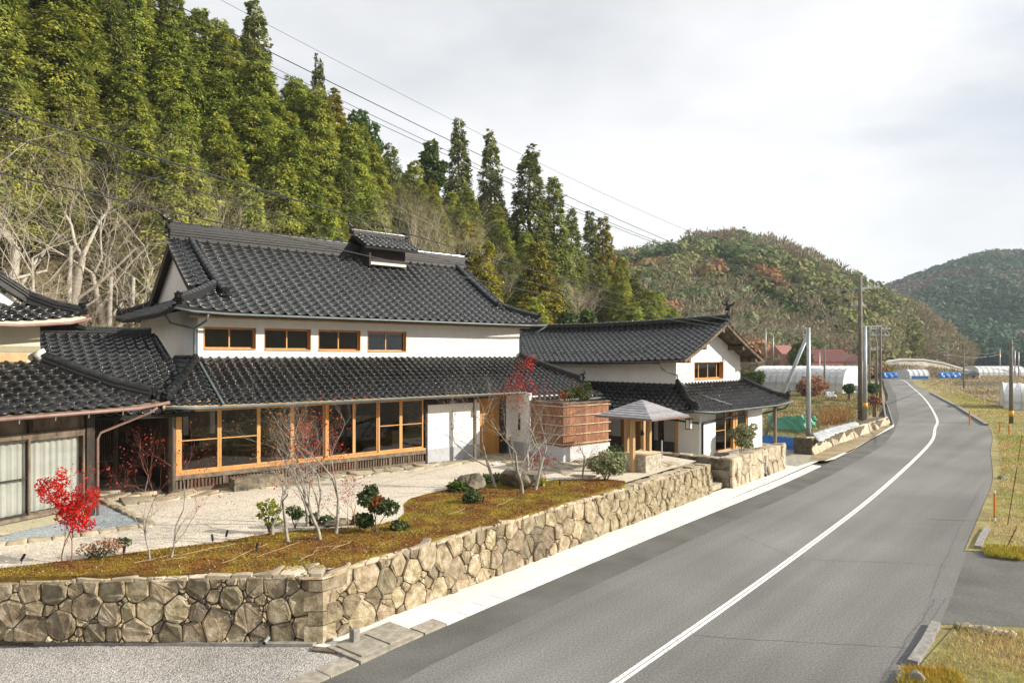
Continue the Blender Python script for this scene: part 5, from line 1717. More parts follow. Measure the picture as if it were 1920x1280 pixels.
def cloud_crown(seed, blobs, n, leaf, flat=.8, wd=(.25, .45)):
    """blobs: (x, y, z, r). leaves spread over the blobs' shells"""
    r_ = np.random.default_rng(seed)
    b = np.array(blobs)
    w = b[:, 3] ** 2
    idx = r_.choice(len(b), n, p=w / w.sum())
    d = unit(r_.normal(size=(n, 3)))
    rr = b[idx, 3] * r_.uniform(.35, 1.08, n) ** .5
    P = b[idx, :3] + d * rr[:, None] * np.array([1, 1, flat])
    D = unit(d + r_.normal(size=(n, 3)) * .9)
    S = leaf * r_.uniform(.6, 1.4, n)
    return rhombi(P, unit(D - d * (np.sum(D * d, 1) * .6)[:, None]), S, S * r_.uniform(*wd, n), r_, d, .6)

def grow(mbs, tips, p, d, ln, rad, lev, maxlev, r_, up=.15, spread=.7, nchild=(3, 4), seg=3, taper=.55, wob=.17, shrink=(.55, .8)):
    pts, rads = [Vector(p)], [rad]
    q, dd = Vector(p), Vector(d).normalized()
    for i in range(seg):
        dd = (dd + Vector((r_.gauss(0, wob), r_.gauss(0, wob), r_.gauss(0, wob) + up * .3))).normalized()
        q = q + dd * ln / seg
        pts.append(q.copy()); rads.append(rad * (1 - (1 - taper) * (i + 1) / seg))
    mb = mbs[0] if lev < mbs[2] else mbs[1]
    mb.tube(pts, rads, 6 if lev == 0 else (4 if lev == 1 else 3), cap=False)
    if lev >= maxlev:
        tips.append((q, dd)); return
    for c in range(r_.randint(*nchild)):
        t = r_.uniform(.35, 1) if c else 1.0
        k = min(seg - 1, int(t * seg - 1e-6))
        b0 = pts[k].lerp(pts[k + 1], t * seg - k)
        ax = dd.orthogonal().normalized()
        ax.rotate(Matrix.Rotation(r_.uniform(0, 6.283), 3, dd))
        nd = (dd + ax * r_.uniform(.5, 1.2) * spread).normalized()
        grow(mbs, tips, b0, nd, ln * r_.uniform(*shrink), rads[k + 1] * r_.uniform(.55, .8), lev + 1, maxlev, r_, up, spread, nchild, seg, taper, wob, shrink)

def mesh_of(mb, name, m, smooth=False):
    me = bpy.data.meshes.new(name)
    me.from_pydata(mb.v, [], mb.f)
    me.materials.append(m)
    if smooth: me.polygons.foreach_set('use_smooth', [True] * len(mb.f))
    me.update()
    return me

def bare_proto(seed, h, stems=1, maxlev=5, spread=.6, up=.2, nchild=(3, 4), r0=.012, bark='bark_pale', twig='twig', split=3, first=.34, shrink=(.58, .8)):
    r_ = random.Random(seed)
    mbs = (MB(), MB(), split)
    tips = []
    for s in range(stems):
        a = 6.283 * s / max(1, stems) + r_.uniform(-.5, .5)
        lean = .0 if stems == 1 else r_.uniform(.12, .34)
        d = Vector((math.cos(a) * lean, math.sin(a) * lean, 1))
        grow(mbs, tips, (math.cos(a) * .03 * stems, math.sin(a) * .03 * stems, -.05), d, h * first * r_.uniform(.85, 1.1), h * r0, 0, maxlev, r_, up, spread, nchild, shrink=shrink)
    return mesh_of(mbs[0], 'trunk', M[bark], True), mesh_of(mbs[1], 'branches', M[twig]), tips

def leaf_bunch(tips, n, size, seed, jit=.15, wd=(.25, .45), sel=None):
    r_ = np.random.default_rng(seed)
    t = np.array([list(a) for a, b in tips if sel is None or sel(a)])
    if len(t) == 0: t = np.array([list(tips[0][0])])
    idx = r_.integers(0, len(t), n)
    P = t[idx] + r_.normal(size=(n, 3)) * jit
    D = unit(r_.normal(size=(n, 3)))
    S = size * r_.uniform(.6, 1.4, n)
    return rhombi(P, D, S, S * r_.uniform(*wd, n), r_)

def tree_thing(name, loc, parts, label, cat='tree', group=None, rot=0, sc=1.0, scz=None):
    """parts: (name, mesh). returns the root"""
    t = empty(name, loc, label, cat, group)
    t.rotation_euler = (0, 0, rot)
    t.scale = (sc, sc, scz or sc)
    for nm, me in parts:
        obj(nm, me, t)
    return t

# ------------------------------------------------------------------ near hillside forest
protos = {}
def make_conifer(kind, i):
    h = 10.0
    if kind == 'cypress':
        V, Fc = conifer_crown(100 + i, h, 2.2, 820, 33000, .02, .78, .185, .75, .30)
        me = np_mesh('crown', V, Fc, M['cypress'])
    elif kind == 'spire':
        V, Fc = conifer_crown(170 + i, h, 1.7, 760, 21000, .02, .95, .20, .55, .16)
        me = np_mesh('crown', V, Fc, M['cedar'])
    elif kind == 'golden':
        V, Fc = conifer_crown(150 + i, h, 1.9, 560, 22000, .02, .80, .19, .6, .32)
        me = np_mesh('crown', V, Fc, M['golden'])
    else:
        V, Fc = conifer_crown(200 + i, h, 1.9, 700, 25000, .02, .92, .18, .35, .30)
        me = np_mesh('crown', V, Fc, M['cedar'])
    tb_ = MB().tube([(0, 0, -1), (0.03, 0, 3), (0, 0.03, 6.5), (0, 0, 8.7)], [.17, .13, .06, .01], 7)
    return [('trunk', mesh_of(tb_, 'trunk', M['bark_brown'], True)), ('crown', me)]
for kind, n in (('cypress', 4), ('cedar', 3), ('golden', 2), ('spire', 2)):
    protos[kind] = [make_conifer(kind, i) for i in range(n)]
PH = {}
bp = []
for i in range(3):
    a_, b_, tips = bare_proto(300 + i, 9.0, 1, 6, .55, .35, (3, 4), .012, 'bark_pale', 'twig', 3, .30, (.60, .82))
    bp.append([('trunk', a_), ('branches', b_)]); PH[id(bp[-1])] = max(p.z for p, d in tips)
dbp = []
for i in range(2):
    a_, b_, tips = bare_proto(330 + i, 6.0, 3, 5, .8, .15, (3, 4), .009, 'bark_brown', 'twig_dark', 2, .30, (.60, .85))
    dbp.append([('trunk', a_), ('branches', b_)]); PH[id(dbp[-1])] = max(p.z for p, d in tips)

big = []
for i in range(3):
    a_, b_, tips = bare_proto(360 + i, 10.0, 2 if i else 1, 7, .85, .12, (2, 4), .0105, 'bark_white', 'twig', 4, .25, (.60, .84))
    big.append([('trunk', a_), ('branches', b_)]); PH[id(big[-1])] = max(p.z for p, d in tips)

LAB = {
 'cypress': ('dense olive-green cypress in the plantation covering the slope behind the houses', 'cypresses on the slope behind the houses'),
 'cedar': ('dark green cedar with a pointed crown among the cypresses on the slope', 'cedars on the slope behind the houses'),
 'golden': ('yellowish cypress with golden branch tips at the foot of the wooded slope', 'golden cypresses at the foot of the slope'),
 'bare': ('leafless pale brown tree with a haze of fine twigs on the wooded slope', 'bare trees on the wooded slope')}
placed = []
def put(kind, X, Y, h, label=None, wide=1.0, group=None, sink=0.4):
    z = float(hgt(X, Y)) - sink
    pr = {'bare': bp, 'brush': dbp, 'big': big}.get(kind) or protos[kind]
    p_ = pr[rs.randrange(len(pr))]
    H0 = PH.get(id(p_), 10.0)
    lab, grp = LAB.get(kind, (None, None))
    if label: lab, grp = label, group
    t = tree_thing({'cypress': 'cypress_tree', 'cedar': 'cedar_tree', 'spire': 'cedar_tree', 'golden': 'cypress_tree', 'bare': 'bare_tree', 'brush': 'bare_tree', 'big': 'bare_tree'}[kind],
                   (X, Y, z), p_, lab, 'tree', grp, rs.uniform(0, 6.28), h / H0 * wide, h / H0)
    placed.append((X, Y))
    return t
def put_px(kind, px, Y, ytop, label=None, wide=1.0, group=None):
    X = (px - 960) / F * Y
    z = float(hgt(X, Y)) - .4
    return put(kind, X, Y, max(2.5, zat(ytop, Y) - z), label, wide, group)

# landmark trees along the skyline
sky_trees = [
 (478, 62, -25, 'tall cedar rising beyond the top edge of the photo, left of the open sky', .9),
 (597, 68, 88, 'slim dark cedar standing out on the skyline above the main house roof vent', .62),
 (562, 68, 135, 'small cedar just left of the slim skyline cedar', .6),
 (860, 84, 208, 'leftmost of the three isolated cedars pointing above the middle of the skyline', .85),
 (920, 86, 226, 'dark narrow cedar between the two other isolated skyline cedars', .8),
 (993, 84, 258, 'tallest pointed cedar above the right end of the main house', 1.15),
 (1038, 86, 318, 'pointed cedar just right of the tallest one above the main house', 1.1),
 (1072, 90, 380, 'thin green cedar between the tallest cedars and the pair further right', 1.0),
 (1106, 94, 383, 'left one of the pair of narrow cedars left of the distant hill', .85),
 (1130, 95, 393, 'rust-tinged narrow cedar standing immediately left of the distant round hill', .9)]
for px, Y, yt, lab, w_ in sky_trees:
    w_ *= .92
    t = put_px('golden' if 'rust' in lab else 'spire', px, Y, yt, lab, w_)
put_px('golden', 1005, 66, 440, 'bright golden-green conifer right behind the descending roof of the main house', 1.2)
put_px('cypress', 960, 66, 480, 'dark olive conifer behind the right slope of the main house roof', 1.0)
put_px('golden', 880, 58, 400, 'orange-tipped conifer above the right end of the main ridge', .9)
put_px('golden', 915, 57, 440, 'smaller orange-tipped conifer just right of the larger one above the ridge end', .8)
put_px('cedar', 1190, 88, 505, 'round-topped dark conifer above the left end of the gabled house roof', 1.2)
put_px('cypress', 1235, 92, 540, 'bushy green conifer behind the gabled house ridge', 1.2)
put_px('cypress', 1165, 86, 470, 'narrow green conifer at the right end of the near forest', .8)
# bare trees in and below the plantation
for px, Y, yt, lab, w_ in [
 (750, 56, 325, 'bare tree with thin trunks just left of the ones behind the roof vent', 1.0),
 (800, 60, 318, 'tallest pale bare crown between the roof vent and the golden conifers', 1.3),
 (845, 61, 350, 'bare crown of fine straw twigs right of the tallest bare one', 1.3),
 (775, 58, 315, 'bare tree with upright pale trunks behind the roof vent of the main house', .9),
 (820, 58, 335, 'bare twiggy tree right of the roof vent among the conifers', 1.0),
 (865, 60, 355, 'wide bare brownish tree above the right part of the main ridge', 1.0),
 (905, 62, 395, 'bare brownish tree sloping down beside the golden conifers', 1.0),
 (935, 63, 440, 'lowest bare tree left of the dark olive conifer', 1.0),
 (1060, 78, 515, 'bare straw-coloured tree behind the gap between the two houses', 1.1),
 (1100, 80, 510, 'bare straw-coloured tree above the left end of the gabled house', 1.1),
 (1140, 82, 520, 'bare straw-coloured tree right of its neighbour above the gabled house', 1.1),
 (1015, 74, 490, 'leafless brown tree just right of the dark olive conifer', 1.3),
 (1085, 90, 470, 'tall brown leafless tree behind the straw-coloured ones above the gap', 1.3),
 (1200, 92, 535, 'brown leafless tree in front of the round-topped dark conifer', 1.4),
 (1250, 96, 560, 'brown leafless tree behind the left part of the gabled house ridge', 1.4),
 (1290, 98, 575, 'low brown leafless tree behind the middle of the gabled house ridge', 1.5),
 (590, 46, 385, 'small whitish bare tree above the main house ridge', .7),
 (640, 47, 392, 'low whitish bare tree beside the left end of the roof vent', .7),
 (560, 44, 405, 'low bush of reddish brown twigs above the main house ridge', .9),
 (405, 42, 330, 'bare tree with dried pinkish foliage behind the left end of the main ridge', .6)]:
    put_px('brush' if 'bush' in lab else 'bare', px, Y, yt, lab, w_)
LAB['bare'] = LAB['bare']
# big leafless trees over the left house
for px, Y, yt, lab, w_ in [
 (-40, 32, -60, 'large pale-barked bare tree at the left edge reaching above the frame', 1.0),
 (55, 33, 60, 'large spreading bare tree with whitish limbs above the left house roof', 1.2),
 (150, 34, 230, 'leaning bare tree with pale crooked limbs left of the main house gable', 1.35),
 (235, 36, 330, 'lower bare tree with pale branches beside the main house gable', 1.3),
 (110, 30, 380, 'low tangle of pale bare branches just above the left house roof', 1.5),
 (20, 37, 0, 'bare whitish tree standing behind the large one at the left edge', 1.2),
 (120, 39, 90, 'bare pale tree behind the leaning one, crown at mid height of the left edge', 1.2),
 (215, 41, 190, 'bare pale tree whose twigs reach furthest right over the cypresses', 1.2),
 (300, 41, 290, 'small bare tree just left of the main house ridge end', 1.1)]:
    t = put_px('big', px, Y, yt, lab, w_)
for px, Y, yt in [(60, 30, 520), (150, 31, 520), (210, 32, 530), (250, 34, 530), (20, 30, 500), (110, 34, 500), (180, 36, 505), (280, 38, 490)]:
    put_px('brush', px, Y, yt, 'brown leafless undergrowth bush between the left house and the main house gable', 1.3, 'brown bushes behind the left house')
trk = [(205, 34, 470, 5), (247, 35, 490, 5), (130, 36, 470, 6)]
for i, (px, Y, yt, _) in enumerate(trk):
    z0_ = float(hgt((px - 960) / F * Y, Y))
    t = empty('tree_trunk', along(px, Y, z0_), ['sunlit bare trunk behind the left house, nearest its roof hook', 'sunlit bare trunk touching the main house gable', 'pale forked trunk above the left house roof'][i], 'tree')
    p = along(px, Y, z0_)
    MB().tube([p - Vector((0, 0, .5)), p + Vector((.05, 0, 3)), p + Vector((-.05, 0, 6)), p + Vector((.1, 0, 9.5))], [.17, .15, .13, .08], 8).build('trunk', M['bark_pale'], t, True)
gb = empty('green_bush', along(195, 33, 0), 'bright yellow-green bush beside the sunlit trunk behind the left house', 'bush')
V, Fc = cloud_crown(5, [(along(195, 33).x, 33, 4.6, .9), (along(215, 33.5).x, 33.5, 4.0, .8), (along(190, 33).x, 33.4, 3.6, .8), (along(180, 33).x, 33, 5.2, .5)], 2600, .16)
obj('foliage', np_mesh('foliage', V - np.array(gb.location), Fc, M['lime_leaf']), gb)
# the plantation itself
cnt = 0
for iu in range(58):
    for iv in range(12):
        u = -30 + iu * 2.85 + rs.uniform(-1.0, 1.0) + (iv % 2) * 1.4
        v = 43 + iv * 3.3 + rs.uniform(-1.0, 1.0)
        X = HU[0] * u - HU[1] * v
        Y = HU[1] * u + HU[0] * v
        if Y < 30: continue
        px = 960 + F * X / Y
        if not (-150 < px < 1290): continue
        z = float(hgt(X, Y))
        if z < BASE + .3 and px < 1100: continue
        mind = 1.3 if v > 60 else 2.2
        if any((X - a) ** 2 + (Y - b) ** 2 < mind ** 2 for a, b in placed): continue
        if px < 330 and Y < 39: continue
        if 725 < px < 985 and Y < 66 and v < 60: continue
        if 1015 < px < 1185 and Y < 88 and v < 58: continue
        hh = rs.uniform(10.5, 15) * (1.0 if px < 700 else .8)
        ytop = HZ - (z + hh - CH) / Y * F
        lim = np.interp(px, [-200, 380, 430, 560, 600, 660, 700, 800, 860, 930, 980, 1040, 1100, 1150, 1180, 1240, 1300],
                        [-600, -60, -10, 125, 120, 175, 195, 235, 255, 320, 380, 430, 465, 470, 480, 545, 600])
        if ytop < lim:
            hh = zat(lim, Y) - z
            if hh < 4: continue
        hh *= rs.uniform(.93, 1.0)
        k = 'cypress' if rs.random() < .80 else ('cedar' if rs.random() < .7 else 'golden')
        yt = HZ - (z + hh - CH) / Y * F
        row = ('in the bottom rows' if v < 50 else 'in the middle rows' if v < 60 else 'in the upper rows' if v < 68 else 'on the crest')
        zone = [n_ for x_, n_ in ((0, 'beyond the left edge'), (150, 'above the left house'), (330, 'left of the main house ridge'), (480, 'above the left end of the main ridge'),
                (620, 'above the middle of the main ridge'), (760, 'above the roof vent'), (870, 'above the right part of the main ridge'), (980, 'above the right roof slope'),
                (1110, 'above the gap between the two houses'), (9999, 'above the gabled house')) if px < x_][0]
        desc_ = {'cypress': 'dense olive cypress', 'cedar': 'dark green cedar', 'golden': 'golden-tipped yellowish cypress'}[k]
        put(k, X, Y, hh, f'{desc_} {row}, {zone}', rs.uniform(.95, 1.2) * (1.0 if hh > 7 else 1.35), LAB[k][1])
        cnt += 1
print('plantation', cnt)

# ------------------------------------------------------------------ distant wooded hills, one mass each
def mass(name, n, sampler, kinds, leaf, K, hrange, seed, kindfun, near_fine=False):
    r_ = np.random.default_rng(seed)
    X, Y = sampler(r_, n)
    Z = hgt(X, Y)
    kd = kindfun(X, Y, Z, r_)
    hh = r_.uniform(hrange[0], hrange[1], len(X))
    Vs, Cs = [], []
    for k, (c1, c2, shape, asp) in enumerate(kinds):
        ii = np.where(kd == k)[0]
        if len(ii) == 0: continue
        idx = np.repeat(ii, np.where(Y[ii] < 200, int(K * 2.0), K)) if near_fine else np.repeat(ii, K)
        m = len(idx)
        H = hh[idx]
        if shape == 'cone':
            f = 1 - np.sqrt(1 - r_.random(m) * .98)
            th = r_.random(m) * 6.283
            rr = H * asp * (1 - f) ** .9 * r_.uniform(.7, 1.05, m)
            P = np.stack([X[idx] + rr * np.cos(th), Y[idx] + rr * np.sin(th), Z[idx] + H * f], 1)
            D = unit(np.stack([np.cos(th), np.sin(th), -.3 * np.ones(m)], 1) + r_.normal(size=(m, 3)) * .4)
        else:
            d = unit(r_.normal(size=(m, 3)))
            lump = 1 + .25 * np.sin(d[:, 0] * 5 + idx) * np.cos(d[:, 1] * 6 + idx * 2.1)
            rr = H * asp * r_.uniform(.8, 1.05, m) * lump
            P = np.stack([X[idx], Y[idx], Z[idx] + H * .6], 1) + d * rr[:, None] * np.array([1, 1, .75])
            D = unit(d + r_.normal(size=(m, 3)) * .8)
        S = leaf * r_.uniform(.6, 1.4, m) * (np.clip(Y[idx] / 230, .55, 1.2) if near_fine else 1)
        if shape == 'cone': Nn = unit(np.stack([np.cos(th), np.sin(th), .6 * np.ones(m)], 1))
        else:
            Nn = d
            D = unit(D - d * np.sum(D * d, 1)[:, None])
        twg = (k == 2 and near_fine)      # leafless crowns: loose thin twigs instead of leaf surfaces
        if twg: D = unit(d + r_.normal(size=(m, 3)) * .5 + np.array([0, 0, .5]))
        V, _ = rhombi(P, D, S * (1.25 if twg else 1), S * r_.uniform(.35, .6, m) * (.34 if twg else 1), r_, Nn, 1.5 if twg else .38)
        t = np.clip(r_.random(len(X))[idx] * .8 + r_.random(m) * .2, 0, 1)[:, None]
        hue = (1 + r_.normal(size=(len(X), 1)) * .10)[idx]
        col = (np.array(c1) * (1 - t) + np.array(c2) * t) * hue
        Vs.append(V); Cs.append(np.repeat(col, 4, axis=0))
    V = np.concatenate(Vs); Cc = np.concatenate(Cs)
    me = np_mesh(name, V, np.arange(len(V)).reshape(-1, 4), M['stuffleaf'], col=np.clip(Cc, 0.004, 1))
    return obj(name, me)

KINDS = [((.045, .085, .022), (.10, .15, .04), 'cone', .24),        # conifer
         ((.11, .16, .06), (.22, .27, .12), 'ball', .42),           # grey-green pine
         ((.21, .17, .105), (.34, .285, .195), 'ball', .46),         # leafless, straw brown
         ((.30, .14, .06), (.42, .23, .12), 'ball', .42),            # rust and orange
         ((.14, .155, .05), (.27, .265, .10), 'ball', .44)]          # olive broadleaf
def vnoise(x, y, s, o=0):
    return np.array([noise.noise(Vector((a * s + o, b * s - o, o * .37))) for a, b in zip(x, y)])
def kf_mid(X, Y, Z, r_):
    px = 960 + F * X / Y
    py = HZ - (Z - CH) / Y * F
    a = vnoise(X, Y, .022, 3.1) + r_.normal(size=len(X)) * .17
    b = vnoise(X, Y, .03, 9.7) + r_.normal(size=len(X)) * .1
    k = np.full(len(X), 1)
    k[a > .20] = 2
    k[a < -.12] = 4
    k[(b > .40)] = 3
    # dark conifer plantations on the shoulder and top left
    pl_ = (py > 470 + (px - 1330) * .50) & (py < 560 + (px - 1330) * .55) & (px > 1330) & (px < 1580)
    k[pl_ & (r_.random(len(X)) < .85)] = 0
    k[(px < 1300) & (py < 520) & (r_.random(len(X)) < .75)] = 0
    k[(px > 1700) & (r_.random(len(X)) < .7)] = 2
    k[(px > 1420) & (px < 1700) & (py > 590) & (r_.random(len(X)) < .22)] = 2
    k[(px < 1420) & (py > 540) & (r_.random(len(X)) < .3)] = 2
    k[(px > 1380) & (py < 480) & (k == 2)] = 1
    return k
def samp_mid(r_, n):
    px = r_.uniform(1100, 1870, n)
    Y0 = np.interp(px, [1100, 1400, 1650, 1750, 1850], [118, 132, 180, 212, 246])
    Y1 = np.interp(px, [1100, 1380, 1650, 1850], [335, 328, 268, 280])
    t = r_.random(n) ** .85
    Y = Y0 + (Y1 - Y0) * t
    X = (px - 960) / F * Y
    keep = (hgt(X, Y) > BASE + .4)
    return X[keep], Y[keep]
o = mass('hill_forest', 3100, samp_mid, KINDS, 1.3, 120, (3.8, 10.5), 51, kf_mid, True)
tag(o, 'mixed autumn woodland of pine, bare and rust-coloured trees covering the middle hill', 'woodland', kind='stuff')
KF = [((.036, .085, .050), (.085, .15, .085), 'ball', .45), ((.065, .11, .075), (.12, .17, .11), 'ball', .48),
      ((.15, .12, .10), (.24, .19, .15), 'ball', .46), ((.02, .06, .038), (.05, .10, .055), 'cone', .28)]
def kf_far(X, Y, Z, r_):
    a = vnoise(X, Y, .012, 5.5) + r_.normal(size=len(X)) * .16
    k = np.full(len(X), 0)
    k[a > .02] = 1
    k[a > .20] = 2
    k[a < -.25] = 3
    return k
def samp_far(r_, n):
    px = r_.uniform(1600, 2420, n)
    Y = 345 + (715 - 345) * r_.random(n)
    X = (px - 960) / F * Y
    return X, Y
o = mass('far_forest', 8000, samp_far, KF, 2.5, 48, (8, 13), 52, kf_far)
tag(o, 'dark blue-green forest covering the far shaded mountain on the right', 'woodland', kind='stuff')
# low scrub along the foot of the middle hill
def samp_foot(r_, n):
    px = r_.uniform(1180, 1660, n)
    Y0 = np.interp(px, [1100, 1400, 1650, 1750, 1850], [112, 126, 170, 205, 240])
    Y = Y0 + r_.uniform(-4, 10, n)
    return (px - 960) / F * Y, Y
o = mass('hill_scrub', 330, samp_foot, KINDS, .8, 90, (2.0, 4.5), 53, lambda X, Y, Z, r_: r_.choice([1, 2, 3, 4, 4], len(X)))
tag(o, 'low mixed scrub and bushes along the foot of the middle hill', 'scrub', kind='stuff')
# individual trees one can tell apart on the hill
def hill_tree(name, px, Y, ytop, wpx, m, n, leaf, label, cone=False, yb=None):
    X = (px - 960) / F * Y
    z = float(hgt(X, Y)) if yb is None else zat(yb, Y)
    h = zat(ytop, Y) - z
    r = wpx / 2 / F * Y
    t = empty(name, (X, Y, z), label, 'tree')
    if cone:
        V, Fc = conifer_crown(int(px), h, r, 120, n, .03, .8, leaf, .3, .3)
    else:
        rr_ = random.Random(int(px))
        bl = [(0, 0, h * .6, r * .75)] + [(rr_.uniform(-.5, .5) * r, rr_.uniform(-.5, .5) * r, h * rr_.uniform(.4, .85), r * rr_.uniform(.35, .6)) for _ in range(7)]
        V, Fc = cloud_crown(int(px), bl, n, leaf)
    obj('crown', np_mesh('crown', V, Fc, M[m]), t)
    MB().tube([(X, Y, z - 1), (X, Y, z + h * .7)], [.2, .1], 6).build('trunk', M['bark_brown'], t)
hill_tree('bushy_tree', 1500, 118, 632, 46, 'green_bush', 2600, .7, 'rounded dark green tree left of the red-roofed house')
hill_tree('maple_tree', 1262, 285, 478, 34, 'dull_red', 900, 1.6, 'larger rust-red tree high on the left side of the middle hill')
hill_tree('maple_tree', 1334, 300, 462, 18, 'dull_red', 500, 1.4, 'small rust-red tree near the top of the middle hill')
hill_tree('cedar_tree', 1712, 205, 580, 34, 'cedar', 1300, 1.1, 'dark conifer standing alone on the right flank of the middle hill', True)
hill_tree('pine_tree', 1356, 310, 432, 22, 'green_bush', 500, 1.5, 'pine tree crowning the top of the middle hill')
hill_tree('maple_tree', 1603, 160, 680, 14, 'rust_leaf', 500, .7, 'small bright orange tree behind the utility poles')
hill_tree('pine_tree', 690, 74, 180, 70, 'green_bush', 2600, .35, 'light green pine with flat sprays on the skyline left of the middle')
hill_tree('pine_tree', 815, 80, 232, 55, 'green_bush', 1600, .5, 'flat-topped pale pine on the skyline left of the isolated cedars')
hill_tree('evergreen_tree', 1060, 60, 548, 70, 'dark_bush', 4200, .34, 'rounded dark evergreen tree between the roofs of the two white houses')
hill_tree('evergreen_tree', 1108, 62, 562, 55, 'green_bush', 3000, .34, 'pale green rounded tree behind the left end of the gabled house roof')
hill_tree('maple_tree', 1178, 66, 575, 40, 'rust_leaf', 1500, .3, 'low orange-leaved tree peeping above the gabled house ridge')

# ------------------------------------------------------------------ garden trees
def garden_tree(name, base, h, stems, label, maxlev=5, spread=.55, up=.2, r0=.011, bark='bark_pale', twig='bark_red', leaves=(), seed=1, cat='tree', shrink=(.56, .8), nchild=(2, 4), first=.36, split=2, lean=None, sx=1.0, sy=1.0):
    tr, br, tips = bare_proto(seed, 1.0, stems, maxlev, spread, up, nchild, r0, bark, twig, split, first, shrink)
    zt_ = max(p.z for p, d in tips)
    s = h / zt_
    t = empty(name, base, label, cat)
    for nm, me in (('trunk', tr), ('branches', br)):
        me.transform(Matrix.Diagonal((s * sx, s * sy, s, 1)))
        if lean: me.transform(Matrix(((1, 0, lean[0], 0), (0, 1, lean[1], 0), (0, 0, 1, 0), (0, 0, 0, 1))))
        obj(nm, me, t)
    tp = []
    for p, d in tips:
        q = Vector((p.x * s * sx, p.y * s * sy, p.z * s))
        if lean: q = q + Vector((lean[0] * q.z, lean[1] * q.z, 0))
        tp.append((q, d))
    for m, n, size, jit, sel in leaves:
        V, Fc = leaf_bunch(tp, n, size, seed + 5, jit, (.22, .4), sel)
        obj('leaves', np_mesh('leaves', V, Fc, M[m]), t)
    return t, tp, h

garden_tree('maple_tree', at(123, 1055), 1.95, 2, 'small maple in full bright red leaf in front of the white curtains', 5, .62, .16, .010, 'bark_red', 'bark_red',
            [('red_leaf', 500, .042, .05, lambda a: a.z > .62)], 61, shrink=(.5, .74), first=.36, sx=.62, sy=.62)
V, Fc = cloud_crown(91, [(-.30, 0, 1.42, .24), (-.46, .05, 1.55, .16), (-.12, 0, 1.62, .17), (-.08, 0, 1.82, .10), (.08, 0, 1.20, .24), (.22, 0, 1.02, .26), (.42, .05, 1.22, .22), (.55, 0, 1.38, .13), (.30, -.05, .80, .20), (.02, 0, .95, .20), (.48, 0, .78, .12), (-.15, 0, 1.28, .18)], 3400, .046, .9, (.28, .42))
rm_ = [o for o in scene.objects if o.get('label', '').startswith('small maple in full')][0]
obj('leaves', np_mesh('leaves', V, Fc, M['red_leaf']), rm_)
garden_tree('maple_tree', at(300, 1048), 3.35, 2, 'nearly bare young maple with reddish twigs in front of the dark recess', 7, .62, .26, .0075, 'bark_pale', 'bark_red',
            [('dull_red', 260, .04, .04, lambda a: a.z < 2.6), ('rust_leaf', 160, .035, .04, None)], 62, shrink=(.55, .8))
garden_tree('maple_tree', at(572, 1000), 3.95, 6, 'many-stemmed pale-barked maple with few dull red leaves before the window band', 6, .66, .20, .0125, 'bark_pale', 'bark_pale',
            [('dull_red', 700, .05, .06, lambda a: a.x > .1), ('rust_leaf', 900, .045, .07, lambda a: a.x < .2 and a.z < 3.0)], 63, shrink=(.55, .78))
garden_tree('maple_tree', at(966, 918), 4.55, 4, 'tall three-stemmed maple with a tuft of red leaves at the right top, beside two rocks', 6, .60, .24, .0125, 'bark_pale', 'bark_pale',
            [('dull_red', 420, .05, .08, lambda a: a.x > -.3 and a.z > 2.6), ('rust_leaf', 240, .06, .08, lambda a: a.z < 3.0)], 64, shrink=(.55, .78))
V, Fc = cloud_crown(92, [(.28, 0, 3.75, .34), (.02, 0, 3.35, .30), (.48, .1, 4.0, .22), (-.25, 0, 3.1, .22), (.35, 0, 3.2, .28), (.10, 0, 2.85, .18), (-.55, 0, 3.0, .12)], 800, .050, .9, (.26, .4))
rm_ = [o for o in scene.objects if o.get('label', '').startswith('tall three-stemmed')][0]
obj('leaves', np_mesh('leaves', V, Fc, M['dull_red']), rm_)
garden_tree('maple_tree', at(1086, 897), 2.5, 1, 'slender bare forked maple standing before the bark fence', 5, .85, .10, .014, 'bark_pale', 'bark_red',
            [('dull_red', 140, .05, .07, lambda a: a.z < 1.8)], 65, first=.42)
garden_tree('maple_sapling', at(1018, 903), .95, 2, 'tiny maple sapling with a flat tuft of coral red leaves', 3, .8, .05, .012, 'bark_red', 'bark_red',
            [('dull_red', 260, .06, .06, lambda a: a.z > .5)], 66)
garden_tree('maple_sapling', at(655, 985), 1.35, 4, 'thin sapling with sparse coral leaves beside the dark green shrub', 4, .6, .2, .008, 'bark_red', 'bark_red',
            [('dull_red', 240, .045, .06, None)], 67)
def shrub(name, base, blobs, n, leaf, m, label, stems=5, seed=1, cat='shrub', stemm='bark_brown', extra=None):
    """blobs relative to the base: (x, y, z, r)"""
    t = empty(name, base, label, cat)
    V, Fc = cloud_crown(seed, blobs, n, leaf)
    obj('foliage', np_mesh('foliage', V, Fc, M[m]), t)
    if extra:
        bl2, n2, m2 = extra
        V, Fc = cloud_crown(seed + 1, bl2, n2, leaf)
        obj('foliage', np_mesh('foliage', V, Fc, M[m2]), t, None)
    mb = MB()
    r_ = random.Random(seed)
    for k in range(stems):
        b = blobs[k % len(blobs)]
        mb.tube([(r_.uniform(-.03, .03), r_.uniform(-.03, .03), -.03), (b[0] * .5 + r_.uniform(-.05, .05), b[1] * .5, b[2] * .5), (b[0], b[1], b[2])], [.014, .01, .004], 5)
    obj('stem', mesh_of(mb, 'stem', M[stemm]), t)
    return t
shrub('shrub', at(505, 1000), [(-.12, 0, .45, .13), (.1, 0, .55, .14), (0, .1, .68, .12), (.16, 0, .28, .12), (-.18, .05, .62, .10), (.02, 0, .25, .10)], 520, .07, 'lime_leaf', 'thin upright shrub with yellow-green leaves on the gravel edge', 6, 1)
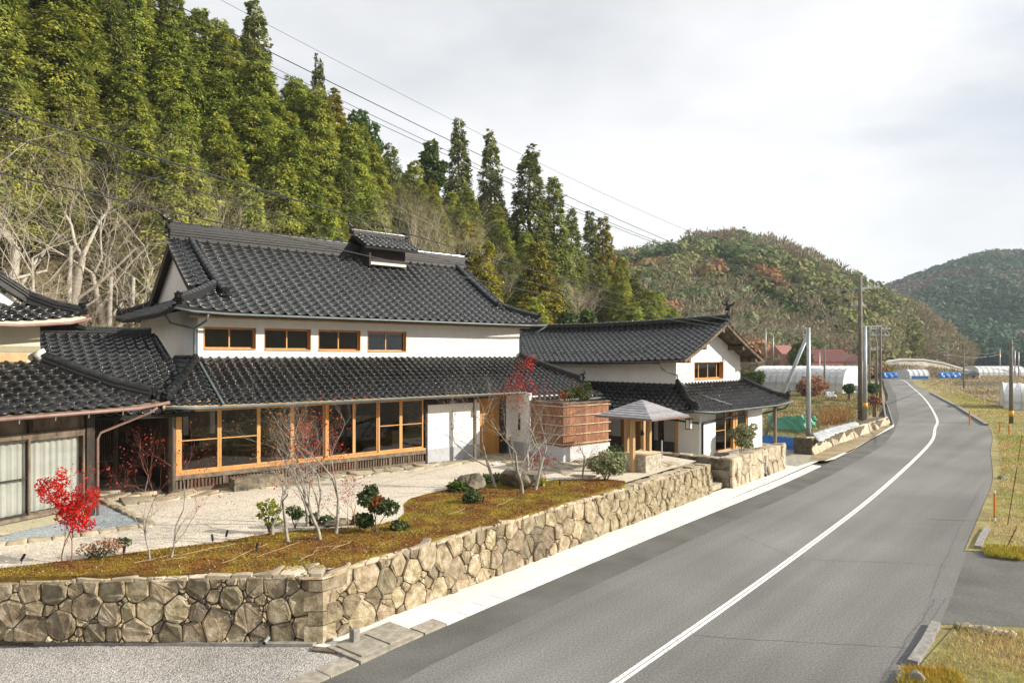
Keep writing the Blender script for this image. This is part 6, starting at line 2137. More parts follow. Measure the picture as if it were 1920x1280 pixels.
shrub('shrub', at(553, 990), [(-.05, 0, .42, .14), (.1, 0, .35, .13), (0, .1, .3, .12)], 420, .07, 'dark_bush', 'small dark green shrub touching the many-stemmed maple on its left', 4, 2)
shrub('shrub', at(705, 998), [(-.22, 0, .80, .22), (.05, .05, .62, .22), (.32, 0, .58, .20), (-.25, 0, .28, .18), (-.1, 0, .98, .15)], 1500, .085, 'dark_bush', 'broad dark green shrub with a reddish middle right of the many-stemmed maple', 6, 3, extra=([(-.02, 0, .72, .18)], 260, 'rust_leaf'))
shrub('shrub', at(185, 1046), [(-.28, 0, .18, .15), (.0, 0, .22, .17), (.28, 0, .24, .15), (.15, .1, .3, .12), (.42, 0, .28, .1)], 380, .05, 'dry_leaf', 'low spreading shrub with small reddish leaves right of the red maple', 6, 4, extra=([(-.1, 0, .12, .16), (.1, 0, .08, .2)], 300, 'dark_bush'))
shrub('shrub', at(1136, 900), [(-.35, 0, .55, .30), (.25, 0, .55, .32), (0, 0, .75, .28), (.5, .1, .72, .26), (-.1, -.1, .40, .25), (.35, -.1, .4, .25)], 2600, .085, 'cream_leaf', 'rounded shrub with pale variegated leaves at the tip of the moss bed', 7, 5)
shrub('shrub', at(1168, 868), [(-.3, 0, .45, .3), (.2, 0, .5, .3)], 1100, .09, 'dark_bush', 'dark shrub tucked against the left side of the well', 5, 6)
shrub('shrub', at(885, 943), [(0, 0, .2, .22), (.1, 0, .15, .16), (-.12, 0, .14, .15)], 700, .07, 'dark_bush', 'low dark green cushion shrub in front of the left rock', 4, 7)
shrub('fern', at(856, 921), [(0, 0, .12, .2), (.15, 0, .12, .15), (-.15, 0, .1, .12)], 360, .13, 'green_bush', 'green fern at the left foot of the left rock', 3, 8, 'fern')
shrub('fern', at(1008, 911), [(0, 0, .12, .2), (-.2, 0, .1, .15), (.15, 0, .1, .12)], 360, .12, 'lime_leaf', 'yellow-green fern at the right foot of the right rock', 3, 9, 'fern')
shrub('fern', at(935, 905), [(-.4, 0, .1, .2), (0, 0, .14, .2), (.3, 0, .1, .15)], 600, .1, 'green_bush', 'green ground plants between the two rocks', 3, 10, 'plant')
shrub('shrub', at(744, 993), [(0, 0, .1, .14), (.15, 0, .08, .12)], 240, .09, 'dark_bush', 'lowest broad-leaved plant at the right foot of the broad dark shrub', 3, 11)
shrub('shrub', at(612, 983), [(-.3, 0, .12, .16), (.05, 0, .1, .14), (.8, .1, .1, .16), (1.0, 0, .1, .14)], 700, .09, 'dark_bush', 'dark green plants around the flat mossy rock', 4, 12)
shrub('shrub', B(2.0, -.9, -.3), [(-.3, 0, .95, .28), (.1, 0, 1.15, .28), (.4, .1, .9, .26), (0, -.1, .6, .3), (.3, 0, .5, .25), (.55, 0, 1.25, .16)], 1900, .10, 'cream_leaf', 'bushy variegated shrub in front of the glazed doors of the gabled house', 7, 13)
shrub('shrub', A(14.6, -2.2, 1.4), [(0, 0, 1.15, .25), (.35, .2, 1.25, .3), (.6, 0, 1.1, .25), (.75, 0, 1.5, .16)], 900, .10, 'green_bush', 'shrub with green and orange leaves rising behind the bark fence', 6, 14, extra=([(-.25, -.1, 1.15, .2)], 160, 'rust_leaf'))
shrub('shrub', at(232, 1036), [(0, 0, .24, .10), (.1, 0, .22, .08), (-.1, 0, .24, .07)], 200, .05, 'dark_bush', 'tiny dark plant on the moss edge left of the slender maple', 3, 15)

# rocks
def rock(base, w, d, h, label, seed, m='rock', rot=0, moss=False, box=False):
    bm = bmesh.new()
    if box:
        bmesh.ops.create_cube(bm, size=1)
        bmesh.ops.subdivide_edges(bm, edges=bm.edges, cuts=5, use_grid_fill=True)
    else:
        bmesh.ops.create_icosphere(bm, subdivisions=4, radius=.5)
    r_ = random.Random(seed)
    pl_ = [(Vector((r_.gauss(0, 1), r_.gauss(0, 1), r_.gauss(.3, .7))).normalized(), r_.uniform(.28, .42)) for _ in range(9)]
    for v in bm.verts:
        if not box:
            for n_, o_ in pl_:      # planar breaks
                k = v.co.dot(n_) - o_
                if k > 0: v.co -= n_ * k
        nz = noise.noise(v.co * 3.1 + Vector((seed, 0, 0))) * .05 + noise.noise(v.co * 9 + Vector((0, seed, 0))) * .02
        v.co += v.co.normalized() * nz
        v.co.x *= w; v.co.y *= d; v.co.z *= h
        v.co.z += h * .38
    me = bpy.data.meshes.new('garden_rock')
    bm.to_mesh(me); bm.free()
    me.materials.append(M[m])
    o = obj('garden_rock', me)
    o.location = base
    o.rotation_euler = (0, 0, rot)
    return tag(o, label, 'rock')
rock(at(884, 917), .95, .7, .62, 'pointed brown garden rock on the moss, left of its wider neighbour', 3, rot=.4)
rock(at(978, 913), 1.55, .9, .72, 'wide garden rock behind the tall maple stems', 8, rot=-.3)
rock(at(635, 984), .9, .35, .22, 'flat dark mossy rock behind the many-stemmed maple', 5, rot=.5)
rock(A(2.35, -.62, 0), 1.55, .55, .42, 'long rough stepping block of pale stone below the window band', 9, 'rock', R(90 - 50.2), box=True)
rock(at(0, 1004), .35, .3, .12, 'round pale stepping stone on the blue gravel at the left edge', 4, 'capstone')
rock(at(928, 872), .3, .2, .14, 'small white stone on the path edge near the entrance', 6, 'plaster')

# moss tufts, fallen leaves and twigs
def scatter_poly(poly, n, r_):
    xs = [p[0] for p in poly]; ys = [p[1] for p in poly]
    out = []
    while len(out) < n:
        x, y = r_.uniform(min(xs), max(xs)), r_.uniform(min(ys), max(ys))
        if inside(x, y, poly): out.append((x, y))
    return np.array(out)
P2 = scatter_poly(moss_poly, 30000, rs)
r_ = np.random.default_rng(9)
n = len(P2)
P = np.concatenate([P2, np.full((n, 1), .012)], 1)
D = unit(np.stack([r_.normal(size=n) * .6, r_.normal(size=n) * .6, np.ones(n) * .55], 1))
S = r_.uniform(.015, .045, n)
V, Fc = rhombi(P, D, S, S * .4, r_)
a = vnoise(P2[:, 0], P2[:, 1], .9, 2.2)
t = np.clip(a * 2.4 + .30 + r_.normal(size=n) * .25, 0, 1)[:, None]
col = np.array([.26, .095, .022]) * (1 - t) + np.array([.30, .24, .02]) * t
col *= r_.uniform(.6, 1.35, (n, 1))
pale = r_.random(n) < .05
col[pale] = np.array([.42, .30, .17])
o = obj('moss', np_mesh('moss', V, Fc, M['stuffleaf'], col=np.repeat(col, 4, axis=0)))
tag(o, 'rusty green moss tufts and fallen leaf litter of the garden bed', 'moss', kind='stuff')
mb = MB()      # pale string lines and twigs lying on the moss
for (x0, y0, x1, y1) in [(480, 1045, 560, 1017), (415, 1057, 500, 1020), (340, 1040, 440, 1020), (560, 1052, 600, 1030), (300, 1052, 350, 1044), (930, 950, 960, 935), (840, 965, 870, 955), (620, 1030, 660, 1015), (250, 1056, 330, 1040), (590, 1028, 640, 1022)]:
    p_, q_ = at(x0, y0, .03), at(x1, y1, .03)
    pts = [p_.lerp(q_, i / 5) + Vector((rs.uniform(-.03, .03), rs.uniform(-.03, .03), rs.uniform(.0, .02))) for i in range(6)]
    mb.tube(pts, .0045, 4)
o = mb.build('fallen_twigs', M['bamboo'])
tag(o, 'thin pale twigs and strings lying across the moss bed', 'twigs', kind='stuff')

# garden spotlights
sl_labels = ['leftmost garden spotlight, tilted on its spike at the edge of the moss', 'garden spotlight hidden by the tiny plant left of the slender maple',
             'left one of two spotlights on the gravel edge right of the slender maple', 'right one of two spotlights on the gravel edge right of the slender maple',
             'garden spotlight amid the moss near the wall, left of the many-stemmed maple', 'garden spotlight beside the low dark cushion shrub', 'garden spotlight on the moss below the bark fence']
for (px, py), lab, tilt in zip([(40, 1056), (232, 1040), (399, 1018), (424, 1010), (481, 1034), (905, 944), (1050, 912)], sl_labels, [.5, .1, -.25, .2, .1, .3, -.1]):
    b = at(px, py)
    t = empty('garden_spotlight', b, lab, 'spotlight', 'garden spotlights')
    d = Vector((tilt, .2, 1)).normalized()
    MB().tube([b, b + Vector((0, 0, .07))], .008, 5).build('spike', M['black'], t)
    c = b + Vector((0, 0, .07))
    MB().tube([c - d * .01, c + d * .13], .027, 8).build('lamp_head', M['black'], t)

# stub posts, pipe and wire hoop by the wall corner
for (px, py), h_, lab in (((665, 1207), .30, 'front small square stone marker post on the pavement by the wall corner'), ((688, 1166), .27, 'rear small square stone marker post on the pavement by the wall corner')):
    b = at(px, py, ZR)
    t = empty('marker_post', b, lab, 'post')
    fr = Fr(b.x, b.y, 40)
    mb = MB().box(fr, -.07, .07, -.07, .07, ZR, ZR + h_ - .02)
    mb.add([fr(-.07, -.07, ZR + h_ - .02), fr(.07, -.07, ZR + h_ - .02), fr(.07, .07, ZR + h_ - .02), fr(-.07, .07, ZR + h_ - .02),
            fr(-.05, -.05, ZR + h_), fr(.05, -.05, ZR + h_), fr(.05, .05, ZR + h_), fr(-.05, .05, ZR + h_)],
           [(4, 5, 6, 7), (0, 1, 5, 4), (1, 2, 6, 5), (2, 3, 7, 6), (3, 0, 4, 7)])
    mb.build('post', M['greyconc'], t)
b = at(497, 1205, ZR + .06)
t = empty('drain_pipe', b, 'white plastic drain pipe end sticking out at the foot of the stone wall', 'pipe')
MB().tube([b + Vector((.02, .12, .05)), b + Vector((0, -.05, .02))], .038, 10, cap=False).build('pipe', M['steel'], t, True)
MB().tube([b + Vector((.02, .10, .045)), b + Vector((0, -.048, .02))], .032, 10).build('pipe_mouth', M['black'], t)
# slim posts near the passage and the pole left of the second wall
b = along(1435, 30.9, ZR)
t = empty('slim_post', along(1436, 30.7, ZR), 'slim grey metal post standing on the pavement before the second stone wall', 'post')
b = along(1436, 30.7, ZR)
MB().tube([b, b + Vector((0, 0, .95))], .035, 8).build('post', M['steel'], t)
MB().tube([b, b + Vector((0, 0, .12))], .05, 8).build('post_base', M['black'], t)
b = along(1241, 27.6, -.36)
t = empty('slim_post', b, 'short silver pipe post beside the right corner of the well', 'post')
MB().tube([b, b + Vector((0, 0, 1.1))], .03, 8).build('post', M['steel'], t)

# ------------------------------------------------------------------ right verge
b = at(1865, 977, ZR)
t = empty('road_marker', b, 'orange road delineator with white top at the right edge of the road', 'road marker')
MB().tube([b, b + Vector((0, 0, .14))], .035, 8).build('marker_base', M['whitepl'], t)
MB().tube([b + Vector((0, 0, .14)), b + Vector((0, 0, .17))], .037, 8).build('marker_ring', M['black'], t)
MB().tube([b + Vector((0, 0, .17)), b + Vector((0, 0, .92))], .035, 8).build('marker_post', M['orange'], t)
MB().tube([b + Vector((0, 0, .92)), b + Vector((0, 0, 1.0))], .036, 8).build('marker_cap', M['whitepl'], t)
for (px, py, pt), lab in zip([(1818, 797, 770), (1874, 812, 790), (1892, 815, 797)], ['orange stake at the far right verge, leftmost of three', 'orange stake at the far right verge, before the brown pole', 'orange stake at the far right verge, rightmost of three']):
    b = at(px, py, ZR)
    t = empty('orange_stake', b, lab, 'stake')
    MB().tube([b, b + Vector((0, 0, zat(pt, b.y) - ZR))], .05, 6).build('stake', M['orange'], t)
for (x0, y0, x1, y1, z1), lab in zip([(1889, 985, 1907, 875, 0), (1886, 1029, 1906, 988, 0), (1908, 868, 1916, 815, 0)],
        ['long rusty iron rod standing in the right verge', 'short leaning rusty rod nearest the side lane', 'rusty rod at the right edge of the photo, farthest back']):
    b = at(x0, y0, ZR)
    q_ = along(x1, b.y - .1, zat(y1, b.y - .1))
    t = empty('iron_rod', b, lab, 'rod')
    MB().tube([b, q_], .014, 5).build('rod', M['rust'], t)
    for k in range(4):
        c = b.lerp(q_, .15 + k * .22)
        MB().tube([c - Vector((.03, 0, 0)), c + Vector((.03, 0, .01))], .016, 5).build('rod_clamp', M['rust'], t)
rock(at(1880, 898, ZR), .45, .3, .22, 'grey stone in the grass of the right verge', 14, 'greyconc')
rock(at(1722, 1282, ZR), .3, .3, .25, 'round concrete kerb end half hidden in yellow grass at the bottom edge', 15, 'greyconc')
for i in range(9):
    px, py = 1795 + i * 13, 1176 + i * 2.2 + rs.uniform(-1, 1)
    rock(at(px, py + 2, ZR), rs.uniform(.14, .24), .14, rs.uniform(.12, .2), ['first', 'second', 'third', 'fourth', 'fifth', 'sixth', 'seventh', 'eighth', 'ninth'][i] + ' edging stone from the left in the row below the side lane', 20 + i, 'capstone')
verge1 = [(6.4, 11.2), (6.5, 2), (30, 2), (30, 11.5), (14, 13.0), (9.6, 13.55), (8.95, 13.75)]
verge2p = offset_line(rp_, -.06)
vp = [(p.x, p.y) for p in verge2p if 18.8 < p.y < 190]
vp_out = [(x + 2.6 + (y * .02), y - 1.2) for x, y in vp]
verge2 = [(13.2, 18.9)] + vp + vp_out[::-1] + [(30, 17.5), (24, 15.3), (17.0, 17.0)]
M['verge'] = mat('verge_turf', (0.22, 0.165, 0.07), (0.34, 0.31, 0.12), 1.3, 0.95, 0.05, 12, detail=9, big=(.5, .15))
ribbon('road_shoulder', offset_line(rp_, -.4), offset_line(rp_, 3.0), ZR - .008, M['verge'])
patch('grass_verge', verge1, ZR + .02, M['verge'])
patch('grass_verge', verge2, ZR + .015, M['verge'])
def grass(name, polys_n, seed, hmin, hmax, c1, c2, label, z=ZR + .02, green=None, cat='grass'):
    r_ = np.random.default_rng(seed)
    Ps = []
    for poly, n in polys_n: Ps.append(scatter_poly(poly, n, random.Random(seed)))
    P2 = np.concatenate(Ps)
    n = len(P2)
    dist = np.hypot(P2[:, 0], P2[:, 1])
    P = np.concatenate([P2, np.full((n, 1), z)], 1)
    D = unit(np.stack([r_.normal(size=n) * .55, r_.normal(size=n) * .55, np.ones(n)], 1))
    S = r_.uniform(hmin, hmax, n)
    wd = np.clip(dist * .0005, .004, .05)
    V, Fc = rhombi(P, D, S, wd * r_.uniform(.7, 1.4, n), r_)
    a = vnoise(P2[:, 0], P2[:, 1], .55, seed)
    t = np.clip(a * 2.2 + .42 + r_.normal(size=n) * .2, 0, 1)[:, None]
    col = np.array(c1) * (1 - t) + np.array(c2) * t
    col *= r_.uniform(.7, 1.3, (n, 1))
    o = obj(name, np_mesh(name, V, Fc, M['stuffleaf'], col=np.repeat(col, 4, axis=0)))
    return tag(o, label, cat, kind='stuff')
near2 = [(12.9, 18.7), (16.6, 23.6), (21.3, 29.8), (27.2, 38), (33, 46.5), (37, 46), (29, 33), (25, 24), (23, 17), (17, 17.1)]
far2 = [(33, 46.5), (37.2, 53.3), (46.8, 70.6), (61, 98), (64, 97), (51, 70), (41, 52), (37, 46)]
near1 = [(6.55, 11.3), (7.9, 12.6), (9.0, 13.65), (9.6, 13.4), (12.5, 12.9), (12.5, 9), (6.7, 9)]
grass('verge_grass', [(near1, 16000), (near2, 26000), (far2, 7000)], 71, .04, .13, (.56, .43, .20), (.36, .38, .11), 'short dry yellow and green grass of the verge right of the road')
tufts = [(12.75, 18.4), (13.4, 19.3), (14.2, 19.1), (14.6, 18.3), (13.4, 18.0)]
tufts2 = [(6.3, 11.15), (6.75, 11.75), (7.5, 11.6), (7.4, 10.9)]
grass('yellow_tufts', [(tufts, 2600), (tufts2, 2200)], 72, .08, .20, (.50, .27, .04), (.42, .36, .06), 'clumps of orange-yellow grass spilling over the right kerb')

# ------------------------------------------------------------------ fields and what stands on them
M['dryfield'] = mat('dry_field', (0.20, 0.155, 0.085), (0.36, 0.30, 0.185), 0.8, 0.95, 0.05, 6, detail=9, big=(.08, .2))
M['plot'] = mat('tilled_plot', (0.10, 0.075, 0.045), (0.18, 0.135, 0.085), 2.5, 0.95, 0.06, 8, detail=8)
M['greenfield'] = mat('weedy_field', (0.10, 0.11, 0.035), (0.27, 0.24, 0.11), 1.2, 0.95, 0.05, 6, detail=9)
zf_ = BASE + .05
patch('field', [at(1480, 850, zf_), at(1640, 790, zf_), at(1662, 757, zf_), at(1652, 716, zf_), at(1560, 708, zf_), at(1400, 720, zf_), at(1380, 780, zf_), at(1400, 850, zf_)], zf_, M['dryfield'])
patch('field', [at(1430, 840, zf_), at(1520, 845, zf_), at(1545, 800, zf_), at(1440, 785, zf_)], zf_ + .02, M['greenfield'])
patch('tilled_plot', [at(1480, 790, zf_), at(1600, 785, zf_), at(1595, 758, zf_), at(1540, 762, zf_)], zf_ + .03, M['plot'])
patch('field', [at(1905, 860, zf_), (55, 40), (120, 60), (230, 200), (113, 205), (92, 155), (76, 126), (63, 99), (49, 70), (40, 52)], zf_, M['dryfield'])
patch('tilled_plot', [at(1800, 745, zf_), at(1880, 752, zf_), at(1880, 765, zf_), at(1830, 760, zf_)], zf_ + .03, M['plot'])
patch('tilled_plot', [at(1790, 722, zf_), at(1885, 724, zf_), at(1885, 716, zf_), at(1790, 714, zf_)], zf_ + .03, mat('black_mulch', (.02, .03, .035), (.08, .10, .11), 1, .6, .05, 3))
patch('tilled_plot', [at(1790, 738, zf_), at(1880, 740, zf_), at(1880, 732, zf_), at(1770, 731, zf_)], zf_ + .03, M['plot'])
fp = [at(1438, 842, zf_), at(1500, 848, zf_), at(1600, 800, zf_), at(1650, 770, zf_), at(1650, 725, zf_), at(1480, 735, zf_), at(1425, 780, zf_)]
grass('field_weeds', [([(p.x, p.y) for p in fp], 24000)], 73, .10, .35, (.40, .30, .16), (.15, .19, .06), 'dry weeds and stubble on the field left of the road', zf_)
fr_ = [(44, 56), (60, 60), (120, 110), (170, 180), (112, 190), (90, 150), (76, 126), (62, 98)]
grass('field_weeds', [(fr_, 22000)], 74, .15, .5, (.42, .31, .17), (.24, .20, .08), 'straw-coloured stubble on the fields right of the road', zf_)
cs_ = [at(1535, 800, zf_), at(1590, 795, zf_), at(1592, 775, zf_), at(1545, 778, zf_)]
grass('corn_stubble', [([(p.x, p.y) for p in cs_], 1500)], 75, .5, 1.1, (.42, .27, .11), (.30, .17, .07), 'heap of dry brown stalks on the field in front of the tilled plot', zf_, cat='stalks')

# blue tarp along the driveway, green net, low wall under plastic
def sheet(name, pts_bot, pts_top, m, label, cat, wob=.05, nx=24, nz=6, thick=.02):
    r_ = random.Random(5)
    V, Fs = [], []
    def ev(pl_, t):
        k = t * (len(pl_) - 1); i = min(int(k), len(pl_) - 2)
        return Vector(pl_[i]).lerp(Vector(pl_[i + 1]), k - i)
    for i in range(nx + 1):
        for j in range(nz + 1):
            p = ev(pts_bot, i / nx).lerp(ev(pts_top, i / nx), j / nz)
            p += Vector((0, math.sin(i * 1.9 + j) * wob + r_.uniform(-1, 1) * wob * .5, r_.uniform(-1, 1) * wob * .2))
            V.append(p)
    for i in range(nx):
        for j in range(nz):
            q = i * (nz + 1) + j
            Fs.append((q, q + nz + 1, q + nz + 2, q + 1))
    o = MB().add(V, Fs).build(name, m, None, True)
    md = o.modifiers.new('thickness', 'SOLIDIFY'); md.thickness = thick
    return tag(o, label, cat)
def onr(px, Y, py): return along(px, Y, zat(py, Y))
sheet('blue_tarp', [onr(1425, 40.5, 852), onr(1470, 39.5, 856), onr(1519, 38.2, 853)], [onr(1425, 41, 815), onr(1470, 40, 818), onr(1519, 38.6, 823)], M['bluetarp'], 'crumpled blue tarp hung as a low fence beyond the end of the stone wall', 'tarp', .08)
sheet('green_net', [onr(1440, 52, 800), onr(1480, 50, 812), onr(1515, 48, 806), onr(1530, 50, 795)], [onr(1440, 53, 775), onr(1455, 52, 782), onr(1500, 49, 778), onr(1530, 50.5, 780)], M['greennet'], 'green crop net draped over plants behind the timber eave post', 'net', .25)
sheet('plastic_sheet', [at(1536, 828, -.45), at(1570, 812, -.55), at(1612, 798, -.68)], [at(1522, 812, -.32), at(1560, 800, -.42), at(1605, 789, -.6)], mat('clear_plastic', (.30, .34, .38), (.60, .61, .60), 2, .35, .05, 6), 'wrinkled translucent plastic sheet spread over the low masonry wall', 'plastic sheet', .1)
mw = empty('masonry_wall', at(1560, 840, ZR), 'low curved bank wall of pale rough masonry running beside the road beyond the driveway', 'wall')
pts = [at(1524, 853, ZR), at(1540, 846, ZR), at(1560, 836, ZR), at(1600, 822, ZR), at(1640, 806, ZR), at(1668, 793, ZR)]
sm = smooth_line(pts, 3)
for i in range(len(sm) - 1):
    a_, b_ = sm[i], sm[i + 1]
    d_ = (b_ - a_).normalized(); n_ = Vector((d_.y, -d_.x, 0))
    ln_ = (b_ - a_).length
    h_ = .95 - .5 * i / len(sm)
    g = lambda s, t, dd: Vector((a_.x + d_.x * s + n_.x * (dd - t * .35), a_.y + d_.y * s + n_.y * (dd - t * .35), ZR + t))
    V, Fs, c = stone_geo([(0, -.05), (ln_, -.05), (ln_, h_), (0, h_)], g, rs, .01, .05, .10, .03)
    MB().add(V, Fs).build('stone_block', M['capstone'], mw, True)
mb = MB()
for i in range(len(sm) - 1):
    a_, b_ = sm[i], sm[i + 1]
    d_ = (b_ - a_).normalized(); n_ = Vector((d_.y, -d_.x, 0))
    h_ = .9 - .5 * i / len(sm)
    mb.prism([a_ - n_ * .05, b_ - n_ * .05, b_ - n_ * 1.0, a_ - n_ * 1.0], ZR - .1, ZR + h_)
mb.build('wall_core', M['joint'], mw)
patch('bank_strip', [(p.x, p.y) for p in sm] + [at(1668, 800, ZR), at(1600, 846, ZR), at(1560, 862, ZR), at(1515, 866, ZR)], ZR + .02, M['dryfield'])
ribbon('kerb', [at(1545, 866, ZR), at(1600, 842, ZR), at(1676, 801, ZR)], [at(1565, 862, ZR), at(1612, 838, ZR), at(1676, 796, ZR)], ZR + .05, M['concrete'])
dt = empty('drain_trough', at(1668, 775, ZR), 'open concrete drain trough beside the road at the foot of the utility poles', 'drain')
MB().prism([at(1660, 790, ZR), at(1663, 790, ZR), at(1658, 755, ZR), at(1655, 755, ZR)], ZR - .1, ZR + .12).build('trough_side', M['greyconc'], dt)
MB().prism([at(1674, 797, ZR), at(1676, 796, ZR), at(1662, 753, ZR), at(1661, 754, ZR)], ZR - .1, ZR + .12).build('trough_side', M['greyconc'], dt)
patch('drain_water', [at(1663, 789, ZR), at(1673, 795, ZR), at(1661, 755, ZR), at(1658, 756, ZR)], ZR + .03, M['darkwood'], dt, None)

def tunnel(name, p0, p1, wdt, h, label, nrib=14, blue=False):
    """plastic tunnel greenhouse: film hull with hoops and a base rail; p0-p1 is its near long foot"""
    p0, p1 = Vector(p0), Vector(p1)
    d = (p1 - p0); ln_ = d.length; d.normalize(); n_ = Vector((-d.y, d.x, 0))
    if n_.y < 0: n_ = -n_
    t = empty(name, (p0 + p1) / 2, label, 'greenhouse')
    def arc(s, k, m_=12, sc=1.0):
        a_ = math.pi * k / m_
        return p0 + d * s + n_ * (wdt / 2 - wdt / 2 * sc * math.copysign(abs(math.cos(a_)) ** .7, math.cos(a_))) + Vector((0, 0, h * sc * math.sin(a_) ** .65))
    V, Fs = [], []
    ns, m_ = 28, 12
    for i in range(ns + 1):
        for k in range(m_ + 1): V.append(arc(ln_ * i / ns, k) + Vector((0, 0, -.04 * h * abs(math.sin(math.pi * i * nrib / ns)))))
    for i in range(ns):
        for k in range(m_):
            q = i * (m_ + 1) + k
            Fs.append((q, q + 1, q + m_ + 2, q + m_ + 1))
    Fs.append(tuple(range(m_ + 1)))
    Fs.append(tuple(ns * (m_ + 1) + k for k in range(m_ + 1))[::-1])
    MB().add(V, Fs).build('film', M['film'], t, False)
    for i in range(nrib + 1):
        MB().tube([arc(ln_ * i / nrib, k, 12, 1.012) for k in range(13)], .035, 4, False).build('hoop', M['rib'], t)
    MB().beam(p0 + Vector((0, 0, h * .32)) - n_ * .12, p1 + Vector((0, 0, h * .32)) - n_ * .12, .04, .06).build('rail', M['rib'], t)
    if blue: MB().box(Fr(p0.x, p0.y, math.degrees(math.atan2(d.x, d.y))), ln_ * .1, ln_ * .9, -.1, -.06, p0.z, p0.z + h * .35).build('door_sheet', M['bluetarp'], t)
    return t
tunnel('greenhouse', onr(1410, 112, 731), onr(1580, 99, 737), 6.5, 3.9, 'long white plastic tunnel greenhouse left of the road, beyond the blue tarp')
tunnel('greenhouse', onr(1882, 70, 770), onr(2060, 66, 782), 5.5, 2.9, 'white plastic tunnel greenhouse cut by the right edge of the photo', 10)
tunnel('greenhouse', onr(1706, 158, 711), onr(1744, 158, 711), 5, 2.3, 'small clear dome greenhouse with a blue sheet at the far road bend', 4, True)
tunnel('greenhouse', onr(1836, 190, 705), onr(1925, 190, 705), 8, 2.8, 'low whitish tunnel greenhouse at the foot of the far mountain', 9)

# far embankment with a white coping
em = empty('embankment', along(1745, 175, BASE), 'straw-coloured embankment with a curved white coping behind the far road bend', 'embankment')
top = [(1640, 686, 176), (1660, 677, 176), (1690, 672.5, 176), (1730, 673, 176), (1765, 679, 176), (1800, 689, 176), (1838, 702, 176)]
V, Fs = [], []
nb = 0
bm_ = []
for px, py, Y in top:
    bm_.append((onr(px, Y - 7, 710 if px < 1800 else 708), onr(px, Y, py + 2), onr(px, Y, py)))
for i, (a_, b_, c_) in enumerate(bm_):
    a_ = Vector((a_.x, a_.y, BASE))
    V += [a_, b_, Vector((b_.x, b_.y + 5, b_.z)), Vector((b_.x, b_.y + 5, BASE))]
    if i:
        q = 4 * (i - 1)
        Fs += [(q, q + 4, q + 5, q + 1), (q + 1, q + 5, q + 6, q + 2), (q + 2, q + 6, q + 7, q + 3)]
MB().add(V, Fs).build('slope_face', mat('straw_slope', (.26, .22, .15), (.50, .47, .40), .5, .9, .2, .8, detail=8), em, True)
mb = MB()
for i in range(len(bm_) - 1): mb.beam(bm_[i][1] + Vector((0, -.1, .15)), bm_[i + 1][1] + Vector((0, -.1, .15)), .8, .45)
mb.build('coping', M['plaster'], em)
r_ = np.random.default_rng(4)
n = 2600
px = r_.uniform(1650, 1830, n); tt = r_.random(n)
hh_ = np.interp(px, [1640, 1690, 1765, 1838], [4.6, 5.0, 3.6, .6]) 
P = np.stack([(px - 960) / F * (168 + tt * 6), 168 + tt * 6, BASE + tt * hh_ * .6], 1)
D = unit(np.stack([r_.normal(size=n) * .5, r_.normal(size=n) * .3 - .2, np.ones(n)], 1))
S = r_.uniform(.5, 1.3, n)
V, Fc = rhombi(P, D, S, S * .08, r_)
cc_ = np.array([[.34, .22, .16], [.40, .34, .24], [.18, .20, .08]])[r_.integers(0, 3, n)]
o = obj('reeds', np_mesh('reeds', V, Fc, M['stuffleaf'], col=np.repeat(cc_, 4, axis=0)))
tag(o, 'reddish dry reeds growing in front of the straw-coloured embankment', 'reeds', kind='stuff')
for (x0, x1), lab in zip([(1653, 1700), (1760, 1808)], ['left stretch of blue sheet at the foot of the embankment behind the poles', 'right stretch of blue sheet at the foot of the embankment beside the grey hut']):
    sheet('blue_sheet', [onr(x0, 165, 708), onr(x1, 165, 708)], [onr(x0, 166, 697), onr(x1, 166, 698)], M['bluetarp'], lab, 'tarp', .3, 14, 4)
hu = empty('hut', along(1824, 160, BASE), 'small grey hut with a low gable roof right of the embankment', 'hut')
hf = Fr((1815 - 960) / F * 160, 160, 90)
MB().box(hf, 0, 2.6, 0, 2.5, BASE, 1.35 + BASE).build('wall', M['greyconc'], hu)
MB().extrude([hf(-.3, -.2, BASE + 1.3), hf(2.9, -.2, BASE + 1.3), hf(1.3, -.2, BASE + 2.1)], Vector((0, 3, 0))).build('roof', M['gutter_grey'], hu)
MB().box(hf, 1.0, 1.6, -.05, 0, BASE + .5, BASE + 1.0).build('window', M['black'], hu)

# red-roofed house and its shed
rh = empty('red_roof_house', along(1540, 132, BASE), 'long farmhouse with weathered red tile roof behind the white greenhouse', 'house')
def rp3(px, Y, z): return along(px, Y, z)
MB().prism([along(1498, 134), along(1592, 128), along(1592, 138), along(1498, 142)], BASE, 1.9).build('wall', M['oldwood'], rh)
def roof2(px0, px1, Y0, Y1, ze, zr_, dep, name='roof'):
    a_, b_ = along(px0, Y0, ze), along(px1, Y1, ze)
    d_ = Vector((0, dep, 0))
    mb = MB()
    r0_, r1_ = a_ + d_ + Vector((0, 0, zr_ - ze)), b_ + d_ + Vector((0, 0, zr_ - ze))
    dn = Vector((0, 0, -.25))
    mb.add([a_, b_, r1_, r0_, a_ + d_ * 2, b_ + d_ * 2, a_ + dn, b_ + dn, b_ + d_ * 2 + dn, a_ + d_ * 2 + dn],
           [(0, 1, 2, 3), (3, 2, 5, 4), (6, 7, 1, 0), (0, 3, 4, 9, 6), (1, 7, 8, 5, 2), (6, 9, 8, 7)])
    return mb.build(name, M['redroof'], rh)
roof2(1496, 1597, 131, 126, 3.0, 5.3, 4)
roof2(1498, 1596, 128, 123, 0.6, 2.8, 3.2, 'lower_roof')
roof2(1466, 1510, 140, 140, 4.6, 6.4, 4)
MB().prism([along(1470, 141), along(1506, 141), along(1506, 147), along(1470, 147)], BASE, 4.7).build('wall', M['shedwall'], rh)
mb = MB()
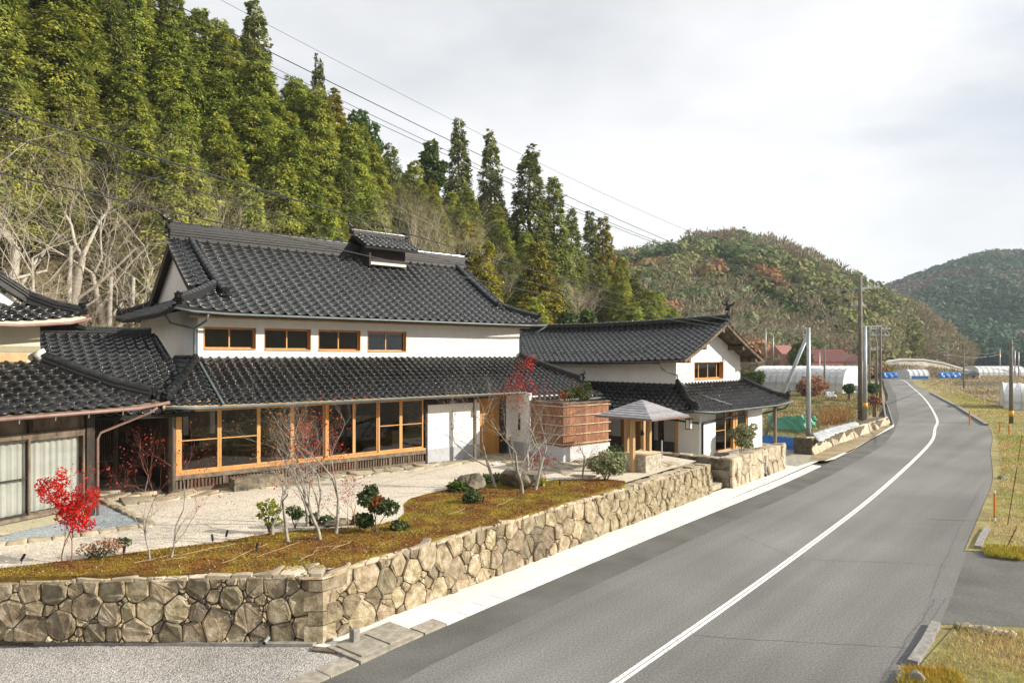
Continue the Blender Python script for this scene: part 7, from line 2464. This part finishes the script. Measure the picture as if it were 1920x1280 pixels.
mb.beam(along(1497, 134.9, 5.4), along(1596, 129.9, 5.4), .5, .35)
mb.build('ridge_cap', M['redroof'], rh)
for k in range(24):      # tile battens seen as fine ribs
    t_ = k / 23
    p_ = along(1497, 131, 3.05).lerp(along(1596, 126, 3.05), t_)
    MB().beam(p_, p_ + Vector((0, 3.9, 2.28)), .14, .12).build('roof_rib', M['redroof'], rh)
sh_ = empty('shed', along(1600, 118, BASE), 'cream shed with a small gable roof beside the tall utility pole', 'shed')
MB().prism([along(1587, 120), along(1613, 116), along(1622, 122), along(1597, 126)], BASE, 3.2).build('wall', M['shedwall'], sh_)
a_, b_ = along(1580, 119.5, 3.2), along(1616, 115, 3.2)
MB().add([a_, b_, b_ + Vector((.8, 6, 0)), a_ + Vector((.8, 6, 0)), a_ + Vector((1.6, 2.5, 1.3)), b_ + Vector((.2, 2.5, 1.3))], [(0, 1, 5, 4), (1, 2, 5), (2, 3, 4, 5), (3, 0, 4), (3, 2, 1, 0)]).build('roof', M['redroof'], sh_)
rwl = empty('retaining_wall', along(1440, 122, BASE), 'dark rubble retaining wall behind the white greenhouse', 'wall')
its = []
wf, Lw = face_map((along(1385, 122).x, 122), (along(1500, 120).x, 120), BASE, BASE, 3.4, 3.1, .1)
for poly in cells(Lw, 4.6, .28, .6, 77, 1.5, 1500): its.append(stone_geo(poly, lambda s, t, d: wf(s, t / 4.6, d), rs, .03, .05, .15, .03))
place_pieces(rwl, 'stone', its, M['stone'], 300)
MB().prism([along(1385, 122.1), along(1500, 120.1), along(1500, 122), along(1385, 124)], BASE, 3.1).build('wall_core', M['joint'], rwl)

# ------------------------------------------------------------------ poles and cables
def pole(name, px, pb, pt, r0, label, m='pole', Y=None, z0=ZR, arms=(), band=None, extra=None, group=None):
    Y = Y or (CH - z0) * F / (pb - HZ)
    b = along(px, Y, z0)
    zt_ = zat(pt, Y)
    r0 *= 1.1
    t = empty(name, b, label, 'utility pole', group)
    MB().tube([b - Vector((0, 0, .3)), Vector((b.x, b.y, (z0 + zt_) / 2)), Vector((b.x, b.y, zt_))], [r0, r0 * .85, r0 * .7], 10).build('pole', M[m], t, True)
    for (py, x0, x1, h) in arms:
        z = zat(py, Y)
        MB().beam(Vector((b.x + x0, b.y, z)), Vector((b.x + x1, b.y + .1, z + h)), .15, .15).build('crossarm', M['steel'], t)
        for k in range(3):
            q_ = Vector((b.x + x0 + (x1 - x0) * (k + .3) / 3, b.y, z + h * (k + .3) / 3))
            MB().tube([q_, q_ + Vector((0, 0, .28))], [.05, .035], 6).build('insulator', M['whitepl'], t)
    if band:
        z = zat(band, Y)
        MB().tube([Vector((b.x, b.y, z - .22)), Vector((b.x, b.y, z + .22))], r0 * 1.04, 10).build('warning_band', M['yellow'], t, True)
    return b, zt_, t
pb_, pz_, pt_ = pole('utility_pole', 1613, 788, 519, .19, 'tallest concrete utility pole with crossarms, left of the road bend', Y=57.6, arms=((541, -.1, 1.6, .15), (572, -.8, .5, 0)))
for k, (py, h) in enumerate(((612, .3),)):
    z = zat(py, pb_.y)
    MB().beam(Vector((pb_.x, pb_.y, z)), Vector((pb_.x + 1.9, pb_.y + .3, z + .05)), .08, .08).build('crossarm', M['steel'], pt_)
pole('utility_pole', 1622, 789, 612, .17, 'galvanised pole with a yellow band right against the tallest pole', 'steel', Y=57.0, band=760)
b1, z1_, t1 = pole('utility_pole', 1516, 849, 614, .13, 'bright galvanised pole at the end of the blue tarp', 'steel', Y=39.3)
q0 = Vector((b1.x, b1.y, zat(624, b1.y)))
t = empty('brace_pole', along(1432, 41, ZR), 'leaning galvanised brace pole propping the bright pole behind the gabled house', 'utility pole')
MB().tube([along(1426, 42.0, BASE), q0], .11, 8).build('pole', M['steel'], t, True)
b2, z2_, t2_ = pole('utility_pole', 1651, 757, 609, .14, 'slim dark utility pole at the road edge carrying several crossarms', Y=77, arms=((616, -1.3, 1.2, 0), (628, -1.1, 1.0, 0), (655, -1.2, .3, 0)))
pole('utility_pole', 1644, 740, 640, .13, 'dark pole just behind the slim roadside pole', Y=88)
pole('utility_pole', 1630, 722, 612, .16, 'dark pole between the galvanised pole and the slim roadside pole', Y=103)
pole('utility_pole', 1642, 716, 610, .13, 'thin far pole with a small transformer', Y=118)
pole('utility_pole', 1546, 738, 648, .12, 'thin brown pole in front of the white greenhouse', Y=96)
pole('utility_pole', 1537, 720, 660, .08, 'thin grey pole behind the white greenhouse', 'steel', Y=112)
pole('utility_pole', 1436, 690, 615, .10, 'leftmost thin pale pole above the rubble wall', 'steel', Y=126, z0=2)
pole('utility_pole', 1450, 690, 628, .10, 'second thin pale pole above the rubble wall', 'steel', Y=125, z0=2)
b3, z3_, t3 = pole('utility_pole', 1896, 797, 637, .15, 'brown pole with dark yellow bands at the right edge', Y=54.6, band=775)
b4, z4_, t4 = pole('utility_pole', 1807, 728, 654, .13, 'dark slender pole standing alone right of the road, before the embankment', Y=116)
pole('utility_pole', 1776, 699, 660, .16, 'short far pole above the middle of the embankment', Y=190, arms=((666, -1, 1, 0),))
b5, z5_, t5 = pole('utility_pole', 1875, 697, 655, .17, 'far pole with a yellow guard in front of the dark mountain', 'steel', Y=205, band=662)
pole('utility_pole', 1903, 700, 657, .15, 'thin far pole just right of the brown pole', 'steel', Y=190)
pole('utility_pole', 1910, 700, 660, .15, 'thinnest far pole at the right edge of the photo', 'steel', Y=180)

def cable(a, b, sag, r, label, group):
    a, b = Vector(a), Vector(b)
    n = 28
    pts = [a.lerp(b, i / n) - Vector((0, 0, sag * 4 * (i / n) * (1 - i / n))) for i in range(n + 1)]
    o = MB().tube(pts, [r * (1 + .9 * min(1.6, max(0, q.y - 15) / 22)) for q in pts], 5).build('cable', M['cable'])
    tag(o, label, 'cable', group)
g1 = 'overhead cables from the tallest pole'
# solved through two pixels each: pole end and a near point
def ray_to(px, py, Y): return along(px, Y, zat(py, Y))
cable(ray_to(1608, 541, 57.6), ray_to(-1, -158, 6.81), 1.33, .0068, 'highest dark cable running from the tallest pole over the ridge line of trees', g1)
cable(ray_to(1606, 543, 57.7), ray_to(-548, -412, 9.26), 1.81, .0068, 'second dark cable just below the highest from the tallest pole', g1)
cable(ray_to(1604, 545, 57.8), ray_to(-262, -238, 9.62), 1.6, .0068, 'third dark cable of the upper three from the tallest pole', g1)
cable(ray_to(1603, 520, 57.6), ray_to(-553, -520, 7.73), 1.5, .004, 'hair-thin ground wire from the top of the tallest pole across the open sky', g1)
g2 = 'lower overhead cables to the bright galvanised pole'
cable(ray_to(1516, 617, 39.3), ray_to(-6, 205, 4.63), .42, .008, 'thick lower cable crossing in front of the main roof to the bright galvanised pole', g2)
cable(ray_to(1516, 619, 39.3), ray_to(-276, 173, 4.95), .57, .006, 'lower cable passing over the main roof vent', g2)
cable(ray_to(1516, 621, 39.3), ray_to(-216, 276, 2.6), .37, .004, 'thin service wire crossing the main house ridge', g2)
cable(ray_to(1516, 618, 39.3), ray_to(1613, 624, 57.6), .2, .012, 'short cable between the bright galvanised pole and the tallest pole', g2)
cable(ray_to(1613, 624, 57.6), ray_to(1651, 617, 77), .3, .013, 'short cable between the tallest pole and the slim roadside pole', g2)
g3 = 'far cables right of the road'
cable(ray_to(1807, 656, 116), ray_to(1875, 658, 205), .8, .03, 'far cable between the lone slender pole and the yellow-guarded pole', g3)
cable(ray_to(1896, 640, 54.6), ray_to(1875, 657, 205), .8, .02, 'far cable from the brown right-hand pole to the yellow-guarded pole', g3)
cable(ray_to(1776, 664, 190), ray_to(1875, 664, 205), 1.0, .03, 'far cable running along the foot of the mountain', g3)
cable(ray_to(1896, 645, 54.6), ray_to(1990, 672, 40), .4, .012, 'cable dropping out of the picture at the right edge', g3)
bag = sheet('plastic_bag', [onr(1548, 80, 744), onr(1566, 80, 744)], [onr(1551, 80.6, 734), onr(1562, 80.6, 735)], M['film'], 'white plastic bag on the field in front of the greenhouse', 'bag', .25, 8, 5, .3)
bag = sheet('plastic_bag', [onr(1609, 72, 742), onr(1620, 72, 742)], [onr(1610, 72.6, 722), onr(1619, 72.6, 722)], M['film'], 'white wrapped bale between the poles at the field edge', 'bag', .25, 8, 5, .4)
hill_tree('low_bush', 1520, 92, 716, 60, 'dry_leaf', 1300, .4, 'brown dry bush against the greenhouse wall', yb=737)
hill_tree('low_bush', 1592, 84, 722, 26, 'dark_bush', 900, .3, 'dark green bush at the right end of the white greenhouse', yb=736)
hill_tree('low_bush', 1636, 82, 720, 22, 'dark_bush', 900, .3, 'dark bush at the foot of the slim roadside pole', yb=742)
hill_tree('low_bush', 1415, 90, 695, 40, 'green_bush', 1800, .4, 'green bush between the gabled house and the greenhouse', yb=735)
hill_tree('low_bush', 1640, 60, 745, 26, 'dry_leaf', 900, .2, 'dry straw-coloured weeds beside the drain trough', yb=760)
print('objects', len(scene.objects))

# ------------------------------------------------------------------ valley air
hz = MB().box(W, -420, 620, -30, 1180, BASE - 1.2, 142).build('haze', bpy.data.materials.new('haze_air'))
hm = hz.data.materials[0]
hm.use_nodes = True
hm.node_tree.nodes.clear()
ho = hm.node_tree.nodes.new('ShaderNodeOutputMaterial')
pv = hm.node_tree.nodes.new('ShaderNodeVolumePrincipled')
pv.inputs['Color'].default_value = (0.78, 0.89, 1.0, 1)
pv.inputs['Density'].default_value = 0.00024
hm.node_tree.links.new(pv.outputs[0], ho.inputs['Volume'])
hz['kind'] = 'stuff'
